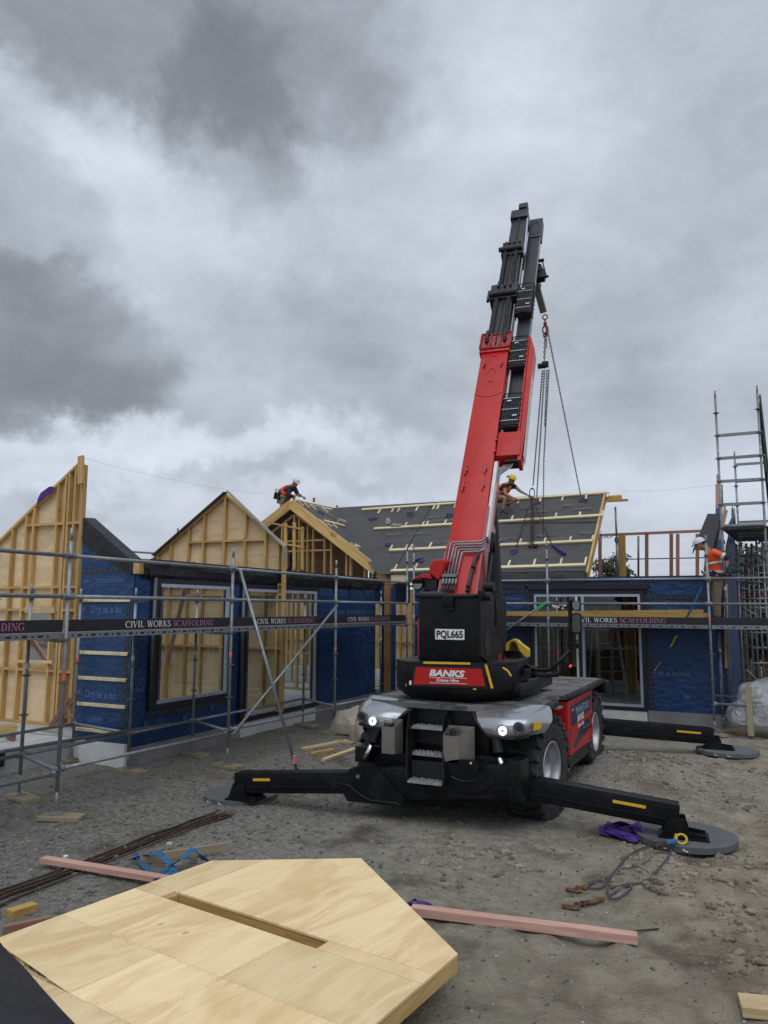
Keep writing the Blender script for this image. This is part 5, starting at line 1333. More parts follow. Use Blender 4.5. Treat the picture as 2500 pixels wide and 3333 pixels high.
tag(bar('timber_stake', pZ(2445, 2395, 0), pZ(2423, 2255, 0) if False else pZ(2445, 2395, 0) + V((0, 0, .95)), .11, .08, 'old_timber', up=(0, 1, 0)), 'upright grey timber stake beside the film-wrapped bundle', 'stake')
tag(bar('white_clip', gp(207, 2820), gp(207, 2820) + V((.02, .0, .10)), .04, .03, 'label_white'), 'small white plastic clip standing beside the pink timber', 'clip')
tag(bar('timber_chip', gp(545, 2745, .01), gp(560, 2745, .01), .03, .02, 'batten'), 'tiny pale wood chip by the rusty bars', 'chip')
tag(bar('plasterboard_scrap', gp(150, 2520, .008), gp(180, 2516, .008), .09, .012, 'label_white'), 'flat white scrap on the dark ground under the left scaffold', 'scrap')
# rusty reinforcing bars
rb = thing('reinforcing_bars', 'bundle of long rusty steel bars running to the left outrigger pad', 'steel bars', (-5.9, 6, 0))
rs = random.Random(9)
A0, B0 = gp(-60, 2960), gp(740, 2650)
for i in range(15):
    o_ = (i - 7) * .019 + rs.uniform(-.006, .006); pts = []
    side = V((-(B0 - A0).y, (B0 - A0).x, 0)).normalized()
    for k in range(14):
        s = k / 13; p = A0.lerp(B0, s * (1 - .04 * rs.random() if k == 13 else 1)) + side * (o_ + .02 * sin(s * 3 + i * .3) * (1 if i % 3 else -1) + .05 * sin(pi * s)); pts.append((p.x, p.y, GZ(p.x, p.y) + .014 + (.018 if i % 4 == 0 else 0)))
    mb = MB(); mb.tube(pts, .0075, 6); mb.build('steel_bar', 'rust', rb)
# blue webbing strap round the board
def webbing(name, label, cat, pts, w, mat, group=None, th=.003):
    mb = MB()
    P = [V(p) for p in pts]; sm = []
    for i in range(len(P) - 1):
        p0, p1, p2, p3 = P[max(i - 1, 0)], P[i], P[i + 1], P[min(i + 2, len(P) - 1)]
        for k in range(5):
            t = k / 5; sm.append(.5 * ((2 * p1) + (p2 - p0) * t + (2 * p0 - 5 * p1 + 4 * p2 - p3) * t * t + (3 * p1 - p0 - 3 * p2 + p3) * t ** 3))
    sm.append(P[-1]); rs_ = random.Random(len(sm)); ws = []
    for i, p in enumerate(sm):
        d = (sm[min(i + 1, len(sm) - 1)] - sm[max(i - 1, 0)]).normalized(); a = sin(i * .45) * 1.0
        s = d.cross(V((0, 0, 1))); s = s.normalized() if s.length > .01 else V((1, 0, 0)); ws.append((s * cos(a) + V((0, 0, 1)) * sin(a) * .8) * w)
    mb.ribbon(sm, ws, th); return tag(mb.build(name, mat), label, cat, group)
def gpl(l, h): return [gp(x, y, hh) for (x, y), hh in zip(l, h)]
webbing('blue_strap', 'blue webbing strap looped over the brown board beside the plywood panel', 'strap',
    gpl([(425, 2800), (470, 2785), (520, 2778), (555, 2815), (575, 2830), (560, 2840), (545, 2825), (600, 2790), (625, 2765), (650, 2785), (672, 2800)], [.03, .08, .13, .06, .03, .03, .06, .10, .14, .10, .03]), .055, 'strap_blue')
webbing('blue_strap', 'loose end of the blue strap curled beside the pink timber', 'strap',
    gpl([(440, 2775), (450, 2795), (490, 2840), (510, 2862), (530, 2845), (575, 2845), (560, 2830), (520, 2838)], [.05, .05, .03, .08, .07, .04, .05, .04]), .05, 'strap_blue')

# plywood panel in the foreground
ZP = .30
pl = thing('plywood_panel', 'big five-sided framed plywood panel with a long slot, lying flat in the foreground', 'panel', pZ(800, 3050, ZP))
def pp(x, y): return pZ(x, y, ZP)
c0, c1, c2, c3 = pp(688, 2801), pp(1175, 2793), pp(1490, 3104), pp(1190, 3360)
c3 = c2 + (c3 - c2) * 2.2
lft_ = pp(0, 3050); c0L = c0 + (lft_ - c0) * 1.25
outline = [c0, c1, c2, c3, pp(230, 3343) + V((-.1, -1.0, 0)), pp(226, 3345), pp(0, 3098), pp(-60, 3016), c0L]
sl = [pp(522, 2918), pp(575, 2902), pp(1075, 3058), pp(1030, 3087)]
ux = (sl[3] - sl[0]).normalized(); uy = V((-ux.y, ux.x, 0))
# sheets: strips parallel to the slot clipped against the outline
def clip(poly, n, d):
    out = []
    for i, p in enumerate(poly):
        q = poly[(i + 1) % len(poly)]; a, b = p.dot(n) - d, q.dot(n) - d
        if a >= 0: out.append(p)
        if (a >= 0) != (b >= 0): out.append(p + (q - p) * (a / (a - b)))
    return out
o0 = sl[0]
jx = [pp(620, 2990), pp(870, 3140)]
def piece(x0, x1, y0, y1):
    P = [V(p) for p in outline]
    for n, d in ((ux, x0), (-ux, -x1), (uy, y0), (-uy, -y1)): P = clip(P, n, n.dot(o0) + d) if P else P
    return P
sw = (sl[1] - sl[0]).dot(uy)      # slot width
sx0, sx1 = 0.0, (sl[3] - sl[0]).length
g = .0015
cells = []
Ycut = [-9, -1.22, -.42, 0, sw, 9]
for (y0, y1, xs_) in ((sw, 9, (-9, .05, 9)), (0, sw, 'slot'), (-.62, 0, (-9, .25, 1.30, 9)), (-1.24, -.62, (-9, -.35, .75, 9)), (-9, -1.24, (-9, .1, 1.2, 9))):
    if xs_ == 'slot': cells += [(-9, sx0, y0, y1), (sx1, 9, y0, y1)]
    else: cells += [(a, b, y0, y1) for a, b in zip(xs_[:-1], xs_[1:])]
for (a, b, y0, y1) in cells:
    P = piece(a + g, b - g, y0 + g, y1 - g)
    if len(P) < 3: continue
    cen = sum(P, V()) / len(P)
    mb = MB(); mb.prism([p - V((0, 0, .015)) for p in P], (0, 0, .015))
    F = Matrix((ux, uy, V((0, 0, 1)))).transposed()
    mb.build('plywood_sheet', 'ply_front', pl, origin=cen, rot=F @ Matrix.Rotation(radians(random.choice((88, 90))), 3, 'Z'))
# rim timbers
def rim(a, b, nm='rim_joist', mt='stud'):
    a, b = V(a), V(b); d = (b - a).normalized(); n = V((-d.y, d.x, 0)); cen = sum(outline, V()) / len(outline)
    if (cen - a).dot(n) < 0: n = -n
    bar(nm, a + n * .024 - V((0, 0, .062)), b + n * .024 - V((0, 0, .062)), .045, .09, mt, pl)
for a, b in ((c0, c1), (c1, c2), (c2, c3), (c0, c0L)): rim(a, b)
dz = V((0, 0, -.062))
for (a, b) in ((sl[0], sl[3]), (sl[1], sl[2])):
    s = -1 if a is sl[0] else 1
    bar('slot_joist', V(a) + uy * s * .024 + dz, V(b) + uy * s * .024 + dz, .045, .092, 'stud', pl)
for (a, b) in ((sl[0], sl[1]), (sl[3], sl[2])): bar('slot_joist', V(a) + dz, V(b) + dz, .045, .09, 'stud', pl)
mb = MB(); mb.prism([V(sl[0]) - V((0, 0, .112)), V(sl[3]) - V((0, 0, .112)), V(sl[2]) - V((0, 0, .112)), V(sl[1]) - V((0, 0, .112))], (0, 0, -.01)); mb.build('slot_floor', 'dark_ply', pl)
# nails along the sheet edges
mb = MB(); rs = random.Random(1)
def nailrow(p, d, n, step, lim):
    for k in range(n):
        q = p + d * (k * step) + uy * rs.uniform(-.004, .004)
        for s in (-.02, .02):
            r = q + V((-d.y, d.x, 0)) * s
            mb.cyl(r + V((0, 0, .0004)), r + V((0, 0, .0014)), .0022, seg=6)
for yy in (sw + .03, -.62, -1.24): nailrow(o0 + ux * -.9 + uy * yy, ux, 36, .085, 0)
for xx in (.05, .25, 1.30): nailrow(o0 + ux * xx + uy * -1.0, uy, 12, .085, 0)
mb.build('nail_heads', 'rust_orange', pl)
# bearers below
tag(bar('bearer', c2 - V((.6, .0, .23)), c3 + V((.2, .6, -.23)), .09, .15, 'old_timber'), 'timber bearer in the shade under the plywood panel', 'bearer')
tag(bar('bearer', c0 + V((.3, -.2, -.23)), c0 + V((1.0, .05, -.23)), .09, .15, 'old_timber'), 'second timber bearer under the far side of the plywood panel', 'bearer')
# black plastic sheet over the lower left corner
mb = MB(); rows = []
e = [pp(-60, 3010), pp(0, 3092), pp(60, 3150), pp(120, 3222), pp(180, 3290), pp(232, 3345), pp(262, 3385)]
for i, p in enumerate(e):
    r = [p + V((.02, .02, .004)), p + V((-.03, -.03, .012))]
    for k in range(1, 8): r.append(p + V((-.12 * k, -.10 * k, -.012 * k * k * .3 + .012 + .02 * mnoise.noise(V((i * .8, k * .7, 2))))))
    rows.append(r)
mb.grid(rows); o = mb.build('black_sheet', 'black_plastic', smooth=True); tag(o, 'black plastic sheet covering the lower left corner of the plywood panel', 'plastic sheet')

# outrigger pads (round, dark plastic)
def mkpad(mb):
    mb.cyl((0, 0, 0), (0, 0, .06), .50, seg=48)
    mb.torus((0, 0, .055), (0, 0, 1), .492, .010, 48, 6)
pads = [(gp(783, 2600), 'round grey pad under the left front outrigger foot, on the rusty bars', .47), (gp(2232, 2737), 'round grey pad under the right front outrigger foot, nearest the camera', .52), (gp(2368, 2452), 'round grey pad half buried by the far right outrigger foot', .50)]
PADZ = []
def padz(p, r): return max(GZ(p.x + r * .9 * cos(a), p.y + r * .9 * sin(a)) for a in [k * .5 for k in range(13)]) - .012
for p, lb, r in pads:
    zg_ = padz(p, r) if 'buried' not in lb else GZ(p.x, p.y) + .01
    mb = MB(); mb.cyl((0, 0, 0), (0, 0, .06), r, seg=56); 
    o = mb.build('outrigger_pad', 'pad', origin=(0, 0, 0)); WM[o.name] = T((p.x, p.y, zg_)); o.matrix_basis = WM[o.name]
    tag(o, lb, 'outrigger pad', 'round outrigger pads'); autosmooth(o); PADZ.append(zg_ + .06)
    for a in (-1.9, -1.5): 
        mb = MB(); c = V((r * cos(a), r * sin(a), .03)); q = V((p.x, p.y, zg_)); mb.tube([q + c + V((-.02, 0, .01)), q + c * 1.04 + V((-.02, 0, .0)), q + c * 1.04 + V((.02, 0, -.01)), q + c + V((.02, 0, -.01))], .006, 6); mb.build('rope_handle', 'white_mark', o)
# tarpaulin bundle behind the crane's left front
def lump(name, mat, label, cat, c, r, seed, amp=.3, sub=4, fold=3.0):
    bm = bmesh.new(); bmesh.ops.create_icosphere(bm, subdivisions=sub, radius=1)
    for v in bm.verts:
        n = mnoise.noise(v.co * 1.3 + V((seed, 0, 0))) * amp + abs(mnoise.noise(V((v.co.x * fold, v.co.y * fold, v.co.z * 1.0 + seed)))) * amp * .8 + .05 * mnoise.noise(v.co * 7)
        k = 1 + n; v.co = V((v.co.x * r[0] * k, v.co.y * r[1] * k, max(v.co.z * r[2] * k, -r[2] * .35)))
    me = bpy.data.meshes.new(name); bm.to_mesh(me); bm.free(); me.materials.append(MATS[mat])
    for p in me.polygons: p.use_smooth = True
    o = bpy.data.objects.new(name, me); link(o, None, T(c)); return tag(o, label, cat)
g0 = gp(1120, 2395); lump('tarpaulin', 'bag', 'crumpled beige tarpaulin heap between the left wall and the crane', 'tarpaulin', g0 + V((0, .3, .14)), (.42, .35, .34), 3)
g0 = gp(1180, 2415); lump('tarpaulin', 'bag', 'lower beige tarpaulin lump close behind the crane headlight', 'tarpaulin', g0 + V((0, .3, .10)), (.35, .35, .30), 8)
# purple slings
def sling_heap(label, c, R, n, seed, W=.05, mat='purple', zf_=None, cat='sling', group='purple lifting slings', name='purple_sling', up=V((0, 0, 1)), flat=1.0):
    rs = random.Random(seed); pts = []
    up = up.normalized(); ax = V((1, 0, 0)); ax = (ax - up * ax.dot(up)).normalized(); ay = up.cross(ax)
    for k in range(n * 6 + 1):
        a = k * 2 * pi / 6 * (1 + .15 * sin(seed)); r = R * (.35 + .65 * abs(sin(k * 1.7 + seed))) * rs.uniform(.75, 1.15)
        p = V(c) + ax * r * cos(a) + ay * r * sin(a) * flat
        z = (GZ(p.x, p.y) if zf_ is None else 0); pts.append(p + up * (.02 + R * .40 * rs.random() * (1 - .5 * r / R) + z))
    return webbing(name, label, cat, pts, W, mat, group, .004)
g0 = gp(2040, 2718); g0.z = 0; 
sling_heap('purple sling heap on the sand beside the front right outrigger pad', g0, .27, 5, 4, W=.085)
g0 = gp(1355, 2958); g0.z = 0; sling_heap('purple sling end poking out by the plywood panel edge', g0 + V((.0, .05, 0)), .09, 1, 2, W=.05)
# wire rope slings and rusty hooks on the sand
def ropething(label, pts, r=.009, mat='rope', cat='wire rope', name='wire_rope_sling'):
    P = [gp(x, y, .024) for x, y in pts]; sm = []
    for i in range(len(P) - 1):
        p0, p1, p2, p3 = P[max(i - 1, 0)], P[i], P[i + 1], P[min(i + 2, len(P) - 1)]
        for k in range(4):
            t = k / 4; sm.append(.5 * ((2 * p1) + (p2 - p0) * t + (2 * p0 - 5 * p1 + 4 * p2 - p3) * t * t + (3 * p1 - p0 - 3 * p2 + p3) * t ** 3))
    sm.append(P[-1]); mb = MB(); mb.tube(sm, r, 7); return tag(mb.build(name, mat, smooth=True), label, cat, 'wire ropes on the sand')
ropething('wire rope looping from the upper rusty hook to the right front pad', [(1915, 2885), (1920, 2872), (1970, 2858), (1985, 2850), (1960, 2888), (1920, 2890), (1915, 2880), (1965, 2860), (1990, 2848), (2040, 2790), (2080, 2765), (2130, 2748)])
ropething('wire rope looping from the chained hooks up to the right front pad', [(1985, 2918), (1978, 2895), (2010, 2885), (2062, 2875), (2040, 2905), (2005, 2925), (1985, 2915), (2050, 2880), (2100, 2868), (2150, 2820), (2180, 2780), (2188, 2750)])
ropething('thin stray wire lying between the two wire ropes', [(2020, 2826), (2060, 2824), (2095, 2810), (2120, 2792)], .004)
ropething('short dark twig of wire on the sand by the long pink timber', [(2065, 3030), (2100, 3027), (2145, 3023)], .006, 'dark_metal')
def ring(mb, px, py, R, r, sc=(1.5, .8), a=0.2):
    c = gp(px, py, .02); mb.torus(c, (0, .05, 1), R, r, 18, 7, sc)
mb = MB(); ring(mb, 1868, 2897, .04, .012); mb.b.normal_update(); 
c = gp(1892, 2890, .02); mb.box(c, (.10, .04, .03), Matrix.Rotation(.25, 3, 'Z'), bev=.008); c = gp(1908, 2884, .02); mb.ball(c, (.03, .025, .02), 2)
tag(mb.build('lifting_hook', 'rust_orange'), 'rusty orange hook lying alone on the sand, the upper of two', 'hook')
h2 = thing('lifting_hook', 'rusty hook joined by chain links to a second shackle, lower on the sand', 'hook', gp(1858, 2952))
mb = MB(); ring(mb, 1858, 2952, .042, .012); mb.build('hook_eye', 'rust_orange', h2)
for k in range(5): mb = MB(); c = gp(1878 + k * 9, 2945 - k * 2, .025); mb.torus(c, (random.uniform(-.6, .6), random.uniform(-.6, .6), 1), .022, .008, 12, 6, (1.5, .9)); mb.build('chain_link', 'rust_chain', h2)
mb = MB(); mb.tube([gp(x, y, .03) for x, y in ((1920, 2940), (1935, 2936), (1950, 2928), (1966, 2924))], [.012, .02, .024, .014], 8); mb.build('shackle', 'rust_orange', h2)
# shackle with blue thimble on the right pad
zp_ = PADZ[1]
sh = thing('bow_shackle', 'orange bow shackle with blue sling on the right front outrigger pad', 'shackle', pZ(2225, 2733, zp_))
c = pZ(2218, 2731, zp_ + .05); mb = MB(); mb.torus(c, (.25, -1, .35), .045, .012, 18, 8, (1.15, 1)); mb.cyl(c + V((-.07, 0, -.03)), c + V((-.05, 0, .045)), .012); mb.build('bow', 'yellow_paint', sh)
a = pZ(2200, 2740, zp_ + .04); b = pZ(2168, 2748, zp_ + .03); mb = MB(); mb.tube([a, a.lerp(b, .5) + V((0, 0, .01)), b], [.03, .03, .022], 8); mb.build('blue_thimble', 'strap_blue', sh)
mb = MB(); mb.tube([b, pZ(2140, 2752, zp_ + .03), pZ(2130, 2760, zp_ + .02)], [.026, .03, .02], 8); mb.tube([b, pZ(2165, 2742, zp_ + .05), pZ(2125, 2745, zp_ + .03)], [.02, .018, .018], 8); mb.build('black_sleeve', 'rubber', sh)
# film wrapped bundle at the right edge
fb = thing('wrapped_bundle', 'clear film wrapped bundle of timber at the right photo edge', 'bundle', gp(2480, 2400))
c = gp(2462, 2400)
for k in range(5): bar('packed_timber', c + V((-.25, .05, .25 + .13 * k)), c + V((1.2, .35, .30 + .13 * k)), .3, .09, ('stud_pale', 'black_frame', 'white_sheet', 'strap_blue', 'stud_pale')[k], fb)
bm_o = lump('film_wrap', 'film', None, None, (0, 0, 0), (.55, .45, .62), 5, .35, 4, 2.5)
bm_o.parent = fb; WM[bm_o.name] = T(c + V((.15, .2, .45))); bm_o.matrix_basis = WM[fb.name].inverted() @ WM[bm_o.name]
g0 = pZ(2400, 2290, .2); lump('rubble_bag', 'white_sheet', 'grey plastic sheeting bunched at the foot of the right gable', 'plastic sheet', g0 + V((0, .6, .1)), (.28, .3, .3), 12, .4)
# ================================================================== CRANE
CR = thing('mobile_crane', 'red and black telescopic crane truck with headlights on, boom raised, outriggers spread', 'crane', (-3.33, 10.7, 0))
def cb(name, lo, hi, mat, bev=.0, parent=CR, label=None, seg=2):
    mb = MB(); mb.b2(lo, hi, bev); o = mb.build(name, mat, parent, label)
    return autosmooth(o) if bev else o
YFc = 8.42
# chassis
cb('chassis', (-4.05, 8.95, .42), (-2.62, 13.0, 1.20), 'crane_black', .02)
cb('chassis', (-3.95, 8.62, .55), (-2.75, 8.97, 1.28), 'crane_black', .01)
# deck plates
mb = MB(); ZD = 1.325
dk = [(-4.42, 8.92), (-4.30, 8.72), (-3.98, 8.62), (-3.62, 8.56), (-3.05, 8.56), (-2.72, 8.64), (-2.30, 8.80), (-2.2, 8.95), (-2.2, 9.62), (-2.42, 9.72), (-2.42, 10.12), (-2.2, 10.22), (-2.2, 12.95), (-2.34, 13.15), (-4.30, 13.15), (-4.45, 12.95)]
mb.prism([(x, y, ZD - .05) for x, y in dk], (0, 0, .05)); mb.build('deck', 'deck_top', CR, origin=(-3.33, 10.7, ZD))
for pts in ([(-2.2, 8.98), (-2.2, 9.62)], [(-2.2, 10.22), (-2.2, 12.95)], [(-4.45, 8.98), (-4.45, 12.95)]):
    (x0, y0), (x1, y1) = pts; mb = MB(); mb.tube([(x0, y0, ZD - .03), (x1, y1, ZD - .03)], .045, 10); mb.build('deck_edge', 'crane_grey', CR, smooth=True)
mb = MB(); 
for pl_ in ([(-4.15, 9.0), (-4.15, 9.50), (-4.03, 9.50), (-4.03, 9.12), (-3.62, 9.12), (-3.62, 9.0)],): mb.prism([(x, y, ZD + .003) for x, y in pl_], (0, 0, .003))
mb.build('grip_strip', 'pad', CR)
mb = MB(); mb.prism([(x, y, ZD + .003) for x, y in [(-2.45, 12.7), (-2.45, 12.1), (-2.57, 12.1), (-2.57, 12.58), (-3.0, 12.58), (-3.0, 12.7)]], (0, 0, .003)); mb.build('grip_strip', 'pad', CR)
mb = MB(); mb.prism([(x, y, ZD + .003) for x, y in [(-2.55, 9.0), (-2.55, 9.25), (-2.75, 9.25), (-2.75, 9.1), (-3.1, 9.1), (-3.1, 9.0)]], (0, 0, .003)); mb.build('grip_strip', 'pad', CR)
# silver light housings
CXV = -3.365
def fender(sgn):
    def fx(x): return x if sgn > 0 else 2 * CXV - x + .10
    rows = [[(-2.98, 8.72, 1.315), (-2.72, 8.80, 1.335), (-2.45, 8.86, 1.345), (-2.24, 8.93, 1.35), (-2.15, 9.05, 1.345)],
            [(-2.90, 8.60, 1.275), (-2.68, 8.62, 1.31), (-2.42, 8.66, 1.325), (-2.2, 8.76, 1.315), (-2.11, 9.0, 1.29)],
            [(-2.84, 8.48, 1.20), (-2.64, 8.46, 1.225), (-2.42, 8.48, 1.235), (-2.19, 8.60, 1.235), (-2.08, 8.9, 1.20)],
            [(-2.78, 8.44, 1.13), (-2.62, 8.41, 1.165), (-2.44, 8.42, 1.18), (-2.22, 8.52, 1.20), (-2.09, 8.85, 1.16)],
            [(-2.71, 8.43, 1.06), (-2.60, 8.39, 1.06), (-2.44, 8.40, 1.075), (-2.24, 8.50, 1.10), (-2.12, 8.80, 1.10)],
            [(-2.66, 8.46, 1.02), (-2.58, 8.43, 1.018), (-2.44, 8.44, 1.03), (-2.26, 8.54, 1.055), (-2.15, 8.80, 1.06)],
            [(-2.66, 8.62, 1.04), (-2.58, 8.6, 1.04), (-2.44, 8.6, 1.05), (-2.28, 8.7, 1.07), (-2.2, 8.86, 1.08)]]
    mb = MB(); mb.grid([[(fx(x), y, z) for x, y, z in r] for r in rows])
    o = mb.build('light_housing', 'silver', CR, smooth=True)
    at_ = o.data.attributes.new('crease_edge', 'FLOAT', 'EDGE')
    for e in o.data.edges:
        a_, b_2 = e.vertices
        if a_ // 5 == b_2 // 5 and a_ // 5 in (2, 3, 5): at_.data[e.index].value = .75
    s = o.modifiers.new('s', 'SUBSURF'); s.levels = s.render_levels = 2
    # inner black side lip
    mb = MB(); mb.tube([(fx(x) , y - .0, z) for x, y, z in [(-3.0, 8.72, 1.30), (-2.92, 8.58, 1.25), (-2.85, 8.47, 1.18), (-2.73, 8.44, 1.06), (-2.67, 8.45, 1.015), (-2.45, 8.44, 1.02), (-2.26, 8.54, 1.045)]], .018, 8); mb.build('housing_edge', 'crane_grey', CR, smooth=True)
    for (x, y, z, on) in ((-2.515, 8.395, 1.115, 1), (-2.345, 8.445, 1.145, 0)):
        y -= .012
        mb = MB(); mb.torus((fx(x), y, z), (0, -1, 0), .058, .013, 24, 8); h = mb.build('headlight', 'alu_dark' if not on else 'silver', CR, smooth=True)
        mb = MB(); mb.cyl((fx(x), y + .006, z), (fx(x), y - .004, z), .050, seg=24); mb.build('lens', 'lamp_on' if on else 'mirror', h)
        if on: mb = MB(); mb.cyl((fx(x), y - .006, z), (fx(x), y - .010, z), .020, seg=16); mb.build('lens_core', 'label_white', h)
        else: mb = MB(); mb.cyl((fx(x), y - .006, z), (fx(x), y - .010, z), .028, seg=16); mb.build('lens_core', 'plate_black', h)
fender(1); fender(-1)
mb = MB(); mb.prism([(-2.215, 8.53, 1.12), (-2.165, 8.66, 1.12), (-2.155, 8.66, 1.20), (-2.20, 8.535, 1.21)], (.012, -.012, 0)); mb.build('warning_label', 'yellow', CR)
# step bay
sx0_, sx1_ = -3.72, -3.20
cb('step_bay', (sx0_, 8.66, .42), (sx1_, 8.72, 1.27), 'crane_grey')
for x in (sx0_ + .06, sx1_ - .02):
    mb = MB(); mb.prism([(x, 8.66, 1.27), (x, 8.40, 1.24), (x, 8.34, 1.0), (x + .09, 8.13, .56), (x + .10, 8.13, .49), (x + .10, 8.22, .49), (x, 8.66, .80)], (.015, 0, 0)); mb.build('step_side', 'crane_black', CR)
for k, (z, y0, dx) in enumerate(((1.075, 8.44, .06), (.795, 8.34, .08), (.535, 8.12, .15))):
    xr_ = (-3.205, -3.215, -3.14)[k]; s = cb('step', (sx0_ + .02 + dx, y0, z - .022), (xr_, y0 + .16, z), 'tread_alu')
    mb = MB()
    for i in range(8):
        for j in range(3): mb.box((sx0_ + .05 + dx + i * .048, y0 + .02 + j * .055 + (.02 if i % 2 else 0), z + .009), (.026, .024, .018))
    mb.build('tread_studs', 'tread_alu', s)
    cb('riser', (sx0_ + .02 + dx, y0 + .13, z + .01 if k == 2 else z - .20), (xr_, y0 + .15, z + .20 if k == 2 else z - .03), 'crane_grey')
cb('info_label', (-3.33, 8.644, 1.20), (-3.22, 8.65, 1.26), 'label_white'); cb('info_label', (-3.63, 8.644, 1.15), (-3.58, 8.65, 1.25), 'yellow_paint')
mb = MB(); mb.cyl((-3.93, 8.60, 1.21), (-3.93, 8.55, 1.21), .055, seg=20)
for k in range(5): mb.cyl((-3.93 + .04 * cos(k * 1.26), 8.56, 1.21 + .04 * sin(k * 1.26)), (-3.93 + .04 * cos(k * 1.26), 8.535, 1.21 + .04 * sin(k * 1.26)), .008, seg=8)
mb.build('camera_eye', 'crane_grey', CR)
# steel pockets
def pocket(pts_top, z0, z1, lift):
    mb = MB(); n = len(pts_top)
    bot = [mb.b.verts.new(V((x, y, z0))) for x, y in pts_top]; top = [mb.b.verts.new(V((x, y, z1 + l))) for (x, y), l in zip(pts_top, lift)]
    for i in range(n): mb.b.faces.new((bot[i], bot[(i + 1) % n], top[(i + 1) % n], top[i]))
    mb.b.faces.new(bot); o = mb.build('steel_pocket', 'steel_box', CR); s = o.modifiers.new('s', 'SOLIDIFY'); s.thickness = .006; return o
pocket([(-3.965, 8.32), (-3.80, 8.32), (-3.745, 8.44), (-3.965, 8.44)], .765, 1.07, [0, 0, .08, .08])
pocket([(-3.17, 8.26), (-2.995, 8.26), (-2.86, 8.44), (-3.17, 8.44)], .745, 1.035, [0, 0, .09, .09])
mb = MB(); mb.tube([(-3.12, 8.38, .95), (-3.11, 8.36, 1.08), (-3.07, 8.34, 1.10)], .02, 10); mb.cyl((-3.07, 8.34, 1.04), (-3.07, 8.34, 1.09), .028); mb.build('nozzle', 'rubber', CR)
# lower front frame & hydraulic lift cylinders
cb('front_frame', (-4.28, 8.52, .40), (-2.36, 8.85, .80), 'crane_black', .02)
for sgn in (1, -1):
    def fx(x): return x if sgn > 0 else 2 * CXV - x + .02
    mb = MB(); mb.cyl((fx(-2.66), 8.52, 1.12), (fx(-2.58), 8.42, .86), .06, seg=18); mb.cyl((fx(-2.585), 8.43, .875), (fx(-2.578), 8.42, .855), .066, seg=18); mb.build('jack_barrel', 'crane_black', CR, smooth=False)
    mb = MB(); mb.cyl((fx(-2.58), 8.42, .86), (fx(-2.50), 8.36, .66), .030, seg=16); mb.build('jack_rod', 'chrome', CR, smooth=True)
# outrigger legs
def leg(root, tip, w, h, name='outrigger_beam', stripe=None, front=1):
    root, tip = V(root), V(tip); d = (tip - root).normalized(); F = frame(root, tip); up = F @ V((0, 0, 1)); sd = F @ V((0, 1, 0))
    mb = MB(); mb.bar(root, tip, w, h, bev=.018); 
    o = mb.build(name, 'crane_black', CR); autosmooth(o)
    mb = MB()
    for s in (1, -1):
        for q in (-.16, .30): mb.bar(root + sd * s * (w / 2 + .002) + up * h * q, tip + sd * s * (w / 2 + .002) + up * h * q, .006, .010)
    mb.build('beam_rib', 'crane_grey', o)
    if stripe:
        a = tip - d * stripe[0]; b = tip - d * stripe[1]; s = 1 if sd.y < 0 else -1
        mb = MB(); mb.bar(a + sd * s * (w / 2 + .004) + up * h * .16, b + sd * s * (w / 2 + .004) + up * h * .16, .003, .032); mb.build('yellow_stripe', 'yellow', o)
    return o
def shoe(c, yaw, L_=.42):
    c = V(c); R3 = Matrix.Rotation(yaw, 3, 'Z'); mb = MB()
    mb.box(c + V((0, 0, .012)), (L_, .30, .022), R3)
    for s in (-.11, .11): mb.prism([c + R3 @ V((x, s, z)) for x, z in ((-L_ * .45, .02), (L_ * .45, .02), (L_ * .45, .05), (L_ * .12, .07), (L_ * .05, .20), (-L_ * .3, .20), (-L_ * .42, .06))], R3 @ V((0, .018, 0)))
    o = mb.build('outrigger_foot', 'crane_black', CR); return o
zL, zRt = PADZ[0], PADZ[1]
footL = pZ(800, 2600, zL); footR = pZ(2205, 2720, zRt); footRR = pZ(2318, 2435, PADZ[2])
# left leg: front plane, root at right side of the vehicle
leg((-2.40, 8.42, .60), (-4.35, 8.38, .385), .26, .36, 'outrigger_housing')
leg((-3.6, 8.40, .465), V((footL.x - .12, footL.y, zL + .20)), .20, .25, stripe=(.28, .52))
shoe(footL, .1)
# right leg: behind, root left
leg((-4.2, 8.72, .60), (-2.34, 8.72, .46), .24, .34, 'outrigger_housing')
leg((-3.0, 8.72, .52), V((footR.x + .02, footR.y + .02, zRt + .21)), .20, .25, stripe=(.34, .68))
shoe(footR + V((.06, 0, 0)), .1, .5)
# front cover plates on the housing
mb = MB(); mb.prism([(-4.40, 8.22, .52), (-4.05, 8.22, .68), (-3.95, 8.22, .60), (-3.62, 8.22, .30), (-3.66, 8.22, .22), (-4.36, 8.22, .20), (-4.5, 8.22, .42)], (0, .05, 0)); mb.build('knuckle_plate', 'crane_black', CR)
mb = MB(); mb.cyl((-4.21, 8.22, .50), (-4.21, 8.19, .50), .024, seg=14); mb.build('pivot_pin', 'chrome', CR)
mb = MB(); mb.tube([(-4.47, 8.21, .39), (-4.33, 8.21, .385), (-4.2, 8.21, .30), (-4.05, 8.21, .245), (-3.72, 8.21, .25), (-3.66, 8.21, .22)], .010, 6); mb.build('edge_weld', 'crane_grey', CR, smooth=True)
mb = MB(); c = V((-2.92, 8.26, .62)); mb.cyl(c, c + V((0, .05, 0)), .34, seg=40); o = mb.build('pivot_cover', 'crane_black', CR); 
bm2 = bmesh.new(); bm2.from_mesh(o.data)
for v in bm2.verts: v.co.z = v.co.z * .52 if v.co.z < 0 else v.co.z * .5
bm2.to_mesh(o.data); bm2.free()
mb = MB(); mb.cyl((-2.80, 8.24, .74), (-2.80, 8.20, .74), .07, seg=20); mb.build('pivot_cap', 'crane_black', CR)
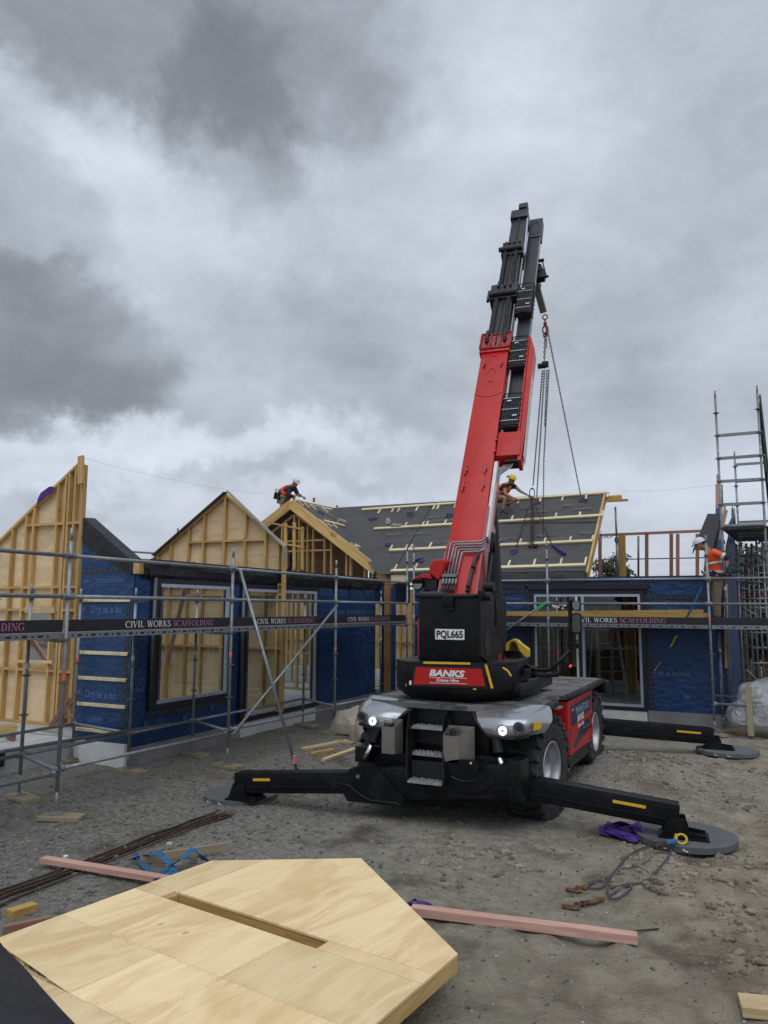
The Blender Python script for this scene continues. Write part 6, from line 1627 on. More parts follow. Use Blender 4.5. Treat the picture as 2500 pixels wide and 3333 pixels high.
mb = MB(); mb.cyl((-2.82, 8.20, .775), (-2.82, 8.185, .775), .014, seg=10); mb.build('cap_bolt', 'chrome', CR)
mb = MB(); mb.tube([(-3.06 + .3 * k / 8, 8.235, .60 - .035 * sin(pi * k / 8)) for k in range(9)], .008, 6); mb.build('cover_slot', 'crane_grey', CR)
cb('housing_end', (-2.42, 8.24, .40), (-2.28, 8.60, .83), 'crane_black', .02); cb('bracket', (-4.36, 8.40, .62), (-4.18, 8.60, .80), 'crane_black', .01)
mb = MB(); mb.cyl((-2.37, 8.24, .68), (-2.37, 8.22, .68), .022, seg=12); mb.build('bolt', 'crane_grey', CR)
# rear legs
leg((-4.2, 13.35, .55), V((footRR.x + .0, footRR.y + .05, PADZ[2] + .20)), .24, .27, stripe=(.22, .62))
shoe(footRR + V((.1, 0, 0)), .05, .5)
leg((-2.3, 13.15, .50), (-6.0, 13.5, .26), .20, .25); cb('rear_frame', (-4.3, 13.0, .3), (-2.3, 13.45, .85), 'crane_black', .03)
# wheels
def wheel(x, y, side, z=.58, yaw=0):
    RW = Matrix.Rotation(radians(yaw), 4, 'Z')
    w = thing('wheel_', 'x', 'x', (x, y, z)); w.name = 'wheel'; WM[w.name] = WM.pop('wheel_') if 'wheel_' in WM else T((x, y, z))
    for k_ in ('label', 'category'): del w[k_]
    w.parent = CR; w.matrix_basis = WM[CR.name].inverted() @ T((x, y, z))
    def mk(mb):
        prof = [(.285, -.17), (.33, -.20), (.44, -.215), (.52, -.20), (.555, -.16), (.562, 0), (.555, .16), (.52, .20), (.44, .215), (.33, .20), (.285, .17)]
        n = 48; g = [[mb.b.verts.new(V((px_, r * cos(2 * pi * i / n), r * sin(2 * pi * i / n)))) for r, px_ in prof] for i in range(n)]
        for i in range(n):
            for j in range(len(prof) - 1): mb.b.faces.new((g[i][j], g[(i + 1) % n][j], g[(i + 1) % n][j + 1], g[i][j + 1]))
        for i in range(22):
            for s in (-1, 1):
                a = 2 * pi * (i + (.5 if s > 0 else 0)) / 22; R3 = Matrix.Rotation(a, 3, 'X')
                F = R3 @ Matrix.Rotation(s * .42, 3, 'Z')
                mb.box(R3 @ V((s * .105, 0, .575)), (.21, .085, .04), F, bev=.006, seg=1)
                mb.box(R3 @ V((s * .208, s * .02, .535)), (.03, .08, .085), F, bev=.004, seg=1)
    placed('tyre', 'tyre', mk, 'rubber', T((x, y, z)) @ RW @ Matrix.Diagonal((1, 1.035, 1.035, 1)), w)
    def mr(mb):
        s = side
        prof = [(.29, .175), (.30, .195), (.285, .20), (.27, .17), (.255, .10), (.245, .02), (.12, .0), (.11, .03), (.001, .03)]
        n = 40; g = [[mb.b.verts.new(V((s * px_, r * cos(2 * pi * i / n), r * sin(2 * pi * i / n)))) for r, px_ in prof] for i in range(n)]
        for i in range(n):
            for j in range(len(prof) - 1): mb.b.faces.new((g[i][j], g[(i + 1) % n][j], g[(i + 1) % n][j + 1], g[i][j + 1]))
        for k in range(10): a = k * .628; mb.cyl((s * .0, .17 * cos(a), .17 * sin(a)), (s * .035, .17 * cos(a), .17 * sin(a)), .014, seg=6)
    placed('rim', 'rim%d' % side, mr, 'rim', T((x, y, z)) @ RW, w, smooth=True)
wheel(-2.40, 9.40, 1, yaw=-7); wheel(-4.24, 9.38, -1, yaw=-7); wheel(-2.41, 12.32, 1); wheel(-4.24, 12.32, -1)
# wheel arches (dark inner walls) and side steps
cb('wheel_arch', (-2.66, 8.9, .6), (-2.60, 10.2, 1.27), 'crane_black'); cb('wheel_arch', (-2.66, 11.9, .6), (-2.6, 13.0, 1.27), 'crane_black')
for k, (px, py) in enumerate(((1825, 2304), (1838, 2370), (1845, 2436), (1852, 2504))):
    p = pX(px, py, -2.24); o = cb('side_step', (-2.44, p.y - .07, p.z - .012), (-2.24, p.y + .13, p.z + .012), 'tread_alu')
mb = MB(); mb.prism([(-2.46, 9.72, 1.27), (-2.46, 9.95, 1.27), (-2.46, 10.26, 1.20), (-2.46, 10.30, .38), (-2.46, 10.1, .38), (-2.46, 10.0, .9)], (.03, 0, 0)); mb.build('step_backing', 'crane_black', CR)
# red side cabinet
cabx = -2.19
mb = MB(); pr_ = [(10.25, 1.25), (11.95, 1.25), (11.95, .52), (10.32, .54), (10.27, .80)]
mb.prism([(cabx - .45, y, z) for y, z in pr_], (.45, 0, 0)); cab = mb.build('engine_cabinet', 'red_paint', CR); 
b_ = cab.modifiers.new('b', 'BEVEL'); b_.width = .02; b_.segments = 2
mb = MB(); mb.prism([(cabx - .44, y, z) for y, z in ((10.33, .535), (11.93, .515), (11.93, .36), (10.36, .38))], (.42, 0, 0)); mb.build('cabinet_skirt', 'crane_grey', CR)
def side(nm, pts, mat, d=.003, par=CR): mb = MB(); mb.prism([(cabx, y, z) for y, z in pts], (d, 0, 0)); return mb.build(nm, mat, par)
side('name_panel', [(10.40, 1.17), (11.85, 1.20), (11.78, .98), (10.45, .90)], 'navy', par=cab)
side('side_graphic', [(10.55, .66), (11.15, .86), (11.70, .90), (11.72, .74), (10.6, .60)], 'navy', par=cab)
side('vent', [(10.38, .70), (10.42, .88), (10.36, .88), (10.33, .6)], 'navy', par=cab)
textobj('lettering', 'MANITOU', (cabx, 10.72, 1.03), YD, (0, 0, 1), .10, 'alu', cab, bold=.02, width=.95, depth=.005)
textobj('lettering', 'BANKS', (cabx, 10.80, .865 + .06), YD, (0, 0, 1), .085, 'label_white', cab, bold=.035, width=.46, depth=.007, shear=.2)
textobj('lettering', 'Crane Hire', (cabx, 10.80, .84), YD, (0, 0, 1), .055, 'label_white', cab, bold=.03, width=.46, depth=.007, shear=.2)
textobj('lettering', 'MRT-X 2260', (cabx, 11.2, .77), YD, (0, 0, 1), .04, 'alu', cab, width=.4, depth=.006)
textobj('lettering', 'MRT', (cabx, 10.44, 1.10), YD, (0, 0, 1), .03, 'label_white', cab, width=.15, depth=.006)
cb('rear_lamp_box', (-2.35, 12.9, 1.10), (-2.12, 13.2, 1.30), 'crane_black', .04)
# ---- turret
tz0, tz1 = 1.40, 1.79
def ppY(pts, Y_): return [pY(x, y, Y_) for x, y in pts]
plan = [(-4.12, 9.05), (-3.93, 8.80), (-3.80, 8.76), (-3.02, 8.76), (-2.86, 8.82), (-2.60, 9.35), (-2.66, 10.1), (-4.12, 10.1)]
mb = MB(); mid = [(x, y) for x, y in plan]
def ring(zz, k, dy=0): return [mb.b.verts.new(V((-3.36 + (x + 3.36) * k, 9.5 + (y - 9.5) * k + dy, zz))) for x, y in plan]
rr = [ring(1.36, .86), ring(1.45, .985), ring(1.70, 1.0), ring(1.775, .985), ring(1.80, .95)]
for a, b in zip(rr[:-1], rr[1:]):
    for i in range(len(plan)): mb.b.faces.new((a[i], a[(i + 1) % len(plan)], b[(i + 1) % len(plan)], b[i]))
mb.b.faces.new(rr[0][::-1]); mb.b.faces.new(rr[-1]); cwt = mb.build('counterweight', 'crane_black', CR); b_ = cwt.modifiers.new('b', 'BEVEL'); b_.width = .02; b_.segments = 3; autosmooth(cwt, 50)
mb = MB(); mb.prism([(-3.36 + (x + 3.36) * .995, 9.5 + (y - 9.5) * .995, 1.775) for x, y in plan], (0, 0, .03)); o = mb.build('top_cap', 'crane_grey', cwt)
YP1 = 8.752
def face(nm, px, mat, par, off=0.0, d=.004, Y_=YP1): mb = MB(); mb.prism([p + V((0, -off, 0)) for p in ppY([(1200 + a / 1.952, 1800 + b / 1.952) for a, b in px], Y_)], (0, -d, 0)); return mb.build(nm, mat, par)
rp = face('name_board', [(302, 724), (718, 735), (741, 846), (286, 834)], 'red_paint', cwt, .004)
face('board_rim', [(285, 708), (728, 718), (758, 862), (270, 848)], 'crane_grey', cwt, .0, .003)
def yel(px, Y_=YP1, off=.010): mb = MB(); mb.prism([p + V((0, -off, 0)) for p in ppY([(1200 + a / 1.952, 1800 + b / 1.952) for a, b in px], Y_)], (0, -.003, 0)); mb.build('yellow_stripe', 'yellow', cwt)
yel([(350, 689), (648, 695), (648, 709), (350, 703)]); yel([(738, 709), (754, 709), (795, 858), (779, 860)]); yel([(259, 697), (273, 699), (250, 846), (236, 845)], 8.80)
mb = MB(); mb.tube(ppY([(1200 + 852 / 1.952, 1800 + 728 / 1.952), (1200 + 885 / 1.952, 1800 + 750 / 1.952), (1200 + 905 / 1.952, 1800 + 782 / 1.952)], 8.95), .012, 6); mb.build('yellow_stripe', 'yellow', cwt)
def tx(s, px, py, wpx, hpx, mat, Y_, par, **k):
    o = pY(px, py, Y_); w = (pY(px + wpx, py, Y_) - o).length; h = hpx * w / wpx; return textobj('lettering', s, o, (1, 0, 0), (0, 0, 1), h, mat, par, width=w, **k)
tx('BANKS', 1200 + 388 / 1.952, 1800 + 778 / 1.952, 226 / 1.952, 36 / 1.952, 'label_white', YP1, rp, bold=.045, shear=.22, depth=.016)
tx('Crane Hire', 1200 + 434 / 1.952, 1800 + 814 / 1.952, 142 / 1.952, 17 / 1.952, 'label_white', YP1, rp, bold=.035, shear=.22, depth=.016)
for yy in (788, 822): face('line', [(387, yy), (626, yy + 7), (626, yy + 10), (387, yy + 3)], 'label_white', rp, .010, .002)
mb = MB(); mb.cyl((-3.33, 10.3, 1.33), (-3.33, 10.3, 1.42), .75, seg=40); mb.build('turntable', 'crane_grey', CR)
# rear tower box with plate
YT1 = 8.95
bz0, bz1 = 1.80, pY(1361, 1935, YT1).z
bx0_, bx1_ = pY(1363, 2050, YT1).x, pY(1566, 2050, YT1).x
tower = cb('turret_tower', (bx0_, YT1, bz0), (bx1_, YT1 + .55, bz1), 'crane_black', .018)
mb = MB(); mb.tube([(bx0_ - .02, YT1 + .0, bz1 - .02), (bx1_ + .04, YT1 + .0, bz1 - .02)], .028, 10); mb.tube([(bx0_ - .02, YT1 + .0, bz1 - .02), (bx0_ - .02, YT1 + .22, bz1 + .06), (bx0_ - .02, YT1 + .4, bz1 + .06)], .022, 8); mb.build('tower_rail', 'crane_grey', tower, smooth=True)
cb('tower_lid', (bx0_ + .02, YT1 + .02, bz1), (bx0_ + .3, YT1 + .28, bz1 + .035), 'alu_dark', .01, tower)
mb = MB(); mb.bar((bx0_ + .01, YT1 - .002, bz1 - .16), (bx1_ - .0, YT1 - .002, bz1 - .16), .006, .008); 
for x, z in ((bx0_ + .14, bz1 - .07), (bx1_ - .12, bz1 - .09), (bx0_ + .12, bz0 + .12), (bx1_ - .10, bz0 + .10), (bx0_ + .25, bz0 + .14)): mb.cyl((x, YT1 - .002, z), (x, YT1 - .012, z), .010, seg=8)
mb.build('panel_joint', 'crane_grey', tower)
mb = MB(); mb.cyl((bx0_ + .36, YT1, bz1 - .37), (bx0_ + .36, YT1 - .012, bz1 - .37), .035, seg=16); mb.build('badge', 'crane_grey', tower)
lp = pY(1200 + 512 / 1.952, 1800 + 312 / 1.952, YT1); cb('work_lamp', (lp.x - .075, YT1 - .07, lp.z - .06), (lp.x + .075, YT1, lp.z + .07), 'crane_black', .008, tower); cb('lamp_bracket', (lp.x - .06, YT1 - .04, lp.z - .10), (lp.x + .07, YT1, lp.z - .06), 'crane_grey', .004, tower)
a = pY(1200 + 425 / 1.952, 1800 + 548 / 1.952, YT1); b = pY(1200 + 610 / 1.952, 1800 + 485 / 1.952, YT1)
pltf = cb('number_plate', (a.x - .006, YT1 - .008, a.z - .006), (b.x + .006, YT1 - .004, b.z + .006), 'plate_black', 0, tower)
plt_ = cb('plate_face', (a.x, YT1 - .012, a.z), (b.x, YT1 - .009, b.z), 'label_white', 0, pltf)
o = textobj('lettering', 'PQL665', (a.x + .018, YT1 - .012, a.z + .025), (1, 0, 0), (0, 0, 1), (b.z - a.z) - .045, 'plate_black', pltf, bold=.035, width=(b.x - a.x) - .036, depth=.002)
# right side plate of the turret
XS = bx1_ + .005
sp_ = [(735, 228), (760, 285), (815, 520), (862, 640), (1000, 745), (1012, 830), (915, 905), (760, 690), (712, 655), (712, 240)]
mb = MB(); pts_ = [pX(1200 + x / 1.952, 1800 + y / 1.952, XS + .03) for x, y in sp_]
mb.prism([(XS, p.y, p.z) for p in pts_], (.03, 0, 0)); mb.build('turret_side', 'crane_black', CR)
mb = MB(); pa = [pX(1200 + x / 1.952, 1800 + y / 1.952, XS + .034) for x, y in ((828, 635), (846, 645), (838, 708), (822, 700))]; mb.prism(pa, (.003, 0, 0)); pa = [pX(1200 + x / 1.952, 1800 + y / 1.952, XS + .034) for x, y in ((856, 655), (995, 735), (994, 748), (862, 672))]; mb.prism(pa, (.003, 0, 0)); mb.build('red_stripe', 'red_dark', CR)
mb = MB(); pa = pX(1200 + 756 / 1.952, 1800 + 575 / 1.952, XS + .034); n_ = 20; mb.poly([(XS + .0335, pa.y + .10 * cos(2 * pi * i / n_), pa.z + .16 * sin(2 * pi * i / n_)) for i in range(n_)]); mb.build('access_hole', 'plate_black', CR)
mb = MB(); c = pX(1200 + 740 / 1.952, 1800 + 275 / 1.952, XS + .03); mb.cyl(c + V((-.05, 0, 0)), c + V((.08, 0, 0)), .055, seg=16); mb.cyl(c + V((-.05, .12, .12)), c + V((.08, .12, .12)), .06, seg=16); mb.build('pivot_boss', 'crane_grey', CR)
for (x, y, w, h, m_) in ((928, 790, .06, .14, 'label_white'), (958, 800, .05, .12, 'crane_grey'), (1005, 770, .05, .12, 'crane_grey')): p = pY(1200 + x / 1.952, 1800 + y / 1.952, 9.55); cb('valve_box' if m_ != 'label_white' else 'info_label', (p.x - w / 2, 9.52, p.z - h / 2), (p.x + w / 2, 9.58 + (.1 if m_ != 'label_white' else 0), p.z + h / 2), m_)
cb('turret_base', (-3.0, 9.3, 1.38), (-2.55, 11.0, 1.55), 'crane_black', .05)
# cab seen at the left and right of the tower
cb('cab_body', (-4.05, 9.55, 1.45), (-3.74, 11.0, 2.36), 'red_paint', .09, seg=3)
mb = MB()
for pts2 in ([(1480, 0)],): pass
p0 = [pY(1200 + x / 1.952, 1800 + y / 1.952, 9.7) for x, y in ((760, 200), (790, 240), (808, 320), (812, 420), (800, 480), (772, 330))]
mb.prism(p0, (0, .02, 0)); mb.build('windscreen', 'glass', CR)
mb = MB(); mb.tube([p + V((0, -.0, 0)) for p in p0[:5]], .012, 6); mb.build('windscreen_rim', 'crane_black', CR, smooth=True)
mb = MB(); mb.tube([pY(1200 + 775 / 1.952, 1800 + 0 / 1.952, 9.9), pY(1200 + 757 / 1.952, 1800 + 245 / 1.952, 9.3)], .03, 8); mb.build('cab_pillar', 'crane_black', CR, smooth=True)
# hood with work light on the left of the boom foot
YH = 9.35
hz = [(395, 330), (440, 300), (605, 285), (650, 300), (510, 565), (400, 470)]
mb = MB(); mb.prism(ppY([(1300 + x / 4.1475, 1750 + y / 4.1475) for x, y in [(398, 395), (440, 305), (470, 296), (620, 285), (640, 330), (545, 560), (505, 572), (398, 478)]], YH), (0, .5, 0)); o = mb.build('boom_hood', 'red_paint', CR); b_ = o.modifiers.new('b', 'BEVEL'); b_.width = .025; b_.segments = 2
mb = MB(); mb.prism(ppY([(1300 + x / 4.1475, 1750 + y / 4.1475) for x, y in [(150, 565), (225, 530), (300, 492), (405, 488), (440, 560), (405, 555), (300, 548), (235, 552), (180, 585)]], YH), (0, .4, 0)); o = mb.build('light_shroud', 'red_paint', CR); b_ = o.modifiers.new('b', 'BEVEL'); b_.width = .01; b_.segments = 2
mb = MB(); mb.prism(ppY([(1300 + x / 4.1475, 1750 + y / 4.1475) for x, y in [(165, 590), (235, 556), (300, 552), (410, 560), (500, 580), (500, 720), (440, 705), (330, 640), (260, 675), (200, 650)]], YH + .03), (0, .3, 0)); mb.build('shroud_underside', 'plate_black', CR)
c = pY(1300 + 248 / 4.1475, 1750 + 632 / 4.1475, YH - .03); mb = MB(); mb.cyl(c, c + V((0, .08, .03)), .078, seg=24)
o = mb.build('work_light', 'crane_black', CR); mb = MB(); mb.cyl(c + V((0, -.004, 0)), c + V((0, .0, 0)), .062, seg=24); mb.build('lens', 'steel_box', o)
# yellow cradle
YY = 10.1
cr_ = [(320, 885), (322, 815), (345, 790), (395, 762), (440, 775), (478, 815), (500, 830), (545, 862), (560, 880), (558, 955), (540, 965), (500, 925), (470, 890), (455, 855), (445, 820), (418, 790), (385, 785), (358, 810), (348, 850), (342, 888)]
mb = MB(); mb.prism(ppY([(1550 + x / 3.318, 1850 + y / 3.318) for x, y in cr_], YY), (0, .12, 0)); mb.build('yellow_cradle', 'yellow_paint', CR)
mb = MB(); a = pY(1550 + 400 / 3.318, 1850 + 930 / 3.318, YY + .05); mb.box(a, (.22, .12, .1)); mb.build('cradle_seat', 'crane_black', CR)
mb = MB(); mb.prism(ppY([(1550 + x / 3.318, 1850 + y / 3.318) for x, y in [(350, 895), (352, 840), (385, 795), (425, 800), (450, 860), (440, 900)]], YY + .13), (0, .02, 0)); mb.build('cradle_back', 'brown_post', CR)
# mirror arm
YM = 9.75
def m3(pts, Y_=YM): return ppY([(1550 + x / 3.318, 1850 + y / 3.318) for x, y in pts], Y_)
mb = MB(); mb.tube(m3([(530, 1045), (600, 1080), (680, 1098), (800, 1095), (825, 1082), (1015, 885)]), .024, 8)
mb.tube(m3([(600, 1165), (660, 1155), (880, 1152), (910, 1135), (1015, 1020), (1028, 985), (1010, 350), (1035, 345)]), .026, 8); mb.build('mirror_arm', 'crane_black', CR, smooth=True)
def mir(pts, nm):
    mb = MB(); mb.prism(m3(pts, YM - .04), (0, .07, 0)); o = mb.build(nm, 'crane_black', CR); b_ = o.modifiers.new('b', 'BEVEL'); b_.width = .015; b_.segments = 2
    cx_ = sum(p[0] for p in pts) / len(pts); cy_ = sum(p[1] for p in pts) / len(pts)
    mb = MB(); mb.poly([p + V((0, -.003, 0)) for p in m3([(cx_ + (x - cx_) * .80, cy_ + (y - cy_) * .84) for x, y in pts], YM - .04)]); mb.build('mirror_glass', 'mirror', o)
mir([(1028, 362), (1060, 350), (1110, 352), (1127, 372), (1124, 435), (1100, 465), (1058, 462), (1032, 420)], 'wing_mirror'); mir([(1026, 500), (1045, 482), (1110, 480), (1134, 498), (1136, 690), (1115, 712), (1045, 706), (1026, 680)], 'wing_mirror')
mb = MB(); mb.tube(m3([(1000, 780), (1105, 785), (1100, 800)]), .01, 6); c = m3([(1078, 835)])[0]; mb.box(c, (.09, .05, .07)); mb.build('camera_bracket', 'crane_black', CR)
mb = MB(); c = m3([(1013, 1050)])[0]; mb.ball(c, .02, 2); mb.build('marker_lamp', 'lamp_red', CR)
mb = MB(); mb.b2((m3([(575, 1110)])[0].x - .1, YM, m3([(575, 1110)])[0].z - .06), (m3([(640, 1110)])[0].x, YM + .15, m3([(575, 1110)])[0].z + .06)); mb.build('arm_pivot', 'crane_grey', CR)

for (x, y, z, w, h, m_) in ((-3.80, 8.75, 1.52, .05, .05, 'label_white'), (-2.98, 8.75, 1.50, .04, .06, 'yellow_paint')): cb('info_label', (x, y, z), (x + w, y + .004, z + h), m_)
for (y, z) in ((11.86, .62), (11.86, .70), (10.36, 1.2), (11.9, 1.2)): side('bolt', [(y - .012, z - .012), (y + .012, z - .012), (y + .012, z + .012), (y - .012, z + .012)], 'chrome', .006)
# ---- boom
PB = V((-3.45, 9.65, 3.15)); PT = V((-4.05, 15.7, 11.4)); BD = (PT - PB).normalized(); BR = BD.cross(V((0, 0, 1))).normalized(); BN = BR.cross(BD)
BF = Matrix((BD, BR, BN)).transposed()
def bp_(u, v, w=0): return PB + BD * u + BR * (v + .04 - .017 * u) + BN * w
def bpx(px, py, w=0): return pN(px, py, PB + BN * w, BN)
def bbox(name, u0, u1, v0, v1, w0, w1, mat, par=CR, bev=0, v0b=None, v1b=None):
    """box along the boom; optional different widths at the far end"""
    v0b = v0 if v0b is None else v0b; v1b = v1 if v1b is None else v1b
    mb = MB(); q = [mb.b.verts.new(bp_(u, v, w)) for (u, a, b) in ((u0, v0, v1), (u1, v0b, v1b)) for (v, w) in ((a, w0), (b, w0), (b, w1), (a, w1))]
    for f in ((3, 2, 1, 0), (4, 5, 6, 7), (0, 1, 5, 4), (1, 2, 6, 5), (2, 3, 7, 6), (3, 0, 4, 7)): mb.b.faces.new([q[i] for i in f])
    if bev: bmesh.ops.bevel(mb.b, geom=mb.b.edges[:], offset=bev, segments=2, profile=.6, affect='EDGES')
    o = mb.build(name, mat, par); return autosmooth(o) if bev else o
b1 = bbox('boom_base', -.85, 4.65, -.24, .24, -.52, 0, 'red_paint', bev=.03)
mb = MB(); mb.prism([bp_(-.75, -.26, .02), bp_(0.05, -.26, .02), bp_(.30, -.24, .0), bp_(.30, -.24, -.3), bp_(-.9, -.24, -.5)], BR * .03); mb.prism([bp_(-.75, .24, .04), bp_(0.9, .24, .02), bp_(.9, .24, -.5), bp_(-1.0, .24, -.5)], BR * .03); mb.build('boom_root_plate', 'red_dark', CR)
b1c = bbox('boom_collar', 4.62, 5.16, -.275, .265, -.55, .035, 'red_paint', bev=.015)
mb = MB(); mb.tube([bp_(4.70, v, .05) for v in (-.27, .27)], .018, 8)
mb.tube([bp_(5.16 - .05 * abs(math.sin((v + .27) * 5.8)), v, .05) for v in [(-.27 + .54 * k / 16) for k in range(17)]], .014, 8)
for v in (-.27, -.09, .08, .26): mb.tube([bp_(4.70, v, .055), bp_(5.12, v, .055)], .016, 6)
mb.build('collar_rib', 'red_dark', b1c, smooth=True)
mb = MB(); mb.b2((0, 0, 0), (0, 0, 0)) if False else None
for v0_, v1_ in ((-.24, -.11), (-.07, .06), (.10, .23)): mb.prism([bp_(4.76, v0_, .037), bp_(4.76, v1_, .037), bp_(5.08, v1_, .037), bp_(5.08, v0_, .037)], BN * .003)
mb.build('collar_recess', 'red_dark', b1c)
mb = MB()
for v in (-.165, .155): mb.cyl(bp_(4.86, v, .07), bp_(5.10, v, .07), .028, seg=12); mb.cyl(bp_(5.10, v, .07), bp_(5.20, v, .06), .035, seg=6); mb.cyl(bp_(4.93, v, .07), bp_(4.97, v, .07), .04, seg=6)
mb.cyl(bp_(4.80, 0, .06), bp_(5.16, 0, .06), .012, seg=8)
mb.build('chain_tensioner', 'dark_metal', b1c)
# lifting lugs and cast arcs on the red section
mb = MB()
for (px, py) in ((1516, 1529), (1580, 1525), (1507, 1582), (1572, 1578), (1575, 1185), (1632, 1180)): c = bpx(px, py, .02); mb.bar(c - BD * .10, c + BD * .10, .018, .03, up=BN); mb.bar(c - BD * .03 + BR * .015, c + BD * .03 + BR * .015, .02, .03, up=BN)
mb.build('lug', 'red_dark', b1)
mb = MB()
for py_ in (1572, 1688, 1802):
    px_ = 1400 + (568 - (py_ - 1572) * .12) / 2.765; c = bpx(px_, 600 + py_ / 2.765, .0)
    mb.tube([c + BR * .075 * cos(a) + BD * (.13 * sin(a) - .04) + BN * .003 for a in [pi * k / 10 for k in range(11)]], .007, 5)
mb.tube([bpx(1400 + x / 2.765, 600 + y / 2.765, .003) for x, y in ((405, 1890), (470, 1905), (530, 1910), (580, 1895), (645, 1868))], .008, 5); mb.build('cast_mark', 'red_dark', b1)
# telescoped sections
s2 = bbox('boom_section', 5.1, 6.9, -.19, .17, -.44, -.02, 'boom_black', bev=.015)
s3 = bbox('boom_section', 6.8, 8.45, -.155, .20, -.38, -.04, 'boom_black', bev=.012)
s4 = bbox('boom_section', 8.3, 9.75, -.10, .22, -.34, -.06, 'boom_black', bev=.01)
c2_ = bbox('boom_collar', 6.35, 6.85, -.27, .26, -.46, .03, 'boom_black', bev=.02); c3_ = bbox('boom_collar', 8.04, 8.44, -.20, .25, -.42, .0, 'boom_black', bev=.02)
hd = bbox('boom_head', 9.62, 9.97, -.13, .24, -.40, .0, 'boom_black', bev=.02)
mb = MB(); mb.poly([bp_(9.82 + .04 * cos(a), .05 + .07 * sin(a), .003) for a in [2 * pi * k / 14 for k in range(14)]]); mb.build('head_hole', 'plate_black', hd)
bbox('mast_box', 10.0, 10.2, .03, .22, -.15, .02, 'boom_black', hd); bbox('mast_post', 9.95, 10.02, .16, .22, -.12, 0, 'dark_metal', hd)
for (u0, u1, vs_, par) in ((5.2, 6.55, (-.125, .11), s2), (6.75, 8.15, (-.10, .12), s3)):
    for v in vs_:
        bbox('leaf_chain', u0, u1, v - .032, v + .032, -.015, .025, 'dark_metal', par)
        mb = MB()
        for k in range(int((u1 - u0) / .045)): mb.bar(bp_(u0 + .02 + k * .045, v - .036, .027), bp_(u0 + .02 + k * .045, v + .036, .027), .012, .006, up=BN)
        mb.build('chain_pins', 'rubber', par)
    mb = MB(); mb.tube([bp_(u0, 0, .0), bp_(u1, .02, .0)], .008, 6); mb.build('centre_rod', 'rubber', par)
mb = MB(); mb.tube([bp_(u, .06, -.045) for u in (8.5, 9.6)], .02, 6); mb.build('centre_groove', 'plate_black', s4)
mb = MB()
for v in (-.12, .0, .11): mb.cyl(bp_(6.70, v, .05), bp_(6.88, v, .05), .022, seg=10)
mb.tube([bp_(6.45, v, .06) for v in (-.26, .25)], .05, 10); mb.cyl(bp_(6.4, -.31, -.05), bp_(6.75, -.31, -.05), .03); mb.build('roller', 'dark_metal', c2_)
mb = MB(); mb.tube([bp_(8.18, v, .04) for v in (-.24, .24)], .05, 10); mb.tube([bp_(8.40, v, .04) for v in (-.17, .20)], .025, 8)
for v in (-.1, .02, .14): mb.cyl(bp_(8.15, v, .06), bp_(8.42, v, .06), .022, seg=8)
mb.build('roller', 'dark_metal', c3_)
# pale slide pads at the side of the sections
mb = MB(); mb.prism([bp_(8.0, .265, -.03), bp_(8.1, .31, -.03), bp_(8.35, .30, -.03), bp_(9.55, .26, -.03), bp_(9.55, .235, -.03), bp_(8.3, .255, -.03)], BN * -.05); mb.build('slide_pad', 'alu', hd)
for (u0, u1, v_) in ((5.2, 6.3, .205), (6.9, 8.0, .235), (.35, 4.55, .285)): bbox('edge_strip', u0, u1, v_ - .012, v_ + .012, -.16, -.10, 'galv' if u0 > 1 else 'white_sheet')
bbox('boom_lower_rail', .35, 1.85, .25, .30, -.12, -.02, 'white_sheet')
mb = MB()
for u in (5.35, 5.75, 6.15, 7.1, 7.5, 7.85, 8.7, 9.1): c = bp_(u, .16 if u < 6.5 else (.195 if u < 8.2 else .222), -.2); mb.poly([c + BR * .014 + BD * .09 * cos(a) + BN * .06 * sin(a) for a in [2 * pi * k / 14 for k in range(14)]])
mb.build('lightening_hole', 'plate_black', s2)
# hose carrier rail on the right side of the boom
rl = bbox('carrier_rail', 2.5, 9.62, .285, .525, -.34, -.18, 'boom_black', bev=.01)
bbox('carrier_cap', 8.92, 9.72, .275, .55, -.36, -.16, 'boom_black', rl, .012)
mb = MB(); c = [bp_(u, v - .05, -.155) for u, v in ((9.05, .38), (9.45, .38), (9.52, .40), (9.55, .45), (9.52, .51), (9.45, .53), (9.05, .54), (9.02, .5))]; mb.tube(c + [c[0]], .006, 5); mb.build('cap_groove', 'plate_black', rl)
bbox('rail_edge', 5.1, 9.62, .525, .540, -.22, -.18, 'galv', rl); bbox('rail_edge', 6.9, 8.9, .272, .285, -.22, -.18, 'galv', rl)
def cage(u0, u1, nm='hose_chain'):
    t_ = bbox(nm, u0 + .06, u1 - .06, .27, .54, -.20, -.02, 'rubber', CR, .03)
    n = max(4, int((u1 - u0) / .13)); mb = MB()
    for k in range(n + 1):
        u = u0 + (u1 - u0) * k / n; mb.tube([bp_(u, .255, -.16), bp_(u, .26, .0), bp_(u, .40, .01), bp_(u, .55, .0), bp_(u, .565, -.16)], .012, 6)
    mb.build('chain_bar', 'dark_metal', t_)
    mb = MB()
    for k in range(1, n, 2): u = u0 + (u1 - u0) * k / n; mb.bar(bp_(u, .27, .018), bp_(u, .53, .018), .012, .006, up=BN)
    for (u, v) in ((u1 - .2, .33), (u0 + .25, .44)): mb.bar(bp_(u, v, .018), bp_(u, v + .07, .018), .03, .006, up=BN)
    mb.build('chain_link', 'alu', t_)
    mb = MB()
    for k in range(7): v = .29 + k * .04; mb.tube([bp_(u0 + .04, v, .0), bp_(u1 - .04, v, .0)], .014, 6)
    mb.build('hose', 'hose', t_)
cage(5.80, 6.78); cage(4.15, 5.02); cage(2.60, 3.42)
rs_ = bbox('carrier_side', 2.42, 5.05, .545, .575, -.24, -.02, 'red_paint', CR)
